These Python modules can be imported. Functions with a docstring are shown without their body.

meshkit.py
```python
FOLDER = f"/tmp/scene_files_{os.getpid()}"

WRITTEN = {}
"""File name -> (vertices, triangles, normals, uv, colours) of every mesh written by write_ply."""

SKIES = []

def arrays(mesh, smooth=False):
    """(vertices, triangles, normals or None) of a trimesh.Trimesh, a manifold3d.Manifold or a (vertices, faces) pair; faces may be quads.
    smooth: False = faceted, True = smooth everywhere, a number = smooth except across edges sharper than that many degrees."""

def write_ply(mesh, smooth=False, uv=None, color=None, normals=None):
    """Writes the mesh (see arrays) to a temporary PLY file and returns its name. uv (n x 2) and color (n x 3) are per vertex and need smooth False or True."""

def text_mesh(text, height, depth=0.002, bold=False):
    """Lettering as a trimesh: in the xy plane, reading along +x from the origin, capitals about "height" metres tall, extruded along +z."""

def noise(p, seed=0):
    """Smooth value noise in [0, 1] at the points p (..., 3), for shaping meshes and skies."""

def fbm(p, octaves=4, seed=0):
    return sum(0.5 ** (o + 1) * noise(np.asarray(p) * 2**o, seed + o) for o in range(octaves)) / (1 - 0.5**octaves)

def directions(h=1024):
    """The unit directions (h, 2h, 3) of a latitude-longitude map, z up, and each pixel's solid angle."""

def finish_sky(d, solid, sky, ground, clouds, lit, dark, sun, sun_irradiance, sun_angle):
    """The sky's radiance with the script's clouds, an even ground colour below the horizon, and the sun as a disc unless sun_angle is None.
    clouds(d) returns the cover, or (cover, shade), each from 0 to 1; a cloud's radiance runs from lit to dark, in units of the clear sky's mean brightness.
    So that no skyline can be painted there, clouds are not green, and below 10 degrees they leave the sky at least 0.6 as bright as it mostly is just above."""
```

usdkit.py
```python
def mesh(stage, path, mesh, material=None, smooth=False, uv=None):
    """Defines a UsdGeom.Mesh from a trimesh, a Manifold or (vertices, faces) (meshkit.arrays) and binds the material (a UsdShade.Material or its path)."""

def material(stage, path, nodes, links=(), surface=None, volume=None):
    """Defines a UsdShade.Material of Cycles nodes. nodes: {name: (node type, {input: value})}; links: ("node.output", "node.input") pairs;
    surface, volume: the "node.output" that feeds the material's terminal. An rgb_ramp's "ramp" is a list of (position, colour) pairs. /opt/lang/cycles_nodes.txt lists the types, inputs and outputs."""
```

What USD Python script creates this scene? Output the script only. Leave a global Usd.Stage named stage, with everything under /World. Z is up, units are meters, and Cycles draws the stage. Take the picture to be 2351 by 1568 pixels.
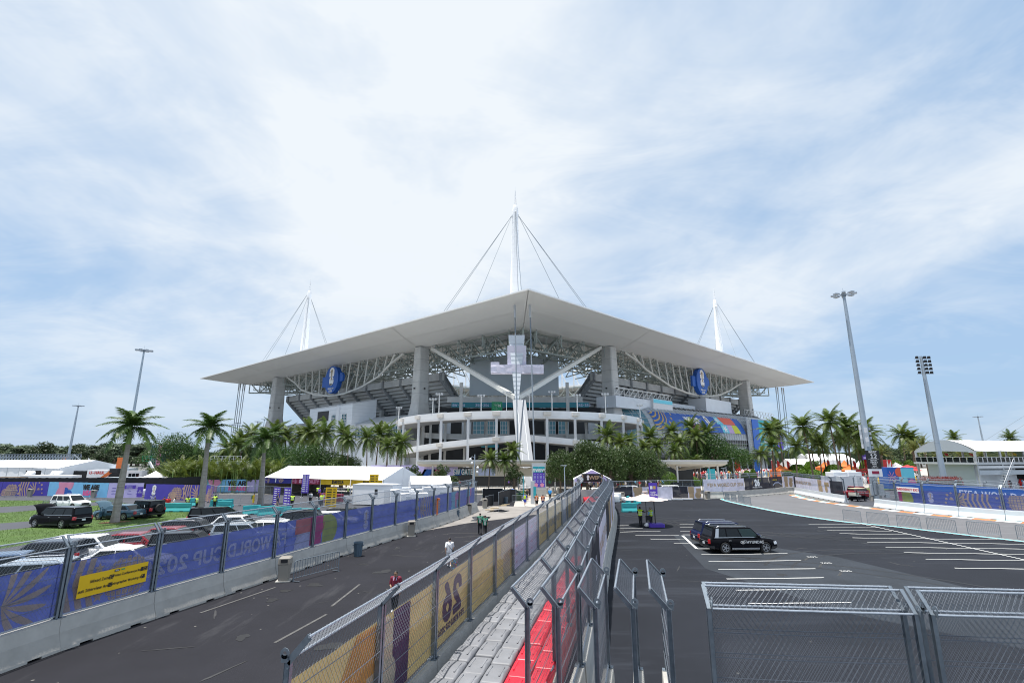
import math,random
import numpy as np,trimesh,manifold3d as m3,shapely
from shapely.geometry import Polygon,Point,box as sbox,LineString,MultiPolygon
from shapely import affinity
from shapely.ops import unary_union
from pxr import Usd,UsdGeom,UsdLux,UsdShade,Gf,Sdf,Vt
import usdkit,meshkit
stage = Usd.Stage.CreateInMemory()
UsdGeom.Xform.Define(stage,'/World')
PI = math.pi
R = random.Random(7)
# ---------------------------------------------------------------- camera, sky, sun, exposure
EYE = 6.85; FPX = 1135.0; PCX,PCY = 1175.5,784.0; PITCH = math.atan(261 / FPX)
cam = UsdGeom.Camera.Define(stage,'/World/camera')
cam.AddTranslateOp().Set(Gf.Vec3d(0,0,EYE)); cam.AddRotateXOp().Set(90 + math.degrees(PITCH))
cam.CreateHorizontalApertureAttr(36.0); cam.CreateFocalLengthAttr(36.0 * FPX / 2351.0)
cam.CreateClippingRangeAttr(Gf.Vec2f(0.1,20000.0))
cam.CreateExposureAttr(0.42)
SUN_EL,SUN_AZ = math.radians(80.0),math.atan2(-0.85,-0.25)
SKY_STRENGTH,SUN_INT = 0.10,1.25
sd = np.array([math.cos(SUN_EL) * math.sin(SUN_AZ),math.cos(SUN_EL) * math.cos(SUN_AZ),math.sin(SUN_EL)])
sun = UsdLux.DistantLight.Define(stage,'/World/sun_light')
sun.CreateIntensityAttr(SUN_INT); sun.CreateNormalizeAttr(True); sun.CreateAngleAttr(0.6); sun.CreateColorAttr(Gf.Vec3f(1,.965,.91))
rot = Gf.Rotation(Gf.Vec3d(0,0,1),Gf.Vec3d(*sd.tolist()))
sun.AddTransformOp().Set(Gf.Matrix4d().SetRotate(rot))
def sky_material():
    W = 6.5                                                        # cloud radiance, in the sky texture's own units
    n = {"tc": ("texture_coordinate",{}),"sep": ("separate_xyz",{}),
         "sky": ("sky_texture",{"sky_type": "single_scattering","sun_disc": False,"sun_elevation": SUN_EL,"sun_rotation": SUN_AZ,"altitude": 10.0,"air_density": 1.0,"aerosol_density": 1.2,"ozone_density": 1.2}),
         "za": ("math",{"math_type": "maximum","value2": 0.0}),"zb": ("math",{"math_type": "add","value2": 0.22}),
         "dx": ("math",{"math_type": "divide"}),"dy": ("math",{"math_type": "divide"}),"pl": ("combine_xyz",{"z": 0.0}),
         "m1": ("mapping",{"scale": (1.0,0.75,1.0),"rotation": (0,0,0.6),"location": (SKYX,SKYY,0.3)}),
         "n1": ("noise_texture",{"scale": 1.0,"detail": 9.0,"roughness": 0.56,"distortion": 0.3}),
         "m2": ("mapping",{"scale": (0.8,1.3,1.0),"rotation": (0,0,-0.75),"location": (4.4,1.2,0)}),
         "n2": ("noise_texture",{"scale": 2.6,"detail": 10.0,"roughness": 0.62,"distortion": 0.7}),
         "r1": ("map_range",{"range_type": "smoothstep","from_min": 0.33,"from_max": 0.72,"to_min": 0.0,"to_max": 1.0}),
         "r2": ("map_range",{"range_type": "smoothstep","from_min": 0.36,"from_max": 0.75,"to_min": 0.0,"to_max": 0.36}),
         "ad": ("math",{"math_type": "add","use_clamp": True}),
         "nd": ("vector_math",{"math_type": "dot_product","vector2": (-.243,.719,.651)}),"nb": ("map_range",{"range_type": "smoothstep","from_min": .84,"from_max": 1.0,"to_min": -.10,"to_max": .40}),"ae": ("math",{"math_type": "add","use_clamp": True}),
         "hz": ("map_range",{"from_min": 0.0,"from_max": 0.30,"to_min": 0.42,"to_max": 1.0,"clamp": True}),
         "cv": ("math",{"math_type": "multiply","use_clamp": True}),
         "dn": ("map_range",{"from_min": 0.0,"from_max": 1.0,"to_min": 0.14,"to_max": 0.90,"clamp": True}),
         "base": ("mix",{"mix_type": "mix","fac": 0.76,"color2": (W * .41,W * .66,W * 1.0)}),
         "mx": ("mix",{"mix_type": "mix","color2": (W * 1.07,W * 1.12,W * 1.16)}),
         "bg": ("background_shader",{"strength": SKY_STRENGTH})}
    l = [("tc.generated","sep.vector"),("sep.z","za.value1"),("za.value","zb.value1"),
         ("sep.x","dx.value1"),("zb.value","dx.value2"),("sep.y","dy.value1"),("zb.value","dy.value2"),
         ("dx.value","pl.x"),("dy.value","pl.y"),("pl.vector","m1.vector"),("m1.vector","n1.vector"),
         ("pl.vector","m2.vector"),("m2.vector","n2.vector"),("n1.fac","r1.value"),("n2.fac","r2.value"),
         ("r1.result","ad.value1"),("r2.result","ad.value2"),("tc.generated","nd.vector1"),("nd.value","nb.value"),("ad.value","ae.value1"),("nb.result","ae.value2"),("ae.value","dn.value"),("za.value","hz.value"),
         ("dn.result","cv.value1"),("hz.result","cv.value2"),("sky.color","base.color1"),("base.color","mx.color1"),
         ("cv.value","mx.fac"),("mx.color","bg.color")]
    return usdkit.material(stage,'/World/Looks/sky_clouds',n,l,surface="bg.background")
SKYX,SKYY = 0.9,5.5
dome = UsdLux.DomeLight.Define(stage,'/World/sky')
UsdShade.MaterialBindingAPI.Apply(dome.GetPrim()).Bind(sky_material())
dome.GetPrim().SetCustomDataByKey('kind','structure')

# ---------------------------------------------------------------- helpers
def ray(x,y):
    u,v = (x - PCX) / FPX,-(y - PCY) / FPX
    c,s = math.cos(PITCH),math.sin(PITCH)
    return np.array([u,c - v * s,s + v * c])
def gp(x,y,z=0.0):                    # a pixel of the photograph -> the point of the plane z
    d = ray(x,y); return np.array([0,0,EYE]) + d * ((z - EYE) / d[2])
def at(x,y,Y):                        # a pixel of the photograph -> the point at depth Y
    d = ray(x,y); return np.array([0,0,EYE]) + d * (Y / d[1])
_n = {}
def numbered(parent,name):
    k = (str(parent),name); i = _n.get(k,-1) + 1; _n[k] = i
    return f"{parent}/{name}" if i == 0 else f"{parent}/{name}_{i:03d}"
def tag(p,label=None,cat=None,group=None,kind=None):
    p = p.GetPrim() if hasattr(p,'GetPrim') else p
    for k,v in (('label',label),('category',cat),('group',group),('kind',kind)):
        if v: p.SetCustomDataByKey(k,v)
    return p
def xf(x,loc,rz,sc):
    x.AddTranslateOp().Set(Gf.Vec3d(*[float(a) for a in loc])); x.AddRotateZOp().Set(float(math.degrees(rz))); x.AddScaleOp().Set(Gf.Vec3f(*[float(a) for a in sc]))
def thing(name,label,cat,loc=(0,0,0),rz=0.0,group=None,sc=(1,1,1),kind=None):
    x = UsdGeom.Xform.Define(stage,numbered('/World',name)); xf(x,loc,rz,sc)
    return tag(x,label,cat,group,kind)
_proto = {}
def place(key,builder,name,label,cat,loc,rz=0.0,group=None,sc=(1,1,1)):
    t = thing(name,label,cat,loc,rz,group,sc)
    if key not in _proto:
        builder(t); _proto[key] = t.GetPath()
    else:
        t.GetReferences().AddInternalReference(_proto[key]); t.SetInstanceable(True)
    return t
class MB:
    """collects shapes into one mesh"""
    def __init__(s): s.v,s.f,s.n = [],[],0
    def add(s,v,f):
        v = np.asarray(v,float); f = np.asarray(f,int)
        if f.shape[1] == 4: f = np.vstack([f[:,[0,1,2]],f[:,[0,2,3]]])
        s.v.append(v); s.f.append(f + s.n); s.n += len(v); return s
    def tm(s,m,mat=None):
        if hasattr(m,'to_mesh'):
            q = m.to_mesh(); v,f = np.array(q.vert_properties[:,:3]),np.array(q.tri_verts)
        else: v,f = np.array(m.vertices),np.array(m.faces)
        if mat is not None: v = v @ np.asarray(mat)[:3,:3].T + np.asarray(mat)[:3,3]
        return s.add(v,f)
    def box(s,c,d,rz=0.0,ry=0.0):
        x,y,z = [a / 2 for a in d]
        v = np.array([[a,b,e] for a in (-x,x) for b in (-y,y) for e in (-z,z)])
        if ry: v = v @ np.array([[math.cos(ry),0,math.sin(ry)],[0,1,0],[-math.sin(ry),0,math.cos(ry)]]).T
        if rz: v = v @ np.array([[math.cos(rz),-math.sin(rz),0],[math.sin(rz),math.cos(rz),0],[0,0,1]]).T
        return s.add(v + np.asarray(c,float),[[0,1,3,2],[4,6,7,5],[0,4,5,1],[2,3,7,6],[0,2,6,4],[1,5,7,3]])
    def bbox(s,a,b):
        a,b = np.minimum(a,b),np.maximum(a,b); return s.box((a + b) / 2,b - a)
    def bar(s,p,q,w,h=None,up=(0,0,1)):              # rectangular bar from p to q
        p,q = np.asarray(p,float),np.asarray(q,float); d = q - p; L = np.linalg.norm(d)
        if L < 1e-6: return s
        d = d / L; u = np.asarray(up,float)
        if abs(d @ u) > .98: u = np.array([1.,0,0])
        a = np.cross(d,u); a /= np.linalg.norm(a); b = np.cross(a,d); h = h or w
        v = [e + a * (i * w / 2) + b * (j * h / 2) for e in (p,q) for i,j in ((-1,-1),(1,-1),(1,1),(-1,1))]
        return s.add(v,[[3,2,1,0],[4,5,6,7],[0,1,5,4],[1,2,6,5],[2,3,7,6],[3,0,4,7]])
    def tube(s,pts,r,n=6,cap=True):
        pts = np.asarray(pts,float); m = len(pts); r = np.broadcast_to(r,m)
        t = np.gradient(pts,axis=0); t /= np.maximum(np.linalg.norm(t,axis=1,keepdims=True),1e-9)
        ref = np.eye(3)[int(np.argmin(np.abs(t).mean(0) + [0,.001,-.002]))]
        v = []
        for i in range(m):
            a = np.cross(t[i],ref); a /= np.linalg.norm(a); b = np.cross(t[i],a)
            ang = np.arange(n) / n * 2 * PI
            v.append(pts[i] + r[i] * (np.cos(ang)[:,None] * a + np.sin(ang)[:,None] * b))
        v = np.vstack(v); f = []
        for i in range(m - 1):
            for j in range(n):
                k = (j + 1) % n; f.append([i * n + j,i * n + k,(i + 1) * n + k,(i + 1) * n + j])
        s.add(v,f)
        if cap:
            for o in (0,(m - 1) * n):
                s.add(v[o:o + n],[[0,k,k + 1] for k in range(1,n - 1)])
        return s
    def loft(s,rings,close=True,cap=True):
        rings = [np.asarray(r,float) for r in rings]; n = len(rings[0]); v = np.vstack(rings); f = []
        for i in range(len(rings) - 1):
            for j in range(n if close else n - 1):
                k = (j + 1) % n; f.append([i * n + j,i * n + k,(i + 1) * n + k,(i + 1) * n + j])
        s.add(v,f)
        if cap:
            for r,o in ((rings[0],-1),(rings[-1],1)):
                c = r.mean(0); s.add(np.vstack([r,c]),[[j,(j + 1) % n,n][::o] for j in range(n)])
        return s
    def quad(s,a,b,c,d): return s.add([a,b,c,d],[[0,1,2,3]])
    def grid(s,fn,nu,nv):
        v = [fn(i / nu,j / nv) for j in range(nv + 1) for i in range(nu + 1)]
        return s.add(v,[[j * (nu + 1) + i,j * (nu + 1) + i + 1,(j + 1) * (nu + 1) + i + 1,(j + 1) * (nu + 1) + i] for j in range(nv) for i in range(nu)])
    def poly(s,p,z=0.0,fn=None):                       # flat shapely polygon as a sheet
        for g in (getattr(p,'geoms',None) or [p]):
            if g.is_empty or g.geom_type != 'Polygon': continue
            v,f = trimesh.creation.triangulate_polygon(g,engine='earcut')
            v = np.column_stack([v,np.full(len(v),z)])
            a = v[f[:,1]] - v[f[:,0]]; b = v[f[:,2]] - v[f[:,0]]
            f = np.where((a[:,0] * b[:,1] - a[:,1] * b[:,0] < 0)[:,None],f[:,::-1],f)
            s.add(np.array([fn(*q) for q in v]) if fn else v,f)
        return s
    def prism(s,p,z0,z1):
        for g in (getattr(p,'geoms',None) or [p]):
            m = trimesh.creation.extrude_polygon(g,z1 - z0,engine='earcut'); m.apply_translation([0,0,z0]); s.tm(m)
        return s
    def xform(s,M):
        M = np.asarray(M); s.v = [v @ M[:3,:3].T + M[:3,3] for v in s.v]; return s
    def arr(s): return np.vstack(s.v),np.vstack(s.f)
    def build(s,name,mat,parent='/World',smooth=False,kind=None,label=None):
        path = numbered(parent.GetPath() if hasattr(parent,'GetPath') else parent,name)
        m = usdkit.mesh(stage,path,s.arr(),MAT[mat],smooth=smooth)
        return tag(m,label=label,kind=kind)
def mesh(name,tm_,mat,parent,smooth=False,**k):
    return MB().tm(tm_).build(name,mat,parent,smooth,**k)
def solo(name,mb,mat,label,cat,group=None,kind=None,smooth=False):
    return tag(mb.build(name,mat,'/World',smooth),label,cat,group,kind)
def struct(name,mb,mat,kind='structure',smooth=False): return tag(mb.build(name,mat,'/World',smooth),kind=kind)
ORD0 = ['first','second','third','fourth','fifth','sixth','seventh','eighth','ninth','tenth','eleventh','twelfth','thirteenth','fourteenth','fifteenth','sixteenth','seventeenth','eighteenth','nineteenth','twentieth','twenty-first','twenty-second','twenty-third','twenty-fourth','twenty-fifth','twenty-sixth','twenty-seventh','twenty-eighth','twenty-ninth','thirtieth']
ORD = ORD0 + [t + o for t in ('thirty-','forty-','fifty-') for o in (ORD0[:9] + ['tenth'])]
# ---------------------------------------------------------------- materials
MAT = {}
def mat(name,c,rough=.6,metal=0.,var=0.,scale=3.,bump=0.,bscale=40.,spec=.5,coat=0.,streak=None,dots=None,rnd=0.):
    """principled material; var mixes two tones by noise at object scale, bump adds fine relief"""
    c = np.array(c,float)
    n = {"p": ("principled_bsdf",{"base_color": tuple(c),"roughness": rough,"metallic": metal,"specular_ior_level": spec,"coat_weight": coat})}
    l = []; col = None
    if var or bump or streak or dots: n["g"] = ("geometry",{})
    if var:
        n["no"] = ("noise_texture",{"scale": scale,"detail": 6.,"roughness": .6})
        n["ra"] = ("rgb_ramp",{"ramp": [(0.25,tuple(c * (1 - var))),(0.5,tuple(c)),(0.75,tuple(np.minimum(c * (1 + var),1)))]})
        l += [("g.position","no.vector"),("no.fac","ra.fac")]; col = "ra.color"
    if streak:                                            # directional wear: (tone, scale xyz, threshold, strength)
        n["sm"] = ("mapping",{"scale": streak[1]}); n["sn"] = ("noise_texture",{"scale": 1.,"detail": 8.,"roughness": .65})
        n["sr"] = ("map_range",{"from_min": streak[2],"from_max": streak[2] + .15,"to_min": 0.,"to_max": streak[3],"clamp": True})
        n["sx"] = ("mix",{"mix_type": "mix","color1": tuple(c),"color2": streak[0]})
        l += [("g.position","sm.vector"),("sm.vector","sn.vector"),("sn.fac","sr.value"),("sr.result","sx.fac")]
        if col: l.append((col,"sx.color1"))
        col = "sx.color"
    if dots:                                              # small pale specks: (tone, scale, size)
        n["vd"] = ("voronoi_texture",{"scale": dots[1],"randomness": 1.}); n["dr"] = ("math",{"math_type": "less_than","value2": dots[2]})
        n["dx"] = ("mix",{"mix_type": "mix","color1": tuple(c),"color2": dots[0]})
        l += [("g.position","vd.vector"),("vd.distance","dr.value1"),("dr.value","dx.fac")]
        if col: l.append((col,"dx.color1"))
        col = "dx.color"
    if rnd:
        n["oi"] = ("object_info",{}); n["rm"] = ("map_range",{"from_min": 0.,"from_max": 1.,"to_min": 1 - rnd,"to_max": 1 + rnd})
        n["hv"] = ("hsv",{"color": tuple(c)}); l += [("oi.random","rm.value"),("rm.result","hv.value")]
        if col: l.append((col,"hv.color"))
        col = "hv.color"
    if col: l.append((col,"p.base_color"))
    if bump:
        n["bn"] = ("noise_texture",{"scale": bscale,"detail": 4.,"roughness": .6}); n["bu"] = ("bump",{"strength": bump,"distance": .02})
        l += [("g.position","bn.vector"),("bn.fac","bu.height"),("bu.normal","p.normal")]
    MAT[name] = usdkit.material(stage,f'/World/Looks/{name}',n,l,surface="p.BSDF"); return name
def leafmat(name,c,c2,tr=.35,scale=.6,rough=.45):
    n = {"g": ("geometry",{}),"no": ("noise_texture",{"scale": scale,"detail": 5.,"roughness": .7}),
         "oi": ("object_info",{}),"rm": ("map_range",{"from_min": 0.,"from_max": 1.,"to_min": .8,"to_max": 1.2}),"hv": ("hsv",{}),
         "ra": ("rgb_ramp",{"ramp": [(.3,c),(.7,c2)]}),"p": ("principled_bsdf",{"roughness": rough,"specular_ior_level": .4}),
         "t": ("translucent_bsdf",{}),"mx": ("mix_closure",{"fac": tr})}
    l = [("g.position","no.vector"),("no.fac","ra.fac"),("ra.color","hv.color"),("oi.random","rm.value"),("rm.result","hv.value"),("hv.color","p.base_color"),("hv.color","t.color"),("p.BSDF","mx.closure1"),("t.BSDF","mx.closure2")]
    MAT[name] = usdkit.material(stage,f'/World/Looks/{name}',n,l,surface="mx.closure")
def clothmat(name,c,see=.12,tr=.3,rough=.55):          # printed mesh banner: a little see-through, a little translucent
    n = {"g": ("geometry",{}),"no": ("noise_texture",{"scale": 1.7,"detail": 4.}),"ra": ("rgb_ramp",{"ramp": [(.3,tuple(np.array(c) * .86)),(.7,tuple(np.minimum(np.array(c) * 1.12,1)))]}),
         "p": ("principled_bsdf",{"roughness": rough,"specular_ior_level": .35}),"t": ("translucent_bsdf",{}),"mx": ("mix_closure",{"fac": tr}),"e": ("transparent_bsdf",{}),"my": ("mix_closure",{"fac": see})}
    l = [("g.position","no.vector"),("no.fac","ra.fac"),("ra.color","p.base_color"),("ra.color","t.color"),("p.BSDF","mx.closure1"),("t.BSDF","mx.closure2"),("mx.closure","my.closure1"),("e.BSDF","my.closure2")]
    MAT[name] = usdkit.material(stage,f'/World/Looks/{name}',n,l,surface="my.closure")
def glassmat(name,tint,clear=.25,rough=.03):
    n = {"d": ("principled_bsdf",{"base_color": tint,"roughness": rough,"specular_ior_level": .35}),"t": ("transparent_bsdf",{"color": (.75,.85,.85)}),"m": ("mix_closure",{"fac": clear})}
    MAT[name] = usdkit.material(stage,f'/World/Looks/{name}',n,[("d.BSDF","m.closure1"),("t.BSDF","m.closure2")],surface="m.closure")
mat('ground',(.13,.13,.125),.9,var=.25,scale=.05,bump=.2)
mat('asphalt_new',(.017,.017,.022),.85,var=.28,scale=.22,bump=.5,bscale=60,spec=.22,streak=((.05,.05,.055),(.9,.16,1),.58,.6),dots=((.15,.145,.13),1.15,.055))
mat('asphalt_lot',(.014,.016,.022),.85,var=.3,scale=.16,bump=.45,bscale=60,spec=.22,streak=((.034,.039,.05),(.07,.5,1),.54,.8),dots=((.24,.23,.2),.55,.022))
mat('asphalt_patch',(.024,.029,.037),.75,var=.3,scale=.4,bump=.4,bscale=60,spec=.3,streak=((.08,.09,.095),(.5,1.6,1),.63,.8))
mat('asphalt_track',(.125,.125,.132),.9,var=.12,scale=.3,bump=.5,bscale=70,streak=((.17,.17,.175),(.2,.9,1),.55,.6))
mat('asphalt_old',(.25,.23,.21),.85,var=.22,scale=.35,bump=.4,bscale=30,streak=((.13,.12,.12),(.22,2.4,1),.52,.9))
mat('asphalt_lane',(.05,.053,.065),.8,var=.2,scale=.3,bump=.3,bscale=60)
mat('stain',(.009,.009,.010),.6,var=.4,scale=2.)
mat('scuff',(.034,.034,.036),.9,var=.5,scale=3.)
mat('cart_tan',(.46,.38,.25),.6)
mat('plaza',(.40,.375,.34),.85,var=.12,scale=.3,bump=.2)
mat('tactile',(.75,.58,.35),.8)
mat('water',(.015,.015,.017),.02,spec=1.)
mat('paint_white',(.62,.62,.60),.6,var=.10,scale=6.)
mat('paint_faded',(.085,.083,.08),.8,var=.5,scale=5.)
mat('paint_teal',(.10,.52,.56),.6,var=.08,scale=4.)
mat('paint_orange',(.56,.19,.06),.6,var=.12,scale=3.)
mat('grass',(.058,.108,.018),.9,var=.35,scale=.45,bump=1.,bscale=25,streak=((.11,.13,.035),(.35,.35,.35),.58,.5))
leafmat('grass_blade',(.05,.105,.014),(.11,.16,.028),.3,1.3)
mat('mulch',(.16,.07,.04),.95,var=.4,scale=8)
mat('concrete',(.40,.39,.365),.85,var=.14,scale=1.6,bump=.5,bscale=28,streak=((.30,.29,.27),(1.2,1.2,.7),.60,.6),dots=((.33,.32,.3),9.,.05))
mat('concrete_white',(.62,.635,.66),.7,var=.05,scale=1.2,bump=.25,bscale=28,streak=((.55,.55,.56),(.8,.8,.4),.62,.4))
mat('concrete_grey',(.50,.505,.50),.85,var=.13,scale=.4,bump=.3,bscale=8,streak=((.36,.36,.36),(1.,1.,.12),.58,.5))
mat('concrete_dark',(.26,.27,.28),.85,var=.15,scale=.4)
mat('galv',(.40,.44,.49),.4,metal=.6,var=.18,scale=9)
mat('galv_post',(.20,.235,.27),.42,metal=.6,var=.25,scale=6)
mat('galv_dark',(.20,.23,.26),.45,metal=.7,var=.25,scale=5)
mat('wire',(.17,.19,.22),.5,metal=.3)
mat('wire_cap',(.55,.57,.6),.4,metal=.5)
mat('steel_white',(.74,.74,.73),.55)
mat('steel_grey',(.50,.52,.54),.5,metal=.3)
mat('truss_cream',(.60,.60,.57),.6)
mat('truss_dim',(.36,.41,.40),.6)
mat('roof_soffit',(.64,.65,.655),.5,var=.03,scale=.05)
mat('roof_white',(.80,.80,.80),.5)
mat('mast_white',(.82,.82,.83),.5)
mat('panel_grey',(.40,.44,.48),.5,var=.04,scale=.3)
mat('board_grey',(.60,.67,.73),.6,var=.03,scale=.3)
mat('leg_shaded_grey',(.25,.265,.29),.6,var=.03,scale=.5)  # inclined leg: shade of the roof corner put into its base colour
mat('cladding',(.60,.64,.69),.5,var=.05,scale=.4)
mat('cladding_roof',(.40,.43,.46),.5)
mat('ramp_white',(.70,.71,.73),.55,var=.03,scale=.3)
mat('ramp_box',(.62,.59,.55),.7)
mat('dark',(.018,.019,.021),.6)
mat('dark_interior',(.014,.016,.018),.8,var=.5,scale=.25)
mat('speaker_cover',(.60,.58,.68),.75,var=.06,scale=.4)
mat('teal_band',(.02,.20,.26),.5)
mat('teal_bright',(.03,.36,.40),.5)
mat('canopy_cream',(.66,.62,.53),.6)
mat('tent_white',(.84,.84,.85),.55,var=.02,scale=.6)
mat('black_cloth',(.012,.012,.014),.8)
mat('parasol_cloth',(.56,.47,.43),.8)
mat('bin_taupe',(.24,.22,.19),.6)
mat('bin_blue',(.06,.095,.13),.45)
mat('rubber',(.012,.012,.013),.75)
mat('alloy',(.55,.56,.58),.28,metal=.85)
mat('chrome',(.75,.76,.78),.15,metal=.95)
mat('plastic_black',(.02,.02,.022),.5)
mat('red_lamp',(.35,.012,.015),.2,coat=.6)
mat('amber',(.6,.2,.02),.25)
mat('lamp_clear',(.65,.68,.72),.12)
mat('plate',(.65,.68,.7),.5)
for q_,c_ in enumerate(((.28,.19,.12),(.22,.15,.10),(.33,.24,.16))): mat(f'wood_{q_}',c_,.85,var=.25,scale=5)
mat('white',(.80,.80,.80),.5); mat('black',(.012,.012,.014),.5)
for nm,c in dict(car_black=(.006,.006,.008),car_navy=(.01,.015,.05),car_white=(.78,.79,.80),car_teal=(.075,.14,.19),car_red=(.22,.012,.02),car_grey=(.05,.058,.075),car_silver=(.33,.38,.44),car_blue=(.10,.15,.24),car_green=(.01,.05,.03)).items():
    mat(nm,c,.12,spec=.10 if max(c) < .06 else .5,metal=.25 if nm in ('car_silver','car_grey','car_teal','car_blue') else 0,coat=.0)
glassmat('car_glass',(.008,.011,.013),.06)
glassmat('car_glass_light',(.03,.05,.05),.45)
glassmat('window_teal',(.03,.10,.13),.05)
glassmat('window_sky',(.10,.22,.27),.03)
mat('skin_light',(.55,.34,.25),.5); mat('skin_mid',(.33,.19,.12),.5); mat('skin_dark',(.07,.04,.028),.5)
mat('hair_dark',(.012,.010,.009),.6); mat('hair_brown',(.08,.045,.025),.6); mat('hair_fair',(.3,.2,.1),.6)
for nm,c in dict(c_maroon=(.16,.012,.035),c_black=(.014,.014,.017),c_white=(.74,.74,.76),c_green=(.01,.16,.09),c_hivis=(.55,.80,.04),c_blue=(.02,.25,.62),c_navy=(.02,.03,.10),c_red=(.6,.02,.02),c_orange=(.50,.15,.05),c_yellow=(.75,.52,.02),c_purple=(.22,.11,.5),c_khaki=(.33,.26,.17),c_royal=(.04,.06,.45),c_sky=(.2,.5,.75),c_grey=(.2,.2,.22),c_teal=(.02,.25,.25)).items():
    mat(nm,c,.8)
clothmat('b_blue',(.085,.12,.42),.06,.34); clothmat('b_tan',(.43,.34,.30),.06,.2); clothmat('b_lav',(.42,.44,.68),.06,.2)
clothmat('b_coral',(.55,.16,.16),.08); clothmat('b_pink',(.50,.06,.22),.08); clothmat('b_green',(.36,.42,.10),.08); clothmat('b_cyan',(.22,.5,.68),.08); clothmat('b_mag',(.6,.25,.5),.08)
clothmat('b_gold',(.62,.47,.20),.03,.25); clothmat('b_cream',(.66,.60,.47),.03,.25); clothmat('b_amber',(.62,.33,.09),.03,.25); clothmat('b_purple',(.085,.035,.12),.03,.2); clothmat('b_lilac',(.58,.54,.74),.04,.25); clothmat('b_bluegrey',(.22,.27,.37),.08,.25)
clothmat('b_white',(.70,.67,.78),.02,.2); clothmat('b_black',(.018,.018,.028),.06,.1); clothmat('b_bronze',(.50,.36,.22),.02,.2)
for nm,c in dict(s_yellow=(.72,.45,.005),s_blue=(.012,.05,.42),s_navy=(.02,.02,.22),s_violet=(.075,.055,.40),s_purple=(.10,.05,.45),s_sky=(.20,.50,.78),s_pink=(.72,.12,.32),s_rose=(.68,.26,.40),s_lilac=(.55,.48,.78),s_tan=(.50,.33,.24),s_gold=(.55,.36,.12),s_red=(.55,.03,.03),s_crimson=(.28,.012,.05),s_green=(.02,.28,.12),s_teal=(.02,.32,.38),s_aqua=(.15,.58,.72),s_coral=(.75,.12,.06),s_lime=(.55,.60,.02),s_mauve=(.52,.36,.62),s_orange=(.75,.18,.04),s_paleblue=(.55,.62,.85),s_cocoa=(.30,.2,.1),s_deep=(.015,.10,.42)).items():
    mat(nm,c,.5,var=.06,scale=1.2)
mat('barrier_teal',(.03,.33,.35),.6,var=.08,scale=1.5)
mat('tecpro_grey',(.19,.195,.21),.55,var=.14,scale=2.,streak=((.27,.25,.23),(2.2,2.2,2.2),.62,.7),rnd=.10)
mat('tecpro_red',(.58,.015,.035),.4,var=.15,scale=2.,streak=((.25,.03,.03),(2.,2.,2.),.62,.8),rnd=.08)
mat('trunk_grey',(.30,.27,.24),.9,var=.2,scale=3.,bump=.5,bscale=12,streak=((.16,.14,.12),(.3,.3,9.),.52,.7))
mat('trunk_brown',(.16,.12,.09),.9,var=.3,scale=3.,bump=.6,bscale=10)
mat('palm_shaft',(.20,.30,.08),.5)
leafmat('frond_royal',(.032,.08,.014),(.085,.145,.03),.3,.5)
leafmat('frond_coco',(.04,.085,.014),(.13,.17,.035),.32,.35)
leafmat('frond_date',(.09,.13,.03),(.22,.22,.06),.3,.4)
leafmat('leaf_dark',(.018,.055,.010),(.055,.11,.02),.28,.6)
leafmat('leaf_olive',(.026,.056,.012),(.075,.115,.03),.28,.7)
leafmat('leaf_bright',(.06,.14,.012),(.13,.22,.02),.3,.8)
leafmat('leaf_areca',(.05,.09,.013),(.15,.18,.028),.3,.5)
leafmat('leaf_far',(.035,.06,.025),(.07,.10,.04),.2,.2)
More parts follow.
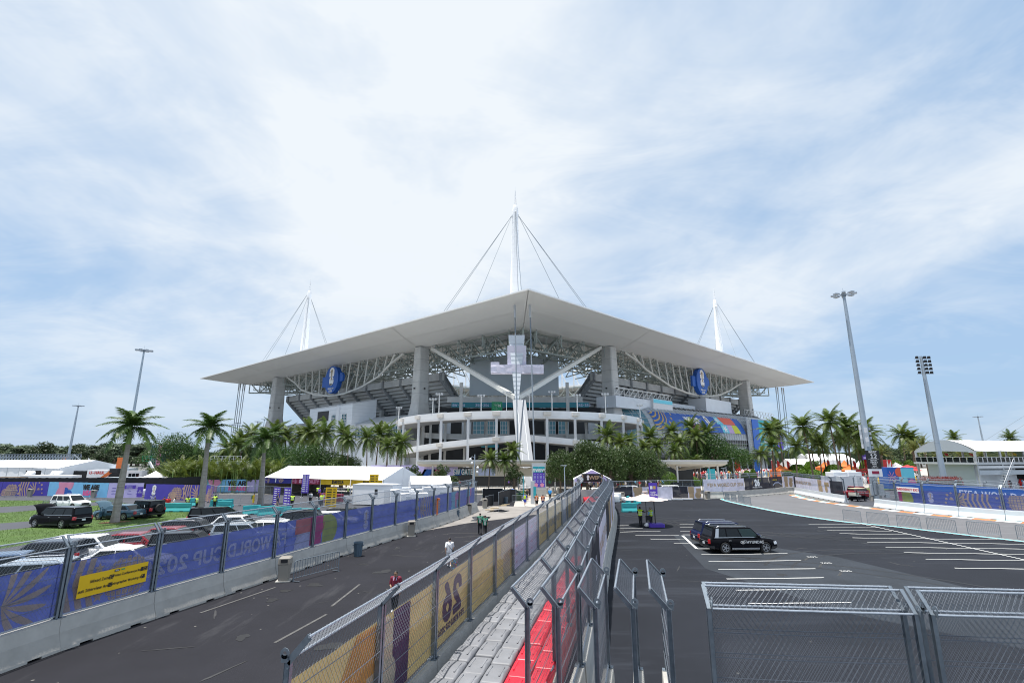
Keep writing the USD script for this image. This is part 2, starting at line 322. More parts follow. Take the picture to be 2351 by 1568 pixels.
leafmat('leaf_far_pale',(.09,.13,.08),(.15,.19,.12),.2,.2)
leafmat('leaf_red',(.18,.03,.03),(.3,.06,.05),.3,.8)
# ---------------------------------------------------------------- ground, roads, markings
def sheet(name,pts,z,mt,kind='structure'):
    return struct(name,MB().poly(Polygon(pts),z),mt,kind)
def ribbon(pts,w,z):                                   # flat painted line along points
    return MB().poly(LineString([p[:2] for p in pts]).buffer(w / 2,cap_style=2),z)
struct('ground',MB().quad((-4000,-400,0),(4000,-400,0),(4000,6000,0),(-4000,6000,0)),'ground')
A_BASE = [(-17.6,8.6),(-17.2,12.4),(-16.75,16.1),(-16.22,19.75),(-15.35,23.4),(-14.4,27.0),(-13.45,30.6),(-12.6,34.1),(-11.65,37.6),(-10.7,41.0),(-9.6,44.4),(-8.45,47.8),(-7.4,51.2),(-6.45,54.7),(-5.6,58.2),(-4.9,61.8),(-4.2,65.4)]
A_C = [(x - .33,y + .08) for x,y in A_BASE]
B_C = [(-4.45,5.7),(-3.79,9.24),(-3.05,12.65),(-2.3,16.15),(-1.55,19.6),(-.75,23.0),(.05,26.5),(.85,29.9),(1.65,33.4),(2.5,36.9),(3.35,40.4),(4.2,43.9),(5.05,47.4),(5.9,50.9),(6.7,54.4),(7.45,57.9),(8.1,61.4),(8.65,65.0),(9.1,68.6),(9.4,72.2),(9.6,75.6)]
C1_C = [(1.23,15.69),(1.98,19.1),(2.72,22.5),(3.45,25.9),(4.2,29.35),(4.95,32.8),(5.7,36.2),(6.5,39.65),(7.3,43.1),(8.1,46.55),(8.9,50.0),(9.65,53.4),(10.4,56.85),(11.1,60.3),(11.75,63.8),(12.3,67.3),(12.75,70.9),(13.1,74.4)]
C2_C = [(x + .72,y) for x,y in C1_C]
sheet('access_road',[(-60,-30),(8,-30),(5.5,16),(14,66),(14,80),(-6,80),(-9,50),(-19,20)],.004,'asphalt_new')
sheet('old_pavement',[(-10.6,47.2),(-8.9,47.6),(-4.7,54),(-1.6,57),(2.4,61.4),(9,65),(10,71),(.2,71.2),(-1.0,71.8),(-5,72),(-5,67)],.010,'asphalt_old')
sheet('plaza_pavement',[(.22,71.1),(9.6,70.2),(10,82),(31,84),(53,97.5),(110,120),(220,190),(240,300),(-120,300),(-60,118),(-44,92),(-12,92),(-4,94),(.6,82)],.0145,'plaza')
sheet('kerb_strip',[(.9,81.3),(6.6,81.5),(6.6,82.5),(.9,82.3)],.019,'tactile')
sheet('kerb_strip',[(2.5,88.0),(7.5,88.0),(7.5,89.2),(2.5,89.2)],.019,'tactile')
TEAL = [(60,8),(50,26),(46,34),(41.73,42.9),(40.1,46.3),(38.8,49.2),(37.5,52.0),(35.5,54.6),(34.1,58.4),(33.2,63.4),(32.9,70.0),(32.9,76.5),(33.2,80.5),(34.2,84.4)]
KERB = [(78,24),(66,38),(57.5,47.5),(52.9,53.7),(50.8,57.1),(49.0,61.0),(47.7,65.3),(46.9,69.0),(46.4,73.0),(46.3,78.4),(47.4,86.0),(49.6,92.6)]
def smooth(pts,n=6):
    from scipy.interpolate import CubicSpline
    p = np.array(pts,float); t = np.r_[0,np.cumsum(np.linalg.norm(np.diff(p,axis=0),axis=1))]
    return CubicSpline(t,p)(np.linspace(0,t[-1],n * len(p)))
tl,kl = smooth(TEAL),smooth(KERB)
sheet('parking_lot',[(2.5,-30),(60,-30)] + [tuple(p) for p in tl] + [(31,84.5),(14.0,82.3),(12.4,66),(2.5,17)],.008,'asphalt_lot')
sheet('race_track',[tuple(p) for p in tl] + [tuple(p) for p in kl[::-1]],.012,'asphalt_track')
sheet('lot_patch',[(14.2,46.2),(15.6,46.6),(22.5,36.5),(24.5,27),(30,20),(24,14),(15,24),(12.0,33)],.0125,'asphalt_patch')
sheet('service_road',[(49.5,69.5),(48.8,77.5),(56,96),(76,104),(90,100),(64,66),(52,58.5)],.006,'asphalt_lane')
struct('teal_line',MB().poly(LineString(tl).buffer(.16,cap_style=2),.017),'paint_teal')
for o in (-.26,.26):
    struct('edge_line',MB().poly(LineString(tl).offset_curve(o).buffer(.06,cap_style=2),.0175),'paint_white')
struct('teal_run_off',MB().poly(LineString(kl).offset_curve(-.95).buffer(.35,cap_style=2),.016),'paint_teal')
k = thing('race_kerb','painted race track kerb of orange and white blocks below the right-hand wall','kerb')
kline = LineString(kl); kd = 0; i = 0
while kd < kline.length - 2.0:                           # each kerb block is a part, alternately orange and white
    a = [np.array(kline.interpolate(kd + q).coords[0]) for q in (0.01,.98,1.96)]
    b = []
    for q in range(3):
        t = a[min(q + 1,2)] - a[max(q - 1,0)]; t /= np.linalg.norm(t); b.append(a[q] + np.array([t[1],-t[0]]) * .85)
    m = MB()
    lo = [np.r_[p,.014] for p in a]; hi = [np.r_[p,.075] for p in b]; bo = [np.r_[p,.014] for p in b]
    for q in range(2):
        m.quad(lo[q],lo[q + 1],hi[q + 1],hi[q]); m.quad(hi[q],hi[q + 1],bo[q + 1],bo[q])
    m.quad(lo[0],hi[0],bo[0],bo[0]); m.quad(lo[2],hi[2],bo[2],bo[2])
    m.build('kerb_block','paint_orange' if i % 2 else 'paint_white',k); kd += 1.97; i += 1
def line2(a,b,w,nm='parking_line',mt='paint_white',z=.0175): struct(nm,ribbon([a,b],w,z),mt)
for a,b in [((30.3,53.4),(35.4,53.0)),((30.0,51.3),(35.7,50.8)),((29.6,49.2),(35.2,48.6)),((29.4,47.1),(35.0,46.5)),((29.0,44.8),(40.4,43.8)),((28.8,42.7),(41.5,41.6)),((28.6,40.4),(42.4,39.3)),((28.3,38.2),(42.5,37)),((28.0,35.9),(42.5,34.7)),((27.6,33.2),(42,32.2)),
             ((17.0,53.0),(21,53.1)),((16.3,50.8),(20.4,50.9)),((15.6,48.6),(19.8,48.8)),((15.1,46.4),(19.0,46.4)),((14.1,44.1),(18.4,44.1)),((12.9,42.0),(18,41.9)),((13.9,39.7),(18.6,39.7)),((13.4,37.45),(19.7,37.85)),((13.0,35.1),(19.3,35.45)),((12.7,32.8),(18.8,33.0)),((12.2,30.4),(17.9,30.7)),((11.7,28.0),(17.0,28.2)),((11.2,25.6),(16.2,25.8)),
             ((10.3,52.4),(11.7,52.4)),((9.7,50.4),(12.6,50.4)),((9.9,48.1),(13.7,48.4)),((10.8,46.0),(14.7,46.2)),((11.6,44.0),(15.4,44.1))]:
    line2(a,b,.11)
line2((35.9,53.8),(34.4,35.2),.13,z=.021); line2((14.9,45.9),(13.9,39.75),.2,z=.021)
for a,b in [(c,d) for c,d in (((-13.9,24.2),(-12.6,28.6)),((-8.4,25.2),(-8.3,29.2)),((-8.9,20.6),(-8.2,24.0)))]:
    struct('worn_line',ribbon([a,b],.12,.0125),'paint_faded')
for a,b in [((-6.2,46.9),(-3.0,47.6)),((-4.9,45.2),(-2.2,45.6)),((-3.9,43.2),(-2.0,43.4))]:
    struct('worn_line',ribbon([a,b],.10,.0125),'paint_faded')
def ground_text(s,p,h,rz,nm='painted_number',mt='paint_white'):
    t = meshkit.text_mesh(s,h,.002,True); T = trimesh.transformations.rotation_matrix(rz,[0,0,1]); T[:3,3] = [p[0],p[1],.018]
    struct(nm,MB().tm(t,T),mt)
for s,(x,y) in (('103',(20.6,36.4)),('102',(20.35,34.4)),('101',(20.1,32.1))):
    ground_text(s,(x + .5,y + .35),.27,PI,mt='paint_white'); ground_text('FT. LAUDERDALE',(x - .2,y + .2),.13,PI + .9,'painted_lettering','paint_faded')
for x,y in ((10.4,51.5),(10.3,49.3),(10.1,52.9),(10.9,52.0)): ground_text('88',(x + .3,y + .2),.3,PI,'painted_number','paint_faded')
def blob(cx,cy,rx,ry,rz,seed,n=40):
    rg = np.random.default_rng(seed); a = np.linspace(0,2 * PI,n,endpoint=False); r = 1 + .28 * np.sin(2 * a + rg.uniform(0,6)) + .18 * np.sin(3 * a + rg.uniform(0,6)) + .1 * np.sin(7 * a + rg.uniform(0,6))
    return affinity.translate(affinity.rotate(Polygon(np.column_stack([np.cos(a) * rx * r,np.sin(a) * ry * r])),rz,origin=(0,0)),cx,cy)
struct('puddle',MB().poly(blob(-3.5,58.2,1.0,2.2,-20,1),.0152),'water'); struct('puddle',MB().poly(blob(-1.7,65.6,.9,1.9,-25,2),.0152),'water')
rs = random.Random(21)
for i in range(26):                                      # oil stains in the bays, scuffs and patches on the road
    x,y = [(rs.uniform(14,19),28 + rs.uniform(0,22)),(rs.uniform(28,36),34 + rs.uniform(0,18)),(rs.uniform(-12,-5),rs.uniform(20,44))][i % 3]
    struct('oil_stain',MB().poly(blob(x,y,rs.uniform(.15,.6),rs.uniform(.15,.45),rs.uniform(0,180),40 + i,24),.0138),'stain')
for i in range(46):
    x,y = [(rs.uniform(-14,-4),rs.uniform(17,46)),(rs.uniform(7,12),rs.uniform(22,70)),(rs.uniform(14,30),rs.uniform(24,72))][i % 3]
    struct('scuff_mark',MB().poly(blob(x,y,rs.uniform(.2,.9),rs.uniform(.02,.06),rs.uniform(0,180),90 + i,18),.0146),'scuff')
for i,(cx,cy,r,a0,a1) in enumerate(((30,60,14,3.4,4.6),(34,62,18,3.5,4.5),(26,28,10,1.2,2.6),(22,66,9,3.2,5.0),(10,20,16,.3,1.3))):
    for o in (0,1.5): struct('tyre_mark',MB().poly(LineString([(cx + (r + o) * math.cos(a),cy + (r + o) * math.sin(a)) for a in np.linspace(a0,a1,24)]).buffer(.10,cap_style=2),.0152 + .0003 * i),'stain')
# left side: lane, lawn, paths
sheet('car_park_lane',[(-120,-10),(-19,-10),(-17.5,14),(-15.2,26),(-12.2,38),(-9.2,47),(-6.5,57),(-5,68),(-5,92),(-40,92),(-100,92),(-140,88)],.0045,'asphalt_lane')
LAWN = Polygon([(-110,20),(-39.6,20),(-38.6,38),(-38.0,44),(-37.0,48.5),(-35.6,53),(-34.0,57.5),(-35.3,61.4),(-37.4,64.2),(-43,65.0),(-47,68.5),(-57,76),(-62,80.5),(-80,80.6),(-120,78)])
PATHS = [Polygon([(-90,44),(-62.3,63.3),(-60.5,67.2),(-56.5,76.2),(-60,79.5),(-66.4,74.5),(-69.6,70.5),(-110,50)]),Polygon([(-64,36),(-47.9,49.1),(-46.8,50.9),(-50.9,56.2),(-52.5,54.4),(-72,40)])]
struct('lawn',MB().poly(LAWN.difference(unary_union(PATHS)),.012),'grass')
for p in PATHS: struct('asphalt_path',MB().poly(p,.0105),'asphalt_lane')
LG = LAWN.difference(unary_union(PATHS))
rg = np.random.default_rng(3); pts = rg.uniform((-82,36),(-33,81),(70000,2)); pts = pts[shapely.contains_xy(LG,pts[:,0],pts[:,1])]
n = len(pts); a = rg.uniform(0,2 * PI,n); h = rg.uniform(.05,.13,n); w = .018; dx,dy = np.cos(a) * w,np.sin(a) * w; le = rg.normal(0,.05,(n,2))
V = np.stack([np.column_stack([pts[:,0] - dx,pts[:,1] - dy,np.full(n,.008)]),np.column_stack([pts[:,0] + dx,pts[:,1] + dy,np.full(n,.008)]),np.column_stack([pts + le,h + .008])],1).reshape(-1,3)
solo('grass',MB().add(V,np.arange(3 * n).reshape(-1,3)),'grass_blade','bright green mown grass growing around the parked cars','grass',kind='stuff')
for x,y,r in ((-41.7,54.8,1.15),(-38.2,63.8,1.0),(-35.5,73.1,1.)):
    struct('mulch_ring',MB().poly(blob(x,y,r,r * .8,0,int(-x)),.016),'mulch')

# ---------------------------------------------------------------- concrete blocks
def jersey(L,white=False):
    P = [(.37,0),(.37,.09),(.20,.50),(.165,.60),(.14,1.04),(.125,1.07)]
    ring = [(y,z) for y,z in P] + [(-y,z) for y,z in P[::-1]]
    m = MB().loft([[(x,y * s,z if z < 1 else z) for y,z in ring] for x,s in ((.012,.96),(.04,1),(L - .04,1),(L - .012,.96))])
    mm = m3.Manifold(m3.Mesh(np.ascontiguousarray(m.arr()[0],np.float32),np.ascontiguousarray(m.arr()[1],np.uint32)))
    t = trimesh.Trimesh(*m.arr(),process=True)
    t.fix_normals()
    mm = m3.Manifold(m3.Mesh(np.ascontiguousarray(t.vertices,np.float32),np.ascontiguousarray(t.faces,np.uint32)))
    for x in (L * .24,L * .76): mm = mm - m3.Manifold.cube([.46,2,.085],True).translate([x,0,.03])
    return mm
JL = 3.66
def jersey_build(mt):
    def f(t):
        mesh('block',jersey(JL),mt,t)
        b = MB()
        for x in (.0,JL): b.box((x,0,.55),(.05,.10,.7))
        b.build('joint_key','concrete_dark',t)
    return f
def along(path,i):
    a,b = np.array(path[i]),np.array(path[i + 1]); d = b - a
    return a,math.atan2(d[1],d[0]),np.linalg.norm(d)
def block_row(path,mt,key,lab,group,name='concrete_barrier_block'):
    for i in range(len(path) - 1):
        a,rz,L = along(path,i)
        place('jersey' + mt,jersey_build(mt),name,lab(i),'barrier',(*a,.0),rz,group,(L / JL,1,1))
block_row(A_C,'concrete','A',lambda i: f'pale concrete barrier block left of the access road, {ORD[i]} from viewer','concrete blocks along the left side of the access road')
block_row(B_C[1:],'concrete','B',lambda i: f'concrete barrier block under the gold-bannered fence, {ORD[i]} from viewer','concrete blocks under the middle fence')
block_row(C2_C,'concrete','C',lambda i: f'concrete barrier block bordering the car park, {ORD[i]} from viewer','concrete blocks under the double fence')
SPARE = [(1.03,12.25,1.92,15.69),(1.87,12.2,2.72,15.6),(2.72,12.2,3.53,15.5),(3.5,12.1,4.3,15.4),(.34,12.25,1.23,15.69)]
SP = ['second','third','fourth','rightmost','leftmost']
for q,(x0,y0,x1,y1) in enumerate(SPARE):
    block_row([(x0,y0),(x1,y1)],'concrete','S',lambda i: f'spare concrete block under the {SP[q]} of five foreground fence panels','spare blocks standing side by side')
K_GREY = [(30.9,83.4),(34.4,84.2),(37.7,86.0),(40.9,88.3),(44.2,90.7),(47.5,93.1),(50.6,95.3),(53.1,96.6)]
block_row(K_GREY,'concrete','K',lambda i: f'weathered concrete block at the far track end, {ORD[i]} from bin','weathered concrete blocks at the far end of the track')
W_L = [(52.6,95.6),(51.9,91.6),(51.2,87.6),(50.5,83.9),(49.9,80.2),(49.5,76.6)]
W_R = [(49.55,70.6),(49.75,66.9),(50.35,63.2),(51.5,59.8),(53.3,56.2),(55.9,52.2),(58.8,48.3),(62,44.3),(65.4,40.4)]
block_row(W_L,'concrete_white','WL',lambda i: f'white painted barrier block beside the track beyond the gap, {ORD[i]} from the far corner','white barrier blocks beyond the gap','white_barrier_block')
block_row(W_R,'concrete_white','WR',lambda i: f'white painted barrier block under the blue-bannered right-hand fence, {ORD[i]} from the gap','white barrier blocks on the right','white_barrier_block')

# ---------------------------------------------------------------- debris fence panels
FL,FK = 3.6,3.5
def chain(m,L,lo,hi,w=.125,h=.175,r=.0034):            # chain-link: straight wires crossing at both slants, clipped to the panel
    lo,hi = np.array(lo,float),np.array(hi,float); Hh = np.linalg.norm(hi - lo); x0,x1 = .09,L - .09; run = Hh * w / h
    P = lambda x,t: (x,*(lo + (hi - lo) * t))
    for sg in (1,-1):
        for c in np.arange(x0 - run,x1 + run,w):
            ts = [0.,1.]
            xa,xb = (c,c + run) if sg > 0 else (c + run,c)
            f = lambda x: (x - xa) / (xb - xa)
            t0,t1 = sorted((f(x0),f(x1))); t0,t1 = max(0,t0),min(1,t1)
            if t1 - t0 > .01: m.tube([P(xa + (xb - xa) * t0,t0),P(xa + (xb - xa) * t1,t1)],r,3,False)
def fence_build(L=FL,K=FK,lean=.38,cables=(1.55,2.0,2.5,3.0),z0=1.07):
    def f(t):
        for x in (.07,L - .07):
            m = MB().box((x,.0,(z0 + K) / 2),(.012,.10,K - z0)); m.box((x - .035,.05,(z0 + K) / 2),(.082,.012,K - z0)).box((x - .035,-.05,(z0 + K) / 2),(.082,.012,K - z0))
            m.bar((x,0,K - .05),(x,lean,K + lean),.012,.11); m.bar((x - .035,-.03,K - .0),(x - .035,lean - .03,K + lean + .03),.075,.012,(0,-1,1))
            m.box((x,0,z0 + .01),(.2,.26,.025))
            for z in np.arange(z0 + .3,K,.5): m.box((x + .012,.02,z),(.02,.025,.025))
            m.tm(trimesh.creation.annulus(.035,.085,.012),trimesh.transformations.rotation_matrix(PI / 2,[0,1,0]) @ np.eye(4) + np.array([[0,0,0,x + .02],[0,0,0,-.05],[0,0,0,K + .10],[0,0,0,0]]))
            m.box((x + .02,-.05,K + .02),(.012,.12,.12))
            m.build('post','galv_post',t)
        for y,z in ((.0,z0 + .09),(.0,K - .01),(lean,K + lean)):
            m = MB().tube([(.05,y,z),(L - .05,y,z)],.024,8)
            for x in np.arange(.12,L,.125): m.tube([(x - .004,y,z),(x + .004,y,z)],.031,6)
            m.build('rail','galv',t,40)
        for z in cables: MB().tube([(.07,.055,z),(L * .5,.055,z - .02),(L - .07,.055,z)],.009,5).build('cable','wire',t)
        m = MB(); chain(m,L,(.02,z0 + .09),(.02,K)); chain(m,L,(.02,K),(lean,K + lean),h=.13,r=.0042); m.build('wire_mesh','wire',t,kind='stuff')
    return f
def fence_row(path,flip,lab,group,key='fence',builder=None,K=FK,skip=()):
    """flip: the bent top leans to the left of the walking direction (False) or to the right (True)"""
    for i in range(len(path) - 1):
        if i in skip: continue
        a,rz,L = along(path,i)
        if flip: a = np.array(path[i + 1]); rz += PI
        place(key,builder or fence_build(),'debris_fence_panel',lab(i),'fence',(*a,0),rz,group,(L / FL,1,K / FK))
fence_row(A_C,False,lambda i: f'bent-top mesh fence panel left of the access road, {ORD[i]} from viewer','fence panels on the left of the access road')
fence_row(B_C[1:],True,lambda i: f'bent-top mesh fence panel beside the grey plastic blocks, {ORD[i]} from viewer','fence panels of the middle row')
fence_row(C1_C,False,lambda i: f'fence panel, inner row of the double fence, {ORD[i]} from viewer','inner row of the double fence')
fence_row(C2_C,False,lambda i: f'fence panel, outer row of the double fence, {ORD[i]} from viewer','outer row of the double fence')
for q,(x0,y0,x1,y1) in enumerate(SPARE):
    fence_row([(x0,y0),(x1,y1)],False,lambda i: f'bent-top mesh fence panel, {SP[q]} of five standing side by side in front','five spare fence panels standing side by side')
E_N = ['the nearer of the left pair','the farther of the left pair','the nearer of the right pair','the farther of the right pair']
for q,(x0,y0,x1,y1) in enumerate([(4.39,12.2,8.85,11.77),(4.5,12.46,8.8,12.06),(9.03,11.73,13.5,11.3),(9.0,12.03,13.4,11.6)]):
    L = math.hypot(x1 - x0,y1 - y0)
    place('fence_long',fence_build(L=4.45),'debris_fence_panel',f'long mesh fence panel at the lower right, {E_N[q]}','fence',(x0,y0,0),math.atan2(y1 - y0,x1 - x0),'long fence panels in the lower right foreground',(L / 4.45,1,1))
for q,(x0,y0,x1,y1) in enumerate([(4.39,12.2,8.85,11.77),(9.03,11.73,13.5,11.3)]):
    place('jerseyconcrete',jersey_build('concrete'),'concrete_barrier_block',f'concrete block under the {("left", "right")[q]} pair of long lower-right fence panels','barrier',(x0,y0 + .05,0),math.atan2(y1 - y0,x1 - x0),None,(4.46 / JL,1,1))
fence_row(K_GREY,False,lambda i: f'fence panel on the weathered far track blocks, {ORD[i]} from bin','fence panels at the far end of the track',K=3.45)
fence_row(W_L,True,lambda i: f'fence panel on the white blocks beyond the gap, {ORD[i]} from corner','fence panels beyond the gap',K=3.3)
fence_row(W_R,False,lambda i: f'fence panel on the white right-hand wall, {ORD[i]} from gap','fence panels on the right-hand wall',K=3.3)

# ---------------------------------------------------------------- plastic crash barrier blocks between the fences
def rbox(L,W,H,r):
    ms = [m3.Manifold.sphere(r,12).translate([x,y,z]) for x in (r,L - r) for y in (r - W / 2,W / 2 - r) for z in (.03 + r,H - r)]
    ms.append(m3.Manifold.cylinder(W - .12,.16,.16,16,True).rotate([90,0,0]).scale([1.9,1,.28]).translate([L / 2,0,H]))
    return m3.Manifold.batch_hull(ms)
TL,TW = 1.18,.62
def tecpro(mt):
    def f(t):
        mesh('shell',rbox(TL - .02,TW - .025,1.16,.075),mt,t,50)
        m = MB()
        for y in (-.17,.17): m.box((TL / 2,y,1.195),(TL * .5,.04,.035))
        m.build('top_rib',mt,t)
        MB().box((TL - .005,0,.55),(.02,.3,.9)).build('strap','plastic_black',t)
    return f
bl,c1l = LineString(B_C),LineString(C1_C)
d = 3.4; row = 0

while d < bl.length - 3.2:
    p0,p1 = np.array(bl.interpolate(d).coords[0]),np.array(bl.interpolate(d + TL).coords[0]); t = (p1 - p0) / np.linalg.norm(p1 - p0); nrm = np.array([t[1],-t[0]])
    for c in range(5):
        q = p0 + nrm * (.52 + TW * (c + .5)) + t * R.uniform(-.04,.04) + (t * .5 if c % 2 else 0)
        red = (c >= 3 and p0[1] < 30) or p0[1] > 64
        cl = 'red' if red else 'grey'; near = 'near' if p0[1] < 22 else 'middle' if p0[1] < 42 else 'far'
        place('tec' + cl,tecpro('tecpro_' + cl),f'plastic_crash_block',f'{cl} plastic crash block, {ORD[c]} column from the gold banners, {ORD[row]} row from viewer','crash barrier',(*q,0),math.atan2(t[1],t[0]) + R.uniform(-.012,.012),f'{cl} plastic crash blocks between the fences',(1,1,1 + R.uniform(-.015,.02)))
    d += TL; row += 1
m = MB().tube([(p[0] + 1.15 + .12 * math.sin(p[1] * .9),p[1],1.26) for p in np.array([bl.interpolate(s).coords[0] for s in np.arange(26,58,.6)])],.02,5)
solo('power_cable',m,'rubber','black cable snaking along the tops of the grey plastic blocks','cable')
# ---------------------------------------------------------------- stadium
S_ = np.array([4.1,117.7]); W_ = np.array([-168.5,265.0]); E_ = np.array([171.5,279.0]); N_ = W_ + E_ - S_
D1 = (W_ - S_) / np.linalg.norm(W_ - S_); D2 = (E_ - S_) / np.linalg.norm(E_ - S_)
N1 = D2 - D1 * (D1 @ D2); N1 /= np.linalg.norm(N1); N2 = D1 - D2 * (D1 @ D2); N2 /= np.linalg.norm(N2)
def SP(side,s,off,z):
    d,n = ((D1,N1),(D2,N2))[side]; p = S_ + n * off + d * s; return np.array([p[0],p[1],z])
def inset(o):                                            # corners of the roof plan moved inwards
    k = o / math.sqrt(1 - (D1 @ D2) ** 2)
    return [S_ + (D1 + D2) * k,W_ + (-D1 + D2) * k,N_ - (D1 + D2) * k,E_ + (D1 - D2) * k]
st = thing('stadium','large stadium with a wide pale square canopy hung from tall white masts','stadium')
RZ,IZ = 47.3,43.95
o0,o1,om,o2,o3 = inset(0),inset(17.5),inset(8.5),inset(58),inset(17.1)
def lerp(a,b,t): return np.asarray(a) * (1 - t) + np.asarray(b) * t
def v3(p,z): return np.array([p[0],p[1],z])
ZM = RZ + (IZ - RZ) * .5 - .25
for k in range(4):
    j = (k + 1) % 4
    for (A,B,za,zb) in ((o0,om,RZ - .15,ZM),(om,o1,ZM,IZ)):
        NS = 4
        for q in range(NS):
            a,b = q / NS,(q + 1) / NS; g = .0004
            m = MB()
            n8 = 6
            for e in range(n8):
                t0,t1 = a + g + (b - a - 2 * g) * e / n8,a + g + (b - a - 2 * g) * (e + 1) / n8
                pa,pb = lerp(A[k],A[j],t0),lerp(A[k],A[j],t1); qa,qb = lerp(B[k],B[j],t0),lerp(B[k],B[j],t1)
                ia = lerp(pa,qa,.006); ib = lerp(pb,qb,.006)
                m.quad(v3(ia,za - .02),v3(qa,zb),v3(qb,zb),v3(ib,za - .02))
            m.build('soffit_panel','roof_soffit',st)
for k in range(4):
    j = (k + 1) % 4
    MB().bar(v3(o0[k],RZ),v3(o0[j],RZ),.5,.42).build('roof_edge','roof_white',st)
m = MB()
for k in range(4):
    j = (k + 1) % 4
    m.quad(v3(o0[k],RZ + .1),v3(o2[k],50.5),v3(o2[j],50.5),v3(o0[j],RZ + .1))
    m.quad(v3(o3[k],IZ + .3),v3(o2[k],49.6),v3(o2[j],49.6),v3(o3[j],IZ + .3)); m.quad(v3(o2[k],49.6),v3(o2[j],49.6),v3(o2[j],50.5),v3(o2[k],50.5))
m.build('roof_deck','roof_white',st)
# trusses under the deck
def truss(mb,p,q,z0,z1,step,w):
    p,q = np.array(p,float),np.array(q,float); L = np.linalg.norm(q - p); n = max(2,int(L / step))
    pts = [p + (q - p) * i / n for i in range(n + 1)]
    mb.bar(v3(p,z0),v3(q,z0),w * 1.3); mb.bar(v3(p,z1),v3(q,z1),w * 1.3)
    for i in range(n):
        mb.bar(v3(pts[i],z0),v3(pts[i],z1),w * .8)
        mb.bar(v3(pts[i],z0 if i % 2 else z1),v3(pts[i + 1],z1 if i % 2 else z0),w)
m = MB()
for o in (24,36,48,58):
    c = inset(o); zz = IZ + 5.2 * (o - 17) / 41
    for k in range(4): truss(m,c[k],c[(k + 1) % 4],zz - 5.5,zz,5.5,.36)
a0,a1 = inset(18),inset(58)
for k in range(4):
    for q in range(17):
        t = (q + .5) / 17
        truss(m,lerp(a0[k],a0[(k + 1) % 4],t),lerp(a1[k],a1[(k + 1) % 4],t),40.5,45.0,6,.3)
    truss(m,a0[k],a1[k],39.5,45,5,.45)
m.build('roof_truss','truss_dim',st,kind='stuff')
# white frames and poles along the far opening
m = MB()
for k in (1,2):
    c = inset(58)
    for q in range(12):
        p = lerp(c[k],c[(k + 1) % 4],(q + .5) / 12); m.tube([v3(p,50),v3(p,60)],.5,6); m.tube([v3(p + [4,2],50),v3(p,59)],.35,5)
    m.tube([v3(c[k],59.6),v3(c[(k + 1) % 4],59.6)],.35,5)
m.build('far_roof_frame','steel_white',st)
# bow trusses
BOW = [[(163.2,43.6),(153.9,39.7),(147.7,36.1),(135.5,33.1),(122.6,31.4),(111.5,31.5),(98.7,33.2),(87.5,36.3),(80.6,40.2),(77.9,43.8)],
       [(73.5,44.0),(77.3,41.3),(83.4,38.7),(90.0,37.1),(100.7,34.2),(114.3,32.7),(126.5,32.4),(136.6,33.0),(147.6,34.6),(159.8,37.9),(169.2,41.3),(179.6,44.2)]]
TOPS = [[156,151.9,145.1,139.3,133,126.9,120.5,114.3,108.3,101.8,95.8,89.5,83],[75.1,80,85.9,91.6,98,103.9,109.5,115.3,121.4,127.2,133.1,138.9,144.8,150.8,156.6,162.6,168.7,173]]
for side in (0,1):
    bw = np.array(sorted(BOW[side])); f = lambda s: np.interp(s,bw[:,0],bw[:,1])
    m = MB().tube([SP(side,s,17.5,z) for s,z in BOW[side]],.42,8); m.build('bow_chord','truss_cream',st,40)
    tp = sorted(TOPS[side])
    if side == 0: MB().bar(SP(0,80.6,17.5,40.2),SP(0,72.6,17.5,43.2),.7).build('bow_fork','truss_cream',st)
    else: MB().bar(SP(1,77.3,17.5,41.3),SP(1,68.5,17.5,43.6),.7).build('bow_fork','truss_cream',st)
    for i,s in enumerate(tp):
        sb = s + (2.6 if s < np.mean(tp) else -2.6); sb = (s + tp[min(i + 1,len(tp) - 1)]) / 2 if s < 118 else (s + tp[max(i - 1,0)]) / 2
        sg = 1 if s < 118 else -1
        MB().bar(SP(side,s,17.7,IZ - .1),SP(side,s + sg * 1.4,17.5,f(s + sg * 1.4) + .1),.55,.4).build('bow_web','truss_cream',st)
        MB().bar(SP(side,s,21.5,IZ - .2),SP(side,s + sg * 1.6,17.6,f(s + sg * 1.6) + .1),.42,.34).build('bow_web','truss_cream',st)
        MB().bar(SP(side,s,17.6,IZ - .3),SP(side,s,30,IZ - .6),.4,.5).build('outrigger','truss_cream',st)
# concrete pylons
def pylon(s,side,w,dz=(0,0)):
    p = SP(side,s,17.5,0); dd = np.array([*((D1,D2)[side]),0]); nn = np.array([*((N1,N2)[side]),0])
    def ring(z,a,b,c):                               # chamfered rectangle
        pts = [(-a,-b + c),(-a + c,-b),(a - c,-b),(a,-b + c),(a,b - c),(a - c,b),(-a + c,b),(-a,b - c)]
        return [p + dd * x + nn * y + [0,0,z] for x,y in pts]
    zs = [(-.1,1.75),(9,1.5),(20.3,1.28),(24.5,1.0),(IZ - .1,.88)]
    t = MB().loft([ring(z,w * k,w * k * 1.15,w * .16) for z,k in zs]).build('pylon','concrete_grey',st)
    for z in (27.5,31.5,35.5,39.5):                   # pour joints
        k = np.interp(z,[a for a,_ in zs],[b for _,b in zs]); MB().loft([ring(z,w * k + .012,w * k * 1.15 + .012,w * .16),ring(z + .09,w * k + .012,w * k * 1.15 + .012,w * .16)],cap=False).build('pour_joint','concrete_dark',t)
    m = MB()
    for y,q in ((-1,0),(1,0),(0,-1)):
        c = p + dd * y * w * 1.15 + nn * q * w * 1.3 + [0,0,29.3]; m.box(c,(.5,.5,.45)); m.bar(p + [0,0,29],c,.12)
    m.build('camera_cluster','dark',t)
pylon(62.3,0,2.05); pylon(58.6,1,2.1); pylon(171.5,0,2.4); pylon(177,1,2.4)
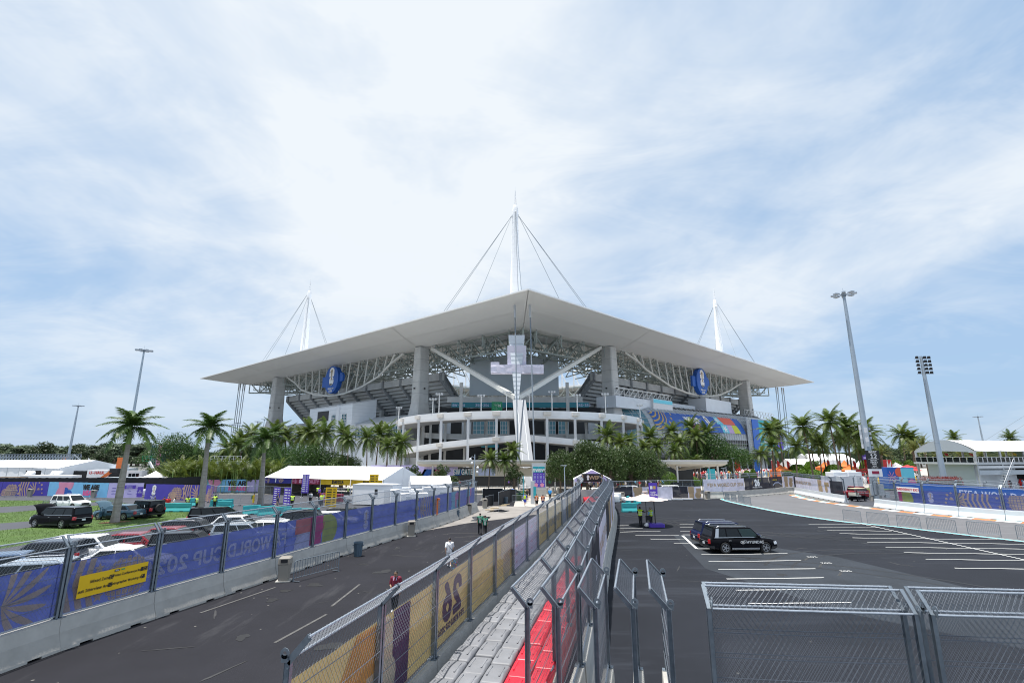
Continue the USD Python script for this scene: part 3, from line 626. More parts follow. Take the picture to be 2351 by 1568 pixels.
# masts with spires and stay cables
def mast(x,y,corner,tip=107.0,lowz=43.0):
    base,top = np.array([x,y,lowz]),np.array([x,y,97.5]); c = np.array([*o0[corner],0]) - np.array([x,y,0]); c /= np.linalg.norm(c); t_ = np.array([-c[1],c[0],0])
    def ring(z,a): return [np.array([x,y,z]) + c * u + t_ * v for u,v in ((-a,-a * .55),(-a * .55,-a),(a * .55,-a),(a,-a * .55),(a,a * .55),(a * .55,a),(-a * .55,a),(-a,a * .55))]
    ms = MB().loft([ring(lowz,2.35),ring(70,1.75),ring(93,1.05),ring(95,1.2),ring(98,1.05),ring(99.5,.6)]).build('mast','mast_white',st,25)
    m = MB()
    for q in range(3): 
        a = q * 2 * PI / 3; m.tube([[x + .42 * math.cos(a),y + .42 * math.sin(a),99],[x + .1 * math.cos(a),y + .1 * math.sin(a),tip - 1.2]],[.13,.08],5)
    for z in np.arange(100,tip - 1,1.1): m.box((x,y,z),(.55 * (tip - z) / 8 + .12,.55 * (tip - z) / 8 + .12,.09))
    m.tube([[x,y,tip - 1.5],[x,y,tip]],.05,4); m.build('spire','mast_white',ms)
    m = MB()
    for z in np.arange(lowz + 4,93,3.0): 
        a = np.interp(z,[lowz,70,93],[2.35,1.75,1.05]) + .01; m.loft([ring(z,a),ring(z + .06,a)],cap=False)
    m.build('panel_joint','steel_white',ms)
    k,kp,kn = corner,(corner - 1) % 4,(corner + 1) % 4
    e1 = (o0[kn] - o0[k]) / np.linalg.norm(o0[kn] - o0[k]); e2 = (o0[kp] - o0[k]) / np.linalg.norm(o0[kp] - o0[k]); ic = o1[k]
    for (u,v,w) in ((0,0,0),(1.6,0,0),(28,2,1),(50,3,1),(2,28,1),(3,50,1),(52,3,1),(3,52,1)):
        g = ic + e1 * u + e2 * v; zz = 46 if w < 2 else 49.5
        h = np.array([x,y,96.8 if w == 0 else 95.4]); h[:2] += (g - h[:2]) / np.linalg.norm(g - h[:2]) * 1.2
        MB().tube([h,v3(g,zz)],.08,5).build('stay_cable','galv_dark',st)
        MB().tube([h,h + (v3(g,zz) - h) * .018],.22,6).build('cable_socket','steel_grey',ms)
    return ms
mast(1.2,172,0); mast(-117,272,1); mast(124,289,3)
def tie(x0,x1,Y0,Y1,z0):
    MB().tube([(x0,Y0,z0),(x1,Y1,0)],.17,6).build('tie_down_cable','galv_dark',st)
    d = np.array([x1 - x0,Y1 - Y0,-z0]); MB().tube([np.array([x0,Y0,z0]) + d * .0,np.array([x0,Y0,z0]) + d * .085],[.34,.26],8).build('cable_socket','steel_grey',st)
tie(.75,1.35,126,106,45.6); tie(4.75,4.8,126,106,45.6)
for q in range(4):
    a = at(547.5 + [0,3.6,10,14][q],893,262 + q); b = at(536 + [0,5,8,13][q],985,262 + q)
    b[2] = 0; tie(a[0],b[0],a[1],b[1],44.2)
    a = at(1782 + [0,4,13,17][q],897,277 + q); b = at(1789 + [0,4,14,20][q],985,277 + q); tie(a[0],b[0],a[1],b[1],44.2)
# inclined leg, node and raking struts under the near corner
def slab(p0,p1,w0,w1,th,nm,mt,n=1):
    p0,p1 = np.array(p0,float),np.array(p1,float); d = p1 - p0; d /= np.linalg.norm(d); a = np.array([1.,0,0]); b = np.cross(a,d)
    m = MB().loft([[p + a * i * w / 2 + b * j * th / 2 for i,j in ((-1,-1),(1,-1),(1,1),(-1,1))] for p,w in ((p0,w0),(p1,w1))])
    return m.build(nm,mt,st)
leg = slab((3.35,104.9,0),(1.74,120.6,19.65),3.3,3.15,1.0,'inclined_leg','leg_shaded_grey')
m = MB()
for x in (-.6,.75): 
    m.bar((3.35 + x,104.45,.3),(1.74 + x,120.1,19.9),.10,.03,(0,-1,0))
m.build('leg_rib','concrete_white',leg)
sh = slab((1.2,121.2,19.3),(1.2,124.5,37.0),.8,4.2,.8,'lower_shaft','cladding')
for q in range(14):
    z = 20.4 + q * 1.1; w = .8 + 3.4 * (z - 19.3) / 17.7; MB().box((1.2,120.75 + (z - 19.3) * .187,z),(w,.05,.05)).build('panel_joint','panel_grey',sh)
MB().bar((.95,121.5,20.6),(-28.0,169.5,43.3),1.1,1.1).build('raking_strut','truss_cream',st)
MB().bar((1.45,121.5,20.6),(31.0,169.0,43.6),1.1,1.1).build('raking_strut','truss_cream',st)
sc = MB().bbox((-15.9,184.2,28.6),(17.5,186.2,43.3)).build('scoreboard','board_grey',st)
m = MB()
for x in (-12,-6,0,6,12): m.bar((x + 1,185.5,22),(x + 4,185.5,28.6),.5); m.bar((x + 1,185.5,22),(x + 1,185.5,28.6),.5)
m.build('scoreboard_frame','truss_cream',sc)
a,b = at(1165,795,124),at(1208,838,124); MB().bbox((a[0],123.2,a[2]),(b[0],124.6,b[2])).build('covered_speaker','speaker_cover',st)
a,b = at(1127,839,123),at(1248,858,123)
rr = np.random.default_rng(1)
MB().grid(lambda u,v: np.array([lerp(a[0],b[0],u),122.3 - .18 * meshkit.noise(np.array([u * 14,v * 3,0.])),lerp(a[2],b[2],v) + .1 * math.sin(u * 19)]),30,4).bbox((a[0] + .05,122.35,a[2] + .1),(b[0] - .05,123.6,b[2] - .1)).build('covered_speaker','speaker_cover',st)
a,b = at(1127,832,123),at(1146,842,123); MB().bbox((a[0],122.4,a[2]),(b[0],123.5,b[2] + .3)).build('covered_speaker','speaker_cover',st)
# upper seating decks
for side,s0,s1 in ((0,59.5,177),(1,58.5,192)):
    prof = [(25,35.7),(25,33.0)]; n = 15
    for q in range(n): prof += [(25 + 1.35 * (q + 1),33.0 - 1.15 * q),(25 + 1.35 * (q + 1),33.0 - 1.15 * (q + 1))]
    lo = prof[1:]
    m = MB()
    def strip(A,B): m.quad(SP(side,s0,*A),SP(side,s1,*A),SP(side,s1,*B),SP(side,s0,*B))
    for A,B in zip(lo[:-1],lo[1:]): strip(A,B)
    strip((26.2,35.4),lo[-1])
    ud = m.build('upper_deck','concrete_grey',st)
    MB().loft([[SP(side,s,25 - .05,z) for z in (33.0,35.7)] + [SP(side,s,25.9,z) for z in (35.7,33.0)] for s in (s0,s1)]).build('parapet','concrete_grey',ud)
    for s in ([s0 + .6] + list(np.arange(72,s1,11.5)) + [s1 - .5]):
        pr = [(24.4,36),(24.4,33.2),(27,30.6),(25 + 1.35 * n,33 - 1.15 * n - 2.2),(25 + 1.35 * n,33 - 1.15 * n)]
        MB().loft([[SP(side,s + e,o,z) for o,z in pr + [(26.3,33.5),(26.3,36)]] for e in (-.45,.45)]).build('raker_beam','concrete_dark',ud)
        if s < 130: MB().loft([[SP(side,s + a,33 + b,z) for a,b in ((-.7,-.7),(.7,-.7),(.7,.7),(-.7,.7))] for z in (12,25.5)]).build('deck_column','concrete_grey',ud)
    m = MB()
    for s in np.arange(s0,s1,3): m.box(SP(side,s,30 + R.uniform(-1,4),31 - R.uniform(0,4)),(.6,.6,.3))
    m.build('deck_light','dark',ud)
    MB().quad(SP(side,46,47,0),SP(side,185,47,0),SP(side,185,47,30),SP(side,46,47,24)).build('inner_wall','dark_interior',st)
    MB().loft([[SP(side,s,o,z) for o,z in ((14,18.4),(14,19.4),(46,19.4),(46,18.4))] for s in (47,180)]).build('concourse_slab','concrete_grey',st)
    MB().loft([[SP(side,s,o,z) for o,z in ((33.5,20.8),(33.5,22.0),(34.2,22.0),(34.2,20.8))] for s in (56,118)]).build('teal_fascia','teal_band',st)
    MB().loft([[SP(side,s,o,z) for o,z in ((17,19.4),(17,20.6),(17.4,20.6),(17.4,19.4))] for s in (48,130)]).build('concourse_parapet','concrete_grey',st)
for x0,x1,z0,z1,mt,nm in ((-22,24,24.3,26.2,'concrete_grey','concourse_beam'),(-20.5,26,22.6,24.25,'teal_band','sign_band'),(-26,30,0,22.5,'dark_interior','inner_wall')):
    MB().bbox((x0,168 if mt != 'teal_band' else 167.8,z0),(x1,168.6,z1)).build(nm,mt,st)
def wtext(s,p,h,mt,parent,ux=(1,0,0),uz=(0,0,1),bold=True,depth=.05,nm='lettering',center=True,mirror=False,sx=1.):
    t = meshkit.text_mesh(s,h,depth,bold); v = np.array(t.vertices)
    if center: v[:,0] -= (v[:,0].min() + v[:,0].max()) / 2
    v[:,0] *= -sx if mirror else sx
    ux,uz = np.array(ux,float),np.array(uz,float); un = np.cross(ux,uz)
    w = np.array(p) + v[:,:1] * ux + v[:,1:2] * uz + (v[:,2:] + .001) * un
    f = np.array(t.faces)
    return MB().add(w,f[:,::-1] if mirror else f).build(nm,mt,parent)
for s,px in (('SW-300',1053),('355-354',1107),('353-352',1340),('SW-300',1408)): 
    p = at(px,931.5,167.7); wtext(s,(p[0],167.75,22.95),.75,'s_paleblue',st)
# plain central columns under the scoreboard
for x in (-16.5,18): MB().bbox((x - .5,160,17),(x + .5,161,30)).build('deck_column','concrete_grey',st)
# left white annexe: low wing with a band of windows, taller block
def prismS(side,prof,s0,s1,nm,mt,parent): return MB().loft([[SP(side,s,o,z) for o,z in prof] for s in (s0,s1)]).build(nm,mt,parent)
wing = prismS(0,[(8,0),(8,17.3),(15.5,20.0),(15.5,0)],57,86,'annexe_wing','cladding',st)
prismS(0,[(7.6,17.25),(15.8,20.2),(15.8,20.5),(7.6,17.6)],56.7,86,'annexe_roof','cladding_roof',wing)
wing2 = prismS(0,[(8,0),(8,17.3),(15.5,20.0),(15.5,0)],115.5,150,'annexe_wing','cladding',st)
prismS(0,[(7.6,17.25),(15.8,20.2),(15.8,20.5),(7.6,17.6)],115.5,150.3,'annexe_roof','cladding_roof',wing2)
for s0,s1,pw in ((58.5,85.5,wing),(117,148,wing2)):
    for s in np.arange(s0,s1 - 3,7.0):
        w = prismS(0,[(7.9,12.7),(7.9,16.3),(8.1,16.3),(8.1,12.7)],s,s + 6.3,'window','window_teal',pw)
        m = MB()
        for q in range(8): m.bar(SP(0,s + q * .9,7.86,12.7),SP(0,s + q * .9,7.86,16.3),.1)
        for z in (12.75,13.9,15.1,16.25): m.bar(SP(0,s,7.86,z),SP(0,s + 6.3,7.86,z),.1)
        m.build('frame','concrete_white',w)
tw = MB().loft([[SP(0,s,o,z) for o,z in ((6,0),(6,zt),(16,zt + 2.2),(16,0))] for s,zt in ((85.6,25.0),(116,24.6))]).build('annexe_tower','cladding',st)
MB().loft([[SP(0,s,o,z) for o,z in ((5.8,zt),(16.1,zt + 2.3),(16.1,zt + 2.5),(5.8,zt + .2))] for s,zt in ((85.4,25.0),(116.2,24.6))]).build('tower_roof','cladding_roof',tw)
m = MB()
for z in np.arange(9,25,1.3): m.bar(SP(0,85.58,6,z),SP(0,85.58,16,z),.04); m.bar(SP(0,85.6,5.99,z),SP(0,116,5.99,z),.04)
m.build('panel_joint','panel_grey',tw)
for s,w_,z0,z1 in ((89,3.0,12,21.5),(96.5,2.6,12,21.5),(113.5,1.8,12,21)):
    w = prismS(0,[(5.9,z0),(5.9,z1),(6.1,z1),(6.1,z0)],s,s + w_,'window','window_teal',tw); m = MB()
    for z in np.arange(z0,z1 + .1,1.05): m.bar(SP(0,s,5.86,z),SP(0,s + w_,5.86,z),.1)
    for q in range(4): m.bar(SP(0,s + q * w_ / 3,5.86,z0),SP(0,s + q * w_ / 3,5.86,z1),.1)
    m.build('frame','concrete_white',w)
prismS(0,[(5.85,19.5),(5.85,23.2),(6.1,23.2),(6.1,19.5)],101.5,109.5,'window','dark',tw)
MB().tube([SP(0,94.5,5.8,0),SP(0,94.5,5.8,24.6)],.7,12).build('corner_tube','cladding',tw)
prismS(0,[(10,0),(10,11.5),(40,11.5),(40,0)],48,150,'ground_storey','concrete_grey',st)
# right curved glass facade
FP = [(14.5,24.9),(11.5,22.9),(8.9,19.5),(7.4,15.8),(7.0,12.0),(7.6,9.4),(9.8,7.2),(13.5,5.9),(20,5.6)]
def facP(t): 
    x = np.linspace(0,1,len(FP)); return np.interp(t,x,[a for a,_ in FP]),np.interp(t,x,[b for _,b in FP])
def zt(s): return 1 + .035 * np.clip((s - 72) / 74,0,1.4)
def FS(s,t,e=0.):
    o,z = facP(t); c = max(0,80 - s) ** 2 / 60 + max(0,s - 175) ** 2 / 90
    return SP(1,s,o + c - e,z * zt(s))
fac = MB().grid(lambda u,v: FS(60 + 150 * u,v),75,20).build('glass_facade','panel_grey',st,True)
m = MB()
for s in np.arange(60,211,2.45): m.tube([FS(s,t,.12) for t in np.linspace(0,1,16)],.10,4)
m.build('mullion','steel_grey',fac,kind='stuff')
m = MB()
for t in np.linspace(.08,.98,17): m.tube([FS(s,t,.1) for s in np.linspace(60,210,60)],.08,4)
m.build('transom','steel_grey',fac,kind='stuff')
m = MB().grid(lambda u,v: FS(66 + 144 * u,.47 + .13 * v,.06),60,6); m.build('window_band','dark',fac)
m = MB().grid(lambda u,v: FS(61 + 9 * u,.06 + .5 * v,.06),8,10); m.build('corner_glass','window_sky',fac,True)
m = MB().grid(lambda u,v: FS(60 + 150 * u,.0 + .06 * v,.08),60,3); m.build('skylight_band','dark_interior',fac)
for s in np.arange(66,208,3.9): MB().bar(FS(s,0,-.3) + [0,0,.3],FS(s,.17,.25),.22,.3).build('skylight_fin','steel_white',fac)
prismS(1,[(16,0),(16,5.6),(34,5.6),(34,0)],62,205,'ground_storey','dark_interior',st)
for s in np.arange(70,200,8): MB().tube([SP(1,s,12.5,0),SP(1,s,12.5,5.8)],.45,10).build('entrance_column','concrete_white',st)
for (s0,s1,o0_,z0,z1,mt) in ((55,77,13,22.5,26.4,'cladding'),(77,91,12,22.5,27.0,'concrete_white'),(92,122,18,22.5,27.5,'cladding'),(124,150,14,22.5,31.0,'cladding')):
    b = prismS(1,[(o0_,z0),(o0_,z1),(o0_ + 8,z1),(o0_ + 8,z0)],s0,s1,'plant_room',mt,st)
MB().loft([[SP(1,s,o,z) for o,z in ((11.9,25.5),(11.9,26.8),(12.1,26.8),(12.1,25.5))] for s in (77.2,90.8)]).build('teal_stripe','s_aqua',st)
m = MB()
for s in np.arange(55,92,3):
    m.bar(SP(1,s,13.5,26.5),SP(1,s,13.5,29.3),.16); m.bar(SP(1,s,13.5,26.6),SP(1,s + 3,13.5,29.2),.14)
m.bar(SP(1,55,13.5,29.3),SP(1,92,13.5,29.3),.2); m.bar(SP(1,55,13.5,27.2),SP(1,92,13.5,27.2),.14); m.build('roof_railing','steel_white',st)
m = MB()
for s in np.arange(165,203,4):
    m.bar(SP(1,s,14,25.4),SP(1,s,14,28.6),.16); m.bar(SP(1,s,14,25.5),SP(1,s + 4,14,28.4),.12)
m.bar(SP(1,165,14,28.6),SP(1,203,14,28.6),.16); m.build('roof_railing','steel_white',st)
# spiral pedestrian ramps in front of the stadium
RC,RR = np.array([2.4,160.0]),38.0
rp = thing('spiral_ramp','white curved pedestrian ramps on tall columns in front of the stadium','ramp')
def RPT(a,r,z): return np.array([RC[0] + r * math.sin(a),RC[1] - r * math.cos(a),z])
def band(zf,h,a0,a1,nm):
    AA = np.linspace(a0,a1,61)
    rings = [[RPT(a,RR,zf(a) + h),RPT(a,RR - .35,zf(a) + h),RPT(a,RR - .35,zf(a) + .65),RPT(a,RR - 7.2,zf(a) + .6),RPT(a,RR - 7.2,zf(a) + h - .2),RPT(a,RR - 7.5,zf(a) + h - .2),RPT(a,RR - 7.5,zf(a) + .05),RPT(a,RR - .4,zf(a) - .05),RPT(a,RR,zf(a) + .1)] for a in AA]
    b = MB().loft(rings).build(nm,'ramp_white',rp,25)
    MB().loft([[RPT(a,RR + .015,zf(a) + .42),RPT(a,RR + .015,zf(a) + .47)] for a in AA],close=False,cap=False).build('shadow_joint','panel_grey',b)
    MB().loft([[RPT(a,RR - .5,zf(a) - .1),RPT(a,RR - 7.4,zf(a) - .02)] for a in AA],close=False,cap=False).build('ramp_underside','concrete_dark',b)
    return b
up = lambda a: 15.6 - .25 * abs(a); lo = lambda a: 10.25 - 3.1 * abs(a)
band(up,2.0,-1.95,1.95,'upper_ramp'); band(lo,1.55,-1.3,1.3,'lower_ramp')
ib = MB().loft([[RPT(a,RR - 8,12.6 - 2 * math.cos(a) + .0),RPT(a,RR - 8.3,12.6 - 2 * math.cos(a)),RPT(a,RR - 8.3,14.1 - 2 * math.cos(a)),RPT(a,RR - 8,14.1 - 2 * math.cos(a))] for a in np.linspace(-1.5,1.5,40)]).build('inner_ramp','concrete_grey',rp)
for q,a in enumerate([-1.5,-1.3,-1.07,-.81,-.575,-.36,-.165,.165,.36,.575,.81,1.07,1.3,1.5]):
    MB().bar(RPT(a,RR - .25,0),RPT(a,RR - .25,15.9),.62,.62).build('ramp_column','concrete_white',rp)
    MB().bar(RPT(a * .97 + .05,RR - 7.3,0),RPT(a * .97 + .05,RR - 7.3,15.9),.62,.62).build('ramp_column','concrete_grey',rp)
    MB().box(RPT(a,RR + .1,up(a) + 1.3),(1.9,.9,.85),a).build('drain_box','ramp_box',rp)
    if q % 2 == 0: MB().box(RPT(a,RR + .1,lo(a) + .95),(1.8,.9,.85),a).build('drain_box','ramp_box',rp)
for a,hh in ((-1.35,3.2),(-.66,3.4),(-.60,4.6),(-.27,3.6),(-.10,4.2),(.05,3.4),(.2,4.4),(.38,3.8),(.62,4.6),(1.2,3.4)):
    p = RPT(a,RR - .2,17.6); t = MB().tube([p,p + [0,0,hh]],.12,6).build('ramp_lamp_post','steel_white',rp)
    m = MB().bar(p + [-.8,0,hh - .1],p + [.8,0,hh - .1],.1)
    for x in (-.7,0,.7): m.box(p + [x,-.1,hh + .25],(.5,.4,.45),ry=.2)
    m.build('floodlight','steel_grey',t)
# dark building behind the ramps, with tall glazed panels
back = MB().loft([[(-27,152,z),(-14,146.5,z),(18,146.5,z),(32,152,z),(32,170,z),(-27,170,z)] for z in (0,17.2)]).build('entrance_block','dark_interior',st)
for px0,px1,mt in ((1087,1112,'window_sky'),(1116,1141,'window_sky'),(1149,1166,'window_sky'),(1010,1035,'panel_grey'),(1040,1060,'window_teal'),(1062,1082,'panel_grey'),(1255,1275,'window_sky'),(1281,1305,'window_sky'),(1312,1335,'window_sky'),(1345,1372,'panel_grey'),(1377,1404,'window_teal'),(1405,1430,'panel_grey')):
    Y = 146.2 if 1062 < px0 < 1310 else 149.5 if px0 > 1300 or px0 < 1062 else 146.2
    a,b = at(px0,968,Y),at(px1,1006,Y)
    w = MB().bbox((a[0],Y - 1.2,b[2]),(b[0],Y - .9,a[2])).build('window',mt,back); m = MB()
    for q in range(4): m.box((lerp(a[0],b[0],q / 3),Y - 1.24,(a[2] + b[2]) / 2),(.12,.06,a[2] - b[2]))
    for q in range(5): m.box(((a[0] + b[0]) / 2,Y - 1.24,lerp(a[2],b[2],q / 4)),(b[0] - a[0],.06,.1))
    m.build('frame','steel_grey',w)
for px,mt in ((1125,'teal_band'),(1030,'s_yellow'),(1385,'s_yellow'),(1325,'teal_band')):
    a = at(px,1024,146); MB().box((a[0],145.2 if abs(px - 1200) < 100 else 148,a[2]),(5,.2,.8)).build('lit_sign',mt,back)
# green welcome board on the upper concourse
g = thing('welcome_board','green welcome board with a white palm drawing on the upper concourse','board',(*at(1141,935,160)[:2],0))
a,b = at(1129,922.5,160),at(1153,947,160); cx = (a[0] + b[0]) / 2
MB().box((0,0,(a[2] + b[2]) / 2),(b[0] - a[0],.3,a[2] - b[2])).build('panel','s_green',g)
zc = (a[2] + b[2]) / 2; m = MB()
for q in range(7): m.bar((-.3,-.18,zc + .7),(-.3 + .9 * math.cos(q * .9),-.18,zc + .7 + .6 * math.sin(q * .9)),.10,.03)
m.bar((-.3,-.18,zc + .7),(-.1,-.18,zc - 1.2),.12,.03); m.bar((-1.2,-.18,zc - .4),(.8,-.18,zc - .9),.09,.03); m.build('palm_drawing','white',g)
wtext('hi',(.9,-.2,zc + .1),.8,'white',g)
for px0,px1,mt,tx in ((1149,1176,'s_crimson',''),(1160,1176,'s_yellow',''),(1248,1275,'s_yellow','')):
    a,b = at(px0,944,158),at(px1,949,158); o = solo('concourse_banner',MB().bbox((a[0],157.9 - .2 * (mt == 's_yellow'),b[2]),(b[0],158 - .2 * (mt == 's_yellow'),a[2])),mt,f"{'red' if 'crim' in mt else 'yellow'} banner on the upper concourse rail {'right' if px0 > 1200 else 'left'} of the inclined leg",'banner')
# ---------------------------------------------------------------- big signs and banners on the stadium
def d26(w=1.0):
    """the stacked 2 over 6 emblem as shapely shapes in a 1 x 2 box: digits, trophy"""
    c = lambda x,y,r: Point(x,y).buffer(r,24)
    two = unary_union([c(.5,1.55,.45).intersection(sbox(0,1.5,1,2.05)),sbox(.05,1.36,.95,1.58),sbox(.45,1.3,.95,1.75),sbox(.05,1.06,.95,1.36)]).difference(unary_union([sbox(0,1.46,.33,1.60)]))
    six = unary_union([c(.5,.5,.45),sbox(.05,.5,.95,.72),c(.5,.58,.45).intersection(sbox(0,.6,1,1.03))])
    six = six.difference(sbox(.72,.64,1,.74))
    tro = unary_union([c(.5,1.62,.17),Polygon([(.36,1.6),(.64,1.6),(.58,1.2),(.56,.95),(.62,.66),(.38,.66),(.44,.95),(.42,1.2)])])
    return two.buffer(.03).buffer(-.0),six,tro
def fnS(side,s,z,off,sx,dirn):                      # print frame on a plane along the stadium side; +u runs in the picture's left-to-right sense
    d = (D1,D2)[side] * dirn
    def f(u,v,w):
        p = SP(side,s,off,z); return np.array([p[0] + d[0] * u * sx,p[1] + d[1] * u * sx,z + v * sx])
    return f
for side,s,z,lab in ((0,118.4,37.8,'left'),(1,125.4,38.4,'right')):
    sg = thing('emblem_sign',f'blue oval tournament emblem sign hanging from the {lab} bow truss','sign')
    dirn = -1 if side == 0 else 1
    oval = affinity.scale(Point(0,0).buffer(1,40),5.2,5.75); arm = sbox(-7.9,-.9,7.9,1.6); tab = unary_union([sbox(-8.2,-2.6,-5.6,1.8),sbox(5.6,-1.2,7.2,2.4)])
    shp = unary_union([oval,arm,tab]) ; dd = (D1,D2)[side] * dirn; nn = (N1,N2)[side]
    M = np.eye(4); M[:3,0] = [*dd,0]; M[:3,1] = [0,0,1]; M[:3,2] = [-nn[0],-nn[1],0]; M[:3,3] = SP(side,s,17.0,z)
    MB().prism(oval,-.4,1.6).xform(M).build('disc','s_deep',sg); [MB().prism(g_,.2,1.1).xform(M).build('side_arm','s_deep',sg) for g_ in unary_union([arm,tab]).difference(oval).geoms]
    two,six,tro = d26(); K = lambda q,z0: MB().poly(affinity.translate(affinity.scale(q,3.9,3.9,origin=(.5,1)),-.5,.2),z0)
    K(unary_union([two,six]),1.63).xform(M).build('numerals','white',sg); K(tro,1.66).xform(M).build('trophy','s_cocoa',sg)
    ux,uz = [*dd,0],[0,0,1]; o = M[:3,3] + np.array([-nn[0],-nn[1],0]) * 1.66
    wtext('FIFA',o + [0,0,-2.4],.75,'black',sg,ux,uz); wtext('WORLD CUP',o + [0,0,-4.0],.55,'white',sg,ux,uz); wtext('2026',o + [0,0,-5.2],.85,'white',sg,ux,uz)
def facfn(s0,k,e):                                      # print on the curved facade: u metres along, v 0..1 of its height band
    return lambda u,v,w: FS(s0 + u,k[0] + (k[1] - k[0]) * (1 - v),e)
def dense(p,n=.7):
    return shapely.segmentize(p,n)
fb = thing('facade_banner','long blue banner with gold stars and bright arcs on the curved facade','banner')
KB = (.155,.385); BW = 74.0
def fprint(shape,nm,mt,e):
    """shape in metres along x (0..74) and 0..7 in height; cut into strips so that it follows the curve"""
    m = MB()
    for x in np.arange(0,BW,4.):
        for y in np.arange(0,7,1.4):
            g = shape.intersection(sbox(x,y,x + 4,y + 1.4))
            if not g.is_empty:
                g = MultiPolygon([q for q in getattr(g,'geoms',[g]) if q.geom_type == 'Polygon'])
                if len(g.geoms): m.poly(g,0,lambda u,v,w: facfn(72,KB,e)(u,v / 7,w))
    if m.v: m.build(nm,mt,fb,True)
full = sbox(0,0,BW,7)
fprint(full,'sheet','s_deep',.30)
arcs = unary_union([Point(0,9).buffer(r + .55,32).difference(Point(0,9).buffer(r,32)) for r in (2.5,4.0,5.5,7.0,8.5)]).intersection(sbox(0,0,14,7)); fprint(arcs,'gold_arcs','s_gold',.36)
def star(x,y,r): return Polygon([(x + (r if i % 2 == 0 else r * .42) * math.sin(i * PI / 5),y + (r if i % 2 == 0 else r * .42) * math.cos(i * PI / 5)) for i in range(10)])
fprint(unary_union([star(3.2,.9,.8),star(6.2,1.6,.85),star(9.0,2.9,.85),star(11.3,4.5,.9),star(13.2,6.3,.7)]),'stars','s_gold',.36)
def tshape(s,x,y,h,bold=True,mirror=False,stretch=1.0):
    t = meshkit.text_mesh(s,h,.01,bold); v = np.array(t.vertices); f = np.array(t.faces); k = (v[f][:,:,2] > .005).all(1)
    g = unary_union([Polygon(v[q][:,:2]).buffer(1e-4) for q in f[k]])
    g = affinity.scale(g,-stretch if mirror else stretch,1,origin=(0,0)); b = g.bounds; return affinity.translate(g,x - (b[0] + b[2]) / 2,y)
fprint(tshape('WE ARE',27.5,3.3,2.3).buffer(.14),'lettering','white',.36); fprint(tshape('MIAMI',27.5,.5,2.3).buffer(.14),'lettering','s_pink',.36)
two,six,tro = d26(); em = lambda q: affinity.translate(affinity.scale(q,3.3,3.3,origin=(0,0)),39,.3)
fprint(em(unary_union([two,six])),'numerals','white',.36); fprint(em(tro),'trophy','s_cocoa',.40)
c = lambda x,y,r: Point(x,y).buffer(r,24)
fprint(unary_union([sbox(48.5,3.6,56,6.9).intersection(c(55,3.6,6.6)),sbox(51,0,57,3.5)]),'aqua_shape','s_aqua',.36)
fprint(unary_union([sbox(53,3.6,62,6.95).intersection(c(58,7.5,5)),sbox(58,3.6,67,6.95).intersection(unary_union([c(64,5.2,2.9),sbox(58,3.6,64,6.95)]))]),'coral_shape','s_coral',.38)
fprint(sbox(57,0,63,3.5),'mauve_shape','s_mauve',.38); fprint(sbox(62,0,71,3.5).intersection(unary_union([c(64,0,4.6),sbox(62,0,66,3.5)])),'lime_shape','s_lime',.40)
pl = unary_union([LineString([(54,1.7),(54 + 1.9 * math.cos(a),1.7 + 1.5 * math.sin(a))]).buffer(.22) for a in np.arange(0,6.2,.8)] + [LineString([(50.5,5.5),(50.5 + 1.7 * math.cos(a),5.3 + 1.3 * math.sin(a))]).buffer(.2) for a in np.arange(0,6.2,1.0)])
fprint(pl,'palm_drawing','white',.39)
# big screen on its frame at the right of the facade
bs = thing('video_screen','big blue and teal advertising screen in a grey frame right of the banner','screen')
def scr(s0,s1,z0,z1,e,nm,mt):
    return MB().loft([[SP(1,s,o,z) for o,z in ((6.1 - e,z0),(6.1 - e,z1),(6.4 - e,z1),(6.4 - e,z0))] for s in (s0,s1)]).build(nm,mt,bs)
scr(146.5,187,8.0,23.6,-.3,'frame','panel_grey'); scr(150.5,158,8.8,22.8,.5,'picture','s_deep'); scr(157.5,186,8.8,22.8,.45,'picture','s_teal')
m = MB()
for q in np.arange(146.6,151,.9): m.bar(SP(1,q,5.95,8.1),SP(1,q,5.95,23.5),.12)
for z in np.arange(8.2,23.5,1.0): m.bar(SP(1,146.6,5.95,z),SP(1,150.4,5.95,z),.1)
m.build('frame_grid','steel_grey',bs)
ux = [*D2,0]
for tx,z,h in (('26',20.0,1.6),('PLAY THE',16.7,1.45),('FIFA WORLD CUP',14.6,1.45),('YOUR WAY',12.5,1.45),('PLAYFIFA.COM',10.0,.7)):
    t = meshkit.text_mesh(tx,h,.05,True); wd = t.bounds[1][0] - t.bounds[0][0]; kx = min(1.0,17.5 / wd) if len(tx) > 4 else 1.; t.apply_scale([kx,1,1])
    v = np.array(t.vertices); p = SP(1,161.0,5.2,z); v = p + v[:,:1] * np.array(ux) + v[:,1:2] * np.array([0,0,1.]) + v[:,2:] * np.array([-N2[0],-N2[1],0]); MB().add(v,t.faces).build('lettering','white',bs)
MB().tm(trimesh.creation.cylinder(4.4,.1,sections=32),np.array([[D2[0],0,-N2[0],SP(1,183,5.3,13.5)[0]],[D2[1],0,-N2[1],SP(1,183,5.3,13.5)[1]],[0,1,0,13.5],[0,0,0,1]])).build('violet_disc','s_purple',bs)
f2 = thing('facade_banner','coral and lilac banner on the far right end of the curved facade','banner')
for s0,s1,mt in ((188,194,'s_coral'),(194,199,'s_lilac'),(199,205,'s_deep')): MB().grid(lambda u,v: FS(s0 + (s1 - s0) * u,.17 + .22 * v,.3),6,6).build('sheet',mt,f2,True)
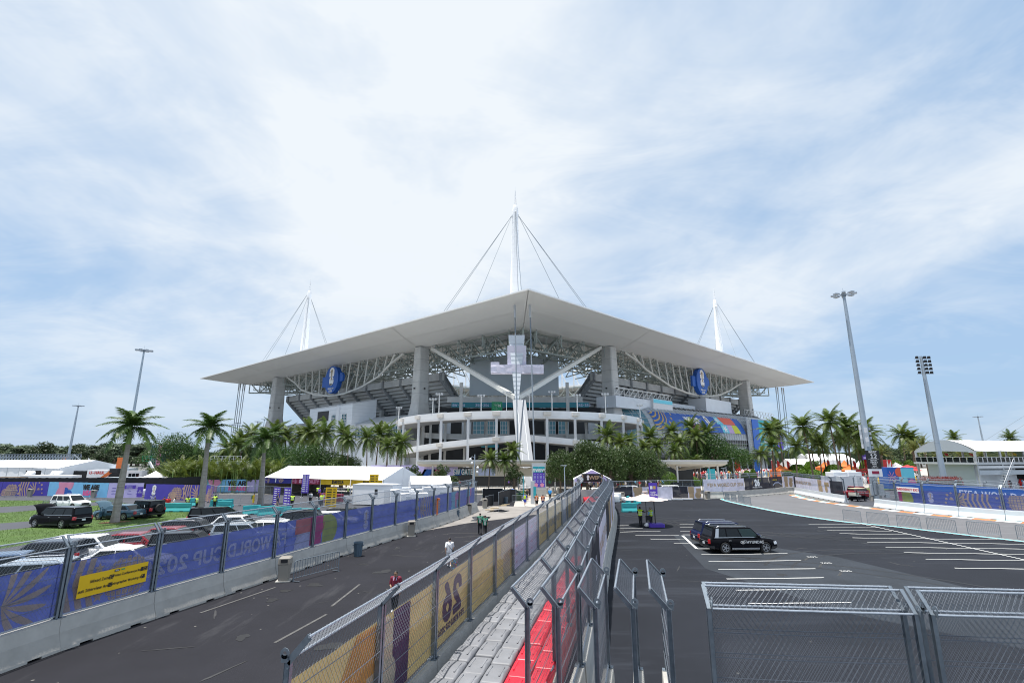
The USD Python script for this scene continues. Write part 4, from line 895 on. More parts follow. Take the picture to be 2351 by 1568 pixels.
# gate canopy
gt = thing('gate_canopy','long low cream entrance canopy with SW GATE lettering','canopy')
cz = 5.85
MB().loft([[(x,94.5,cz),(x,94.5,cz - .55),(x,97.0,cz - 1.0),(x,103.5,cz - 1.3),(x,103.5,cz + .05)] for x in (-17.6,40)]).build('canopy_roof','canopy_cream',gt)
MB().bbox((-17.8,94.35,cz - .08),(40.2,94.6,cz + .12)).build('canopy_edge','concrete_white',gt)
for x in np.arange(-15,40,7.7): MB().bar((x,96.5,0),(x,96.5,cz - .9),.28).build('canopy_post','steel_white',gt)
for x in np.arange(-8,34,7.7):
    MB().bar((x,97,cz - 1.05),(x + 3,103,cz - 1.8),.5,.4).build('canopy_rib','canopy_cream',gt); MB().bar((x + 6,97,cz - 1.05),(x + 3,103,cz - 1.8),.5,.4).build('canopy_rib','canopy_cream',gt)
b = MB().bbox((-7.3,97.3,2.95),(13,97.6,4.5)).build('sign_beam','canopy_cream',gt)
a = at(1063,1078,97.2); wtext('SW GATE',(a[0],97.22,3.30),.98,'white',gt,sx=.62); wtext('SW GATE',(a[0] + .08,97.28,3.26),.98,'s_teal',gt,nm='lettering_shadow',depth=.03,sx=.62)
MB().bbox((-13.4,97.2,3.1),(-11.0,97.29,4.4)).build('blank_panel','s_lilac',gt); MB().bbox((-6.4,97.2,3.1),(-3.2,97.29,4.4)).build('blank_panel','s_paleblue',gt)
MB().bbox((-16,113,0),(40,114,4.2)).build('back_wall','dark_interior',gt)
lc = np.random.default_rng(5)
ab = thing('arched_banner','colourful patterned banner band hanging under the left end of the gate canopy','banner')
for q,mt in enumerate(('s_yellow','s_red','s_deep','s_lilac','s_deep','s_pink','s_aqua','s_deep')):
    MB().add([(-26 + q * 1.9,103,2.9),(-23.6 + q * 1.9,103,2.9),(-22.9 + q * 1.9,103,4.1),(-25.3 + q * 1.9,103,4.1)],[[0,1,2,3]]).build('stripe',mt,ab)
MB().bbox((-28.5,103.05,4.1),(-11,103.5,4.9)).build('roof_edge','s_lilac',ab)
# ---------------------------------------------------------------- palms and trees
def frond(L,rise,droop,n,l0,w,hang,rg,vee=.25):
    """one feather leaf from the origin along +x: arching rib with leaflets on both sides"""
    m = MB(); T = np.linspace(0,1,9)
    rx = L * (T - .16 * T ** 2 * droop); rz = L * (rise * T - droop * T ** 2.2)
    rp_ = np.column_stack([rx,0 * T,rz])
    m.tube(rp_,np.linspace(.05,.012,9) * (L / 4),3,False)
    V,F = [],[]
    for k in range(n):
        t = .10 + .90 * (k + .5) / n; c = np.array([np.interp(t,T,rx),0,np.interp(t,T,rz)]); e = .02
        tn = np.array([np.interp(min(1,t + e),T,rx) - np.interp(t - e,T,rx),0,np.interp(min(1,t + e),T,rz) - np.interp(t - e,T,rz)]); tn /= np.linalg.norm(tn)
        ll = l0 * (math.sin(PI * min(1,.12 + t * .86)) ** .6) * rg.uniform(.82,1.1)
        for sg in (-1,1):
            dr = tn * rg.uniform(.35,.6) + np.array([0,sg,0]) * rg.uniform(.8,1.05) + np.array([0,0,vee * rg.uniform(.2,1.2)]); dr /= np.linalg.norm(dr)
            mid = c + dr * ll * .5 + [0,0,-hang * ll * .10]; tip = c + dr * ll * .9 + [0,0,-hang * ll * rg.uniform(.4,.75)]
            o = len(V); a = tn * w * .5
            V += [c - a,c + a,mid - a * .9,mid + a * .9,tip]; F += [[o,o + 1,o + 3],[o,o + 3,o + 2],[o + 2,o + 3,o + 4]]
    m.add(V,F); return m
def rotz(a): return np.array([[math.cos(a),-math.sin(a),0,0],[math.sin(a),math.cos(a),0,0],[0,0,1,0],[0,0,0,1.]])
def roty(a): return np.array([[math.cos(a),0,math.sin(a),0],[0,1,0,0],[-math.sin(a),0,math.cos(a),0],[0,0,0,1.]])
def palm_build(kind,h,seed,lean=(0.,0.)):
    """h: height of the crown's heart; lean: how far the heart stands off the foot"""
    def f(t):
        rg = np.random.default_rng(seed); T = np.linspace(0,1,9); lx,ly = lean
        r0,r1 = {'royal': (.36,.24),'coco': (.19,.125),'date': (.36,.33)}[kind]
        rr_ = r0 + (r1 - r0) * T + (.10 * np.exp(-((T - .0) / .06) ** 2)) + (.05 * np.exp(-((T - .35) / .25) ** 2) if kind == 'royal' else 0)
        hs = h - (1.7 if kind == 'royal' else .0)
        cur = T ** 1.6 if kind == 'coco' else T
        MB().tube(np.column_stack([lx * cur,ly * cur,hs * T]),rr_,10).build('trunk','trunk_grey' if kind == 'royal' else 'trunk_brown',t,50)
        top = np.array([lx,ly,h])
        if kind == 'royal':
            a = np.array([lx,ly,hs]); MB().tube([a,a + [lx * .02,ly * .02,.5],a + [lx * .08,ly * .08,1.8]],[.25,.24,.12],10).build('crownshaft','palm_shaft',t,50)
        N = {'royal': 17,'coco': 26,'date': 36}[kind]
        for k in range(N):
            u = (k + .5) / N; az = k * 2.39996 + rg.uniform(-.2,.2)
            if kind == 'royal': el = 1.38 - 1.45 * u + rg.uniform(-.1,.1); L = rg.uniform(2.6,3.2); fm = frond(L,.05,.62 + .45 * u,52,.85,.105,1.25,rg,.6)
            elif kind == 'coco': el = 1.35 - 1.75 * u + rg.uniform(-.15,.15); L = rg.uniform(3.1,4.1); fm = frond(L,.05,.45 + .35 * u,34,.95,.11,.9,rg,.15)
            else: el = 1.35 - 1.5 * u + rg.uniform(-.1,.1); L = rg.uniform(3.2,4.0); fm = frond(L,.1,.40,34,.55,.07,.25,rg,.5)
            M = rotz(az) @ roty(-el); M[:3,3] = top + [0,0,-.12 + .25 * (1 - u)]
            fm.xform(M).build('frond',{'royal': 'frond_royal','coco': 'frond_coco','date': 'frond_date'}[kind],t)
        if kind == 'coco':
            m = MB()
            for k in range(7): a = k * .9; m.tm(trimesh.creation.icosphere(1,.13),np.array([[1,0,0,lx + .25 * math.cos(a)],[0,1,0,ly + .25 * math.sin(a)],[0,0,1,h - .3],[0,0,0,1.]]))
            m.build('coconut','frond_coco',t,kind='stuff')
        if kind == 'date': MB().tube([[0,0,h - .9],[0,0,h - .3],[0,0,h + .1]],[.38,.55,.3],10).build('crown_boss','trunk_brown',t,50)
    return f
# three tall royal palms by the lawn
for key,foot,heart,Y,sd_,lab in (('r1',(-41.7,54.8),(301,983),54.5,11,'leaning royal palm in front of the blue-green saloon car'),('r2',(-38.2,63.8),(481,985),63.0,12,'royal palm with tall spear leaf left of the entrance marquee'),('r3',(-35.5,73.1),(609,1012),73.0,13,'royal palm standing behind the tall fence, left of the marquee')):
    H_ = at(*heart,Y); place(key,palm_build('royal',H_[2],sd_,(H_[0] - foot[0],H_[1] - foot[1])),'royal_palm',lab,'palm tree',(*foot,0))
def palms(kind,items,grp,where,cw=1.):
    for i,(px,py,Y) in enumerate(items):
        p = at(px,py,Y); v = i % 4; hh = {0: 9.,1: 10.,2: 11.,3: 10.}[v] if kind == 'coco' else 7.
        ln = [(.5,.2),(-.7,.3),(.2,-.3),(-.2,.4)][v]
        s = p[2] / hh; w = min(1.25,max(.85,s)) * cw if kind == 'coco' else 1.0
        place(kind + str(v),palm_build(kind,hh,20 + v + (50 if kind == 'date' else 0),ln),{'coco': 'coconut_palm','date': 'date_palm','royal': 'royal_palm'}[kind],f"{ {'coco': 'slender coconut palm', 'date': 'stout date palm', 'royal': 'royal palm'}[kind]}, {ORD[i]} from left {where}",'palm tree',(p[0] - ln[0] * w,p[1],0),[0,2.1,4.0,1.2,5.3][i % 5],grp,(w,w,s))
palms('coco',sorted([(746,997,112),(783,999,108),(804,1010,104),(845,1008,106),(871,1001,110),(888,997,114),(890,1026,102),(910,1019,105),(927,1018,103)]),'palms before the left annexe','before the white annexe',.74)
palms('coco',sorted([(1126,1056,89),(1153,1058,89.5),(1181,1036,90)]),'palms before the gate','before the entrance canopy',.72)
palms('coco',sorted([(1395,1002,118),(1417,1019,116),(1449,1015,120),(1492,1006,128),(1509,1026,122),(1543,993,134),(1543,1036,124),(1567,1019,128),(1595,1056,126),(1597,1004,136),(1582,985,142),(1480,1029,124),(1627,997,140)]),'palms between the trees before the glass facade','in the group before the glass facade',.86)
palms('coco',sorted([(1772,991,140),(1788,988,150),(1763,1024,134),(1747,1042,130),(1845,980,134),(1826,1026,128),(1903,970,128),(1875,1018,136),(1947,984,132),(1922,1010,140),(1987,991,126),(2004,1005,134),(1960,1007,144),(1977,1030,146),(1862,1003,150),(1935,1000,150),(1893,1020,152)]),'palms over the fan plaza','in the grove over the fan plaza')
palms('coco',sorted([(2072,999,170),(2094,1006,168),(2083,1012,176),(2192,1007,230),(2318,1008,240)]),'palms beyond the grandstand','beyond the grandstand')
palms('date',sorted([(2023,1044,140),(2089,1033,150),(2124,1026,165),(2160,1046,175),(2205,1048,175),(2255,1048,175),(2310,1050,175)]),'date palms at the right','at the right of the fan plaza')
palms('coco',sorted([(560,1010,118),(580,1000,124),(540,1022,114),(635,997,122),(655,1003,126),(706,992,118),(520,1030,120),(690,1003,124),(725,1006,122)]),'palms behind the marquee','over the trees behind the marquee',.9)
def tree_build(h,wx,wy,seed,leaf,bark='trunk_brown',n=5200,z0=.28,ls=.34,nb=15,stems=1):
    def f(t):
        rg = np.random.default_rng(seed); th = h * .62
        bl_ = []
        for k in range(nb):
            a = k * 2.4 + rg.uniform(-.4,.4); u = (k + .5) / nb; rad = math.sqrt(u) * .72; zz = z0 + (1 - z0) * (.25 + .65 * (1 - u ** 1.5) * rg.uniform(.6,1.05))
            bl_.append((np.array([wx / 2 * rad * math.cos(a),wy / 2 * rad * math.sin(a),h * zz]),rg.uniform(.16,.27) * (wx + wy) / 2))
        m = MB().tube([[0,0,0],[.05,.03,th * .4],[-.05,.05,th]],[h * .03 + .05,h * .022 + .03,.05],7)
        m.build('trunk',bark,t,50)
        m = MB()
        for c,r in bl_: m.tube([[0,0,th * rg.uniform(.3,.7)],c * [.5,.5,.8],c],[.07,.05,.02],4,False)
        m.build('limb',bark,t,kind='stuff')
        P,Nn = [],[]
        tot = sum(r * r for _,r in bl_)
        for c,r in bl_:
            k = int(n * r * r / tot); d = rg.normal(size=(k,3)); d /= np.linalg.norm(d,axis=1,keepdims=True)
            rad = r * (rg.uniform(.35,1.0,k) ** .45) * (1 + .25 * np.sin(d[:,0] * 7 + seed) * np.sin(d[:,2] * 6))
            P.append(c + d * rad[:,None] * [1,1,.78]); Nn.append(d)
        P = np.vstack(P); Nn = np.vstack(Nn); k = len(P); P[:,2] = np.maximum(P[:,2],h * z0 * .7)
        q = rg.normal(size=(k,3)) + Nn * .9 + [0,0,.4]; q /= np.linalg.norm(q,axis=1,keepdims=True)
        a = np.cross(q,rg.normal(size=(k,3))); a /= np.linalg.norm(a,axis=1,keepdims=True); b = np.cross(q,a); s = (ls * rg.uniform(.5,1.15,k))[:,None]
        V = np.stack([P - a * s * .5,P + b * s * .32,P + a * s * .5,P - b * s * .32],1).reshape(-1,3)
        MB().add(V,np.arange(4 * k).reshape(-1,4)).build('crown',leaf,t)
    return f
def trees(items,name,grp,lab):
    for i,(key,px,Y,ztop_px,wpx) in enumerate(items):
        p = at(px,ztop_px,Y); h0,w0,bld = TREES[key]; wd = wpx * Y / FPX
        place('t' + key,bld,name,f'{lab}, {ORD[i]} from left','tree',(p[0],Y,0),i * 1.7,grp,(wd / w0,wd / w0,p[2] / h0))
TREES = {'oak1': (10,10,tree_build(10,10,10,1,'leaf_olive',n=10000,ls=.40,nb=20,z0=.24)),'oak2': (10,10,tree_build(10,10,10,2,'leaf_olive',n=10000,ls=.40,nb=18,z0=.24)),'dark1': (10,12,tree_build(10,12,12,3,'leaf_dark',n=9000,ls=.34,nb=20,z0=.3)),'dark2': (10,12,tree_build(10,12,12,4,'leaf_dark',n=9000,ls=.34,nb=16,z0=.25)),
         'small': (6,4,tree_build(6,4,4,5,'leaf_olive',n=3600,ls=.24,nb=11,z0=.3)),'far1': (14,12,tree_build(14,12,12,6,'leaf_far',n=3500,ls=.9,nb=14,z0=.1)),'pine': (16,7,tree_build(16,7,7,7,'leaf_far_pale',n=2600,ls=.8,nb=14,z0=.15))}
trees([('oak1',1285,89,1036,74),('oak2',1345,91,1012,88),('oak1',1398,89,1028,82),('oak2',1446,91,1026,78),('oak1',1486,92,1036,80),('oak2',1314,92,1042,70),('oak2',1424,93,1040,74)],'shade_tree','olive green shade trees right of the leg','olive green shade tree beside the white tunnel tent')
trees([('dark1',1600,140,1016,90),('dark2',1632,136,1001,110),('dark1',1676,140,1021,104)],'spreading_tree','dark spreading trees before the facade','dark green spreading tree before the curved facade')
trees([('small',948,92,1068,48),('small',928,96,1082,40),('small',1014,90,1066,40),('small',1040,90,1092,36),('small',1181,88,1068,46)],'young_tree','young trees near the gate','young tree with open crown before the gate')
trees([('dark2',399,128,1002,110),('dark1',440,132,1020,90),('dark1',655,112,1020,90),('dark2',705,108,1026,100),('dark1',745,110,1030,104),('oak2',790,106,1046,84),('dark2',610,120,1022,100),('dark1',560,124,1030,90),('dark2',520,122,1034,80)],'leafy_tree','dense trees behind the marquee and hedge','dense dark leafy tree behind the hedge and marquee')
trees([('small',370,112,1066,50),('small',395,110,1072,46),('small',352,114,1072,40)],'small_tree','small trees beside the white van','small grey-green tree beside the parked white van')
rt = random.Random(5)
trees([(('far1','pine')[i % 3 == 1],-10 + i * 17.5 + rt.uniform(-4,4),300 + rt.uniform(-25,40),1022 + rt.uniform(-5,9),52 + rt.uniform(-8,14)) for i in range(26)],'distant_tree','line of distant trees at the left','distant tree on the left skyline')
trees([('far1',1990 + i * 13.5 + rt.uniform(-4,4),290 + rt.uniform(-15,30),1026 + rt.uniform(-6,6),40 + rt.uniform(-8,14)) for i in range(14)],'distant_tree','line of distant trees at the right','distant tree behind the palms at the right')
m = MB()
struct('far_wood',MB().loft([[(x,420,0),(x,420,10 + 2.5 * math.sin(x * .11) + 2 * math.sin(x * .37)),(x,440,9),(x,440,0)] for x in np.arange(-620,640,6)]),'leaf_far','stuff')
# clipped round bushes and hedges
def bush_build(seed,leaf='leaf_bright',flat=1.0,n=3800,ls=.17):
    def f(t):
        rg = np.random.default_rng(seed); d = rg.normal(size=(n,3)); d[:,2] = np.abs(d[:,2]) * 1.1 - .15; d /= np.linalg.norm(d,axis=1,keepdims=True)
        rad = 1 - .10 * rg.uniform(0,1,n) ** 2 + .035 * np.sin(d[:,0] * 9) * np.sin(d[:,1] * 8); P = d * rad[:,None]; P[:,2] = np.maximum(P[:,2] + .25,0)
        q = d + rg.normal(size=(n,3)) * .6; q /= np.linalg.norm(q,axis=1,keepdims=True); a = np.cross(q,rg.normal(size=(n,3))); a /= np.linalg.norm(a,axis=1,keepdims=True); b = np.cross(q,a); s = (ls * rg.uniform(.5,1.1,n))[:,None]
        MB().add(np.stack([P - a * s * .5,P + b * s * .35,P + a * s * .5,P - b * s * .35],1).reshape(-1,3),np.arange(4 * n).reshape(-1,4)).build('foliage',leaf,t)
        MB().tube([[0,0,0],[0,0,.6]],.08,6).build('stem','trunk_brown',t); MB().tm(trimesh.creation.icosphere(2,.86),np.array([[1,0,0,0],[0,1,0,0],[0,0,1,.22],[0,0,0,1.]])).build('inner_foliage','leaf_dark',t)
    return f
for i,(px,Y,ytop,wpx) in enumerate([(1535,112,1083,37),(1593,116,1095,26),(1614,118,1098,20),(1714,150,1079,16),(1728,150,1076,15),(1690,160,1083,26),(1712,140,1085,22),(1830,150,1066,50),(1868,148,1078,44),(1914,148,1066,46),(1987,165,1054,30),(2055,160,1056,32),(2086,160,1056,28),(1855,160,1060,22)]):
    p = at(px,ytop,Y); w = wpx * Y / FPX / 2
    place('bush',bush_build(1),'round_bush',f'clipped round green bush, {ORD[i]} from left among those beyond the track fences','bush',(p[0],Y,0),i * 1.1,'clipped round bushes beyond the track',(w,w,max(p[2],1.0) / 1.25))
def hedge(name,x0,x1,Y,z,dep,leaf,lab,n=9000,ls=.2,seed=1,spiky=0.,mt_core='leaf_dark',z0=0.):
    t = thing(name,lab,'hedge',(x0,Y,0)); L = x1 - x0; rg = np.random.default_rng(seed)
    P = np.column_stack([rg.uniform(0,L,n),rg.uniform(0,dep,n),z0 + (z - z0) * rg.uniform(0,1,n) ** .6]); P[:,2] += .3 * spiky * np.sin(P[:,0] * 1.7) + .15 * np.sin(P[:,0] * 5.1)
    q = rg.normal(size=(n,3)) + [0,-.6,.6]; q /= np.linalg.norm(q,axis=1,keepdims=True); a = np.cross(q,rg.normal(size=(n,3))); a[:,2] += 1.2 * spiky; a /= np.linalg.norm(a,axis=1,keepdims=True); b = np.cross(q,a); b /= np.linalg.norm(b,axis=1,keepdims=True); s = (ls * rg.uniform(.5,1.2,n))[:,None]; k = .33 if not spiky else .10
    MB().add(np.stack([P - a * s * .5,P + b * s * k,P + a * s * .5,P - b * s * k],1).reshape(-1,3),np.arange(4 * n).reshape(-1,4)).build('foliage',leaf,t)
    MB().bbox((.1,.25,z0),(L - .1,dep - .1,z0 + (z - z0) * .8)).build('inner_foliage',mt_core,t)
# areca palm hedge behind the blue hoarding: clumps of arching fronds
def areca(t):
    rg = np.random.default_rng(9)
    for k in range(16):
        fm = frond(rg.uniform(2.2,3.4),.1,.5,18,.62,.09,.55,rg,.3); M = rotz(rg.uniform(0,6.28)) @ roty(-rg.uniform(.75,1.4)); M[:3,3] = [rg.uniform(-.5,.5),rg.uniform(-.5,.5),rg.uniform(1.2,2.9)]
        fm.xform(M).build('frond','leaf_areca',t)
    m = MB()
    for k in range(7): a = rg.uniform(-.5,.5,2); m.tube([[*a,0],[*(a * 1.6),3.2]],.05,4)
    m.build('stem','palm_shaft',t,kind='stuff')
for i in range(28):
    px = 390 + i * 9.2; Y = 100 + 3 * math.sin(i * 2.1); p = at(px,1058 + 4 * math.sin(i * 1.3),Y)
    place('areca',areca,'areca_palm_clump',f'feathery areca palm clump, {ORD[i]} from left in the hedge over the blue hoarding','shrub',(p[0],Y,0),i * 1.3,'areca palm clumps in the long hedge',(1.15,1.15,p[2] / 4.4))
hedge('areca_hedge',-74,-43,103.5,4.0,2,'leaf_areca','dense dark green mass behind the areca palm clumps',9000,.5,3,1.)
hedge('low_hedge',-.8,2.6,84.5,1.0,2.2,'leaf_bright','bright green clipped hedge beyond the blue bin and barricade',5000,.14,4)
hedge('low_hedge',-4.6,1.5,79.6,.95,1.2,'leaf_olive','dark low hedge right behind the crowd barricade by the kerb',5000,.14,5)
hedge('box_hedge',at(1806,1086,142)[0],at(1852,1086,142)[0],142,2.6,3,'leaf_bright','square clipped hedge between round bushes below the palms',5000,.2,6)
hedge('tall_hedge',at(1867,1060,170)[0],at(1885,1060,170)[0],170,5.0,3,'leaf_bright','tall flat-topped clipped hedge left of the orange tents',4000,.25,7)
hedge('red_hedge',at(2120,1090,92)[0],at(2210,1090,92)[0],92,3.0,2,'leaf_red','low red-leaved hedge behind the right-hand blue banners',5000,.2,8)
# ---------------------------------------------------------------- vehicles
def to_m3(mb):
    t = trimesh.Trimesh(*mb.arr(),process=True); t.merge_vertices(); t.fix_normals()
    return m3.Manifold(m3.Mesh(np.ascontiguousarray(t.vertices,np.float32),np.ascontiguousarray(t.faces,np.uint32)))
def rrect(x0,x1,hy,z,r,n=4):
    pts = []
    for cx,cy,a0 in ((x1 - r,hy - r,0),(x0 + r,hy - r,90),(x0 + r,-hy + r,180),(x1 - r,-hy + r,270)):
        for k in range(n + 1):
            a = math.radians(a0 + 90 * k / n); pts.append((cx + r * math.cos(a),cy + r * math.sin(a),z))
    return pts
def wheel(mb_tyre,mb_rim,x,y,r,w,sg,spokes=5):
    prof = [(r * .66,-w / 2),(r * .9,-w / 2),(r * .98,-w * .38),(r,-w * .2),(r,w * .2),(r * .98,w * .38),(r * .9,w / 2),(r * .66,w / 2)]
    t = trimesh.creation.revolve(np.array(prof + prof[:1]),sections=26)
    M = np.eye(4); M[:3,:3] = [[1,0,0],[0,0,sg],[0,1,0]]; M[:3,3] = [x,y,r]
    mb_tyre.tm(t,M); mb_tyre.tm(trimesh.creation.cylinder(r * .66,w * .5,sections=20),M)
    k = np.eye(4); k[:3,3] = [0,0,w * .40]
    mb_rim.tm(trimesh.creation.annulus(r * .58,r * .68,.03,sections=26),M @ k); mb_rim.tm(trimesh.creation.cylinder(r * .14,.04,sections=10),M @ k)
    for q in range(spokes):
        b = MB().box((r * .36,0,w * .41),(r * .50,r * .17,.03)); b.xform(M @ rotz(q * 2 * PI / spokes)); mb_rim.add(*b.arr())
def car_build(L=4.9,W=1.94,Hh=1.75,paint='car_black',kind='suv',rw=.37,wb=2.85,fo=.92,belt=1.05,hood=1.02,cowl=None,wtop=None,rtop=None,rbase=None,trim='chrome',glass='car_glass',hood_open=False,rails=False,spokes=5,door_open=False,lettering=None,boot=None,spare=False,arch='plastic_black'):
    def f(t):
        xf_ = wb / 2 + fo; xr_ = xf_ - L
        cw = cowl if cowl is not None else xf_ - 1.15; wt = wtop if wtop is not None else cw - .75
        rt_ = rtop if rtop is not None else xr_ + .30; rb = rbase if rbase is not None else xr_ + .12
        hw = W / 2; bt = boot if boot is not None else belt
        st_ = [(xr_,bt - .18,.80,.42),(xr_ + .05,bt - .05,.88,.34),(xr_ + .18,bt,.945,.28),(xr_ + .6,bt + .01,.99,.24),(0,belt,1.,.22),(cw - .1,belt,1.,.22),(cw + .25,hood + .02,.99,.22),(xf_ - .55,hood - .02,.97,.24),(xf_ - .22,hood - .10,.91,.27),(xf_ - .06,hood - .22,.83,.32),(xf_,hood - .36,.76,.38)]
        rings = []
        for x,zt,k,zb in st_:
            h = hw * k; sec = [(h * .80,zb),(h * .95,zb + .07),(h * .985,zb + .22),(h,(zb + zt) * .52),(h * .985,zt - .20),(h * .955,zt - .07),(h * .88,zt - .015),(h * .6,zt + .012)]
            rings.append([(x,y,z) for y,z in sec] + [(x,-y,z) for y,z in sec[::-1]])
        lower = MB().loft(rings); mb = to_m3(lower)
        mb_uncut = mb
        for wx in (wb / 2,-wb / 2):
            for sg in (-1,1): mb = mb - m3.Manifold.cylinder(.62,rw * 1.14,rw * 1.14,28,True).rotate([90,0,0]).translate([wx,sg * (hw - .10),rw * 1.02])
        body = mesh('body',mb,paint,t,32)
        conf = lambda bx,k=1.012: (mb_uncut.translate([-(xf_ + xr_) / 2,0,-.65]).scale([1 + (k - 1) * .6,k,k]).translate([(xf_ + xr_) / 2,0,.65])) ^ m3.Manifold.cube([bx[1] - bx[0],bx[3] - bx[2],bx[5] - bx[4]]).translate([bx[0],bx[2],bx[4]])
        # greenhouse
        roofw = .80 if kind != 'box' else .9; ZB = belt - .03
        tz = [0,.25,.5,.75,.93]; gx = lambda u: (lerp(rb,rt_,u),lerp(cw,wt,u)); gw = lambda u: hw * lerp(.935,roofw,u)
        rings = []
        for u in tz: x0,x1 = gx(u); rings.append(rrect(x0,x1,gw(u),ZB + (Hh - ZB) * u,.10))
        for u,e in ((.985,.06),(1.0,.22),(1.008,.5)): x0,x1 = gx(min(u,1)); rings.append(rrect(x0 + e,x1 - e,gw(.95) - e * .7,ZB + (Hh - ZB) * min(u,1.0) + (.012 if u > 1 else 0),.10))
        MB().loft(rings).build('cabin',paint,t,35)
        def side(x0b,x1b,x0t,x1t,u0,u1,sg,e=.008):
            def g(a,b):
                u = lerp(u0,u1,b); x = lerp(lerp(x0b,x1b,a),lerp(x0t,x1t,a),b); return np.array([x,sg * (gw(u) + e),ZB + (Hh - ZB) * u])
            return g
        u0,u1 = .10,.86
        xa0,xa1 = lerp(cw,wt,u0) - .16,lerp(cw,wt,u1) - .10; xe0,xe1 = lerp(rb,rt_,u0) + .16,lerp(rb,rt_,u1) + .14
        nW = 3 if L > 4.6 and kind != 'sedan' else 2
        for sg in (-1,1):
            cuts = [0,.38,.72,1] if nW == 3 else [0,.50,1]
            for q in range(nW):
                a,b = cuts[q] + (.015 if q else 0),cuts[q + 1] - .015
                if door_open and sg == 1 and q == 0: continue
                MB().grid(side(lerp(xa0,xe0,a),lerp(xa0,xe0,b),lerp(xa1,xe1,a),lerp(xa1,xe1,b),u0,u1,sg),3,4).build('window',glass if q == 0 or kind == 'sedan' else 'car_glass',t,True)
            if trim == 'chrome': MB().grid(side(xa0,xe0,xa0,xe0,u0 - .03,u0,sg,.012),4,1).build('window_trim','chrome',t)
            MB().box((lerp(cw,wt,.12) - .28,sg * (hw + .07),belt + .10),(.14,.22,.15),0,.1).build('mirror',paint if paint != 'car_white' else 'car_white',t)
            for q,xx in enumerate((lerp(xa0,xe0,.33),lerp(xa0,xe0,.66))): MB().box((xx,sg * (hw * .992),belt - .16),(.2,.045,.04)).build('door_handle','chrome' if trim == 'chrome' else paint,t)
            m = MB()
            for xx in (lerp(xa0,xe0,.02),lerp(xa0,xe0,.375),lerp(xa0,xe0,.71)): m.tm(conf((xx - .006,xx + .006,*((hw * .7,hw * 1.2) if sg > 0 else (-hw * 1.2,-hw * .7)),.32,belt - .03),1.004))
            if m.v: m.build('door_seam','black',t)
            m = MB().tm(conf((-wb / 2 + rw * 1.2,wb / 2 - rw * 1.2,*((hw * .6,hw * 1.2) if sg > 0 else (-hw * 1.2,-hw * .6)),.2,.40),1.02)); m.build('sill','alloy' if lettering else arch,t)
        xw0,xw1 = lerp(cw,wt,.06),lerp(cw,wt,.90)
        MB().grid(lambda a,b: np.array([lerp(xw0,xw1,b) + .008 * 1 + .006,lerp(-1,1,a) * (gw(lerp(.06,.9,b)) - .10),ZB + (Hh - ZB) * lerp(.06,.90,b) + .006]),4,3).build('windscreen',glass,t)
        xw0,xw1 = lerp(rb,rt_,.16),lerp(rb,rt_,.88)
        MB().grid(lambda a,b: np.array([lerp(xw0,xw1,b) - .012,lerp(-1,1,a) * (gw(lerp(.16,.88,b)) - .10),ZB + (Hh - ZB) * lerp(.16,.88,b) + .004]),4,3).build('rear_window','car_glass',t)
        for sg in (-1,1):
            y = (hw * .52,hw * 1.1) if sg > 0 else (-hw * 1.1,-hw * .52)
            for nm,mt,bx in (('headlight','lamp_clear',(xf_ - .32,xf_ + .1,*y,hood - .40,hood - .22)),('tail_light','red_lamp',(xr_ - .1,xr_ + (.09 if lettering else .16),*((hw * .70,hw * 1.1) if sg > 0 else (-hw * 1.1,-hw * .70)),bt - .38,bt - .08))):
                q = conf(bx,1.014)
                if not q.is_empty(): mesh(nm,q,mt,t,30)
            for wx in (wb / 2,-wb / 2):
                a,b = MB(),MB(); wheel(a,b,wx,sg * (hw - .125),rw,.24,sg,spokes); w = a.build('wheel','rubber',t,40); b.build('rim','alloy',w)
        q = conf((xf_ - .2,xf_ + .1,-hw * .50,hw * .50,hood - .50,hood - .22),1.012)
        if not q.is_empty(): mesh('grille',q,'plastic_black',t,30)
        q = conf((xf_ - .5,xf_ + .1,-hw,hw,.2,.48),1.014)
        if not q.is_empty(): mesh('front_bumper',q,arch,t,30)
        q = conf((xr_ - .1,xr_ + .35,-hw,hw,.2,.52),1.014)
        if not q.is_empty(): mesh('rear_bumper',q,arch,t,30)
        q = conf((xr_ - .1,xr_ + .1,-hw * .75,hw * .75,bt - .27,bt - .23),1.018)
        if trim == 'chrome' and not q.is_empty(): mesh('tailgate_trim',q,'chrome',t)
        MB().box((xr_ - .02,0,bt - .42),(.03,.33,.16)).build('number_plate','plate',t)
        if rails:
            for sg in (-1,1):
                y = sg * gw(.97) * .88; MB().tube([(rt_ + .25,y,Hh - .0),(rt_ + .40,y,Hh + .07),(wt - .45,y,Hh + .07),(wt - .25,y,Hh)],.025,6).build('roof_rail','alloy',t)
        if hood_open:
            m = MB().loft([[(cw + .10,y * hw * .84,belt + .06 + e) for y in (-1,-.5,0,.5,1) for e in (0,)] + [(cw + .13,y * hw * .84,belt + .02) for y in (1,.5,0,-.5,-1)],
                           [(cw + .55,y * hw * .86,belt + .75 + .05 * (1 - y * y)) for y in (-1,-.5,0,.5,1)] + [(cw + .60,y * hw * .84,belt + .70) for y in (1,.5,0,-.5,-1)],
                           [(cw + 1.02,y * hw * .78,belt + .90 + .07 * (1 - y * y)) for y in (-1,-.5,0,.5,1)] + [(cw + 1.02,y * hw * .76,belt + .84) for y in (1,.5,0,-.5,-1)]])
            m.build('open_bonnet',paint,t,40); MB().bar((cw + .75,hw * .6,hood),(cw + .6,hw * .6,belt + .72),.03).build('bonnet_stay','plastic_black',t)
            MB().bbox((cw + .3,-hw * .7,hood - .1),(xf_ - .25,hw * .7,hood + .015)).build('engine_bay','black',t)
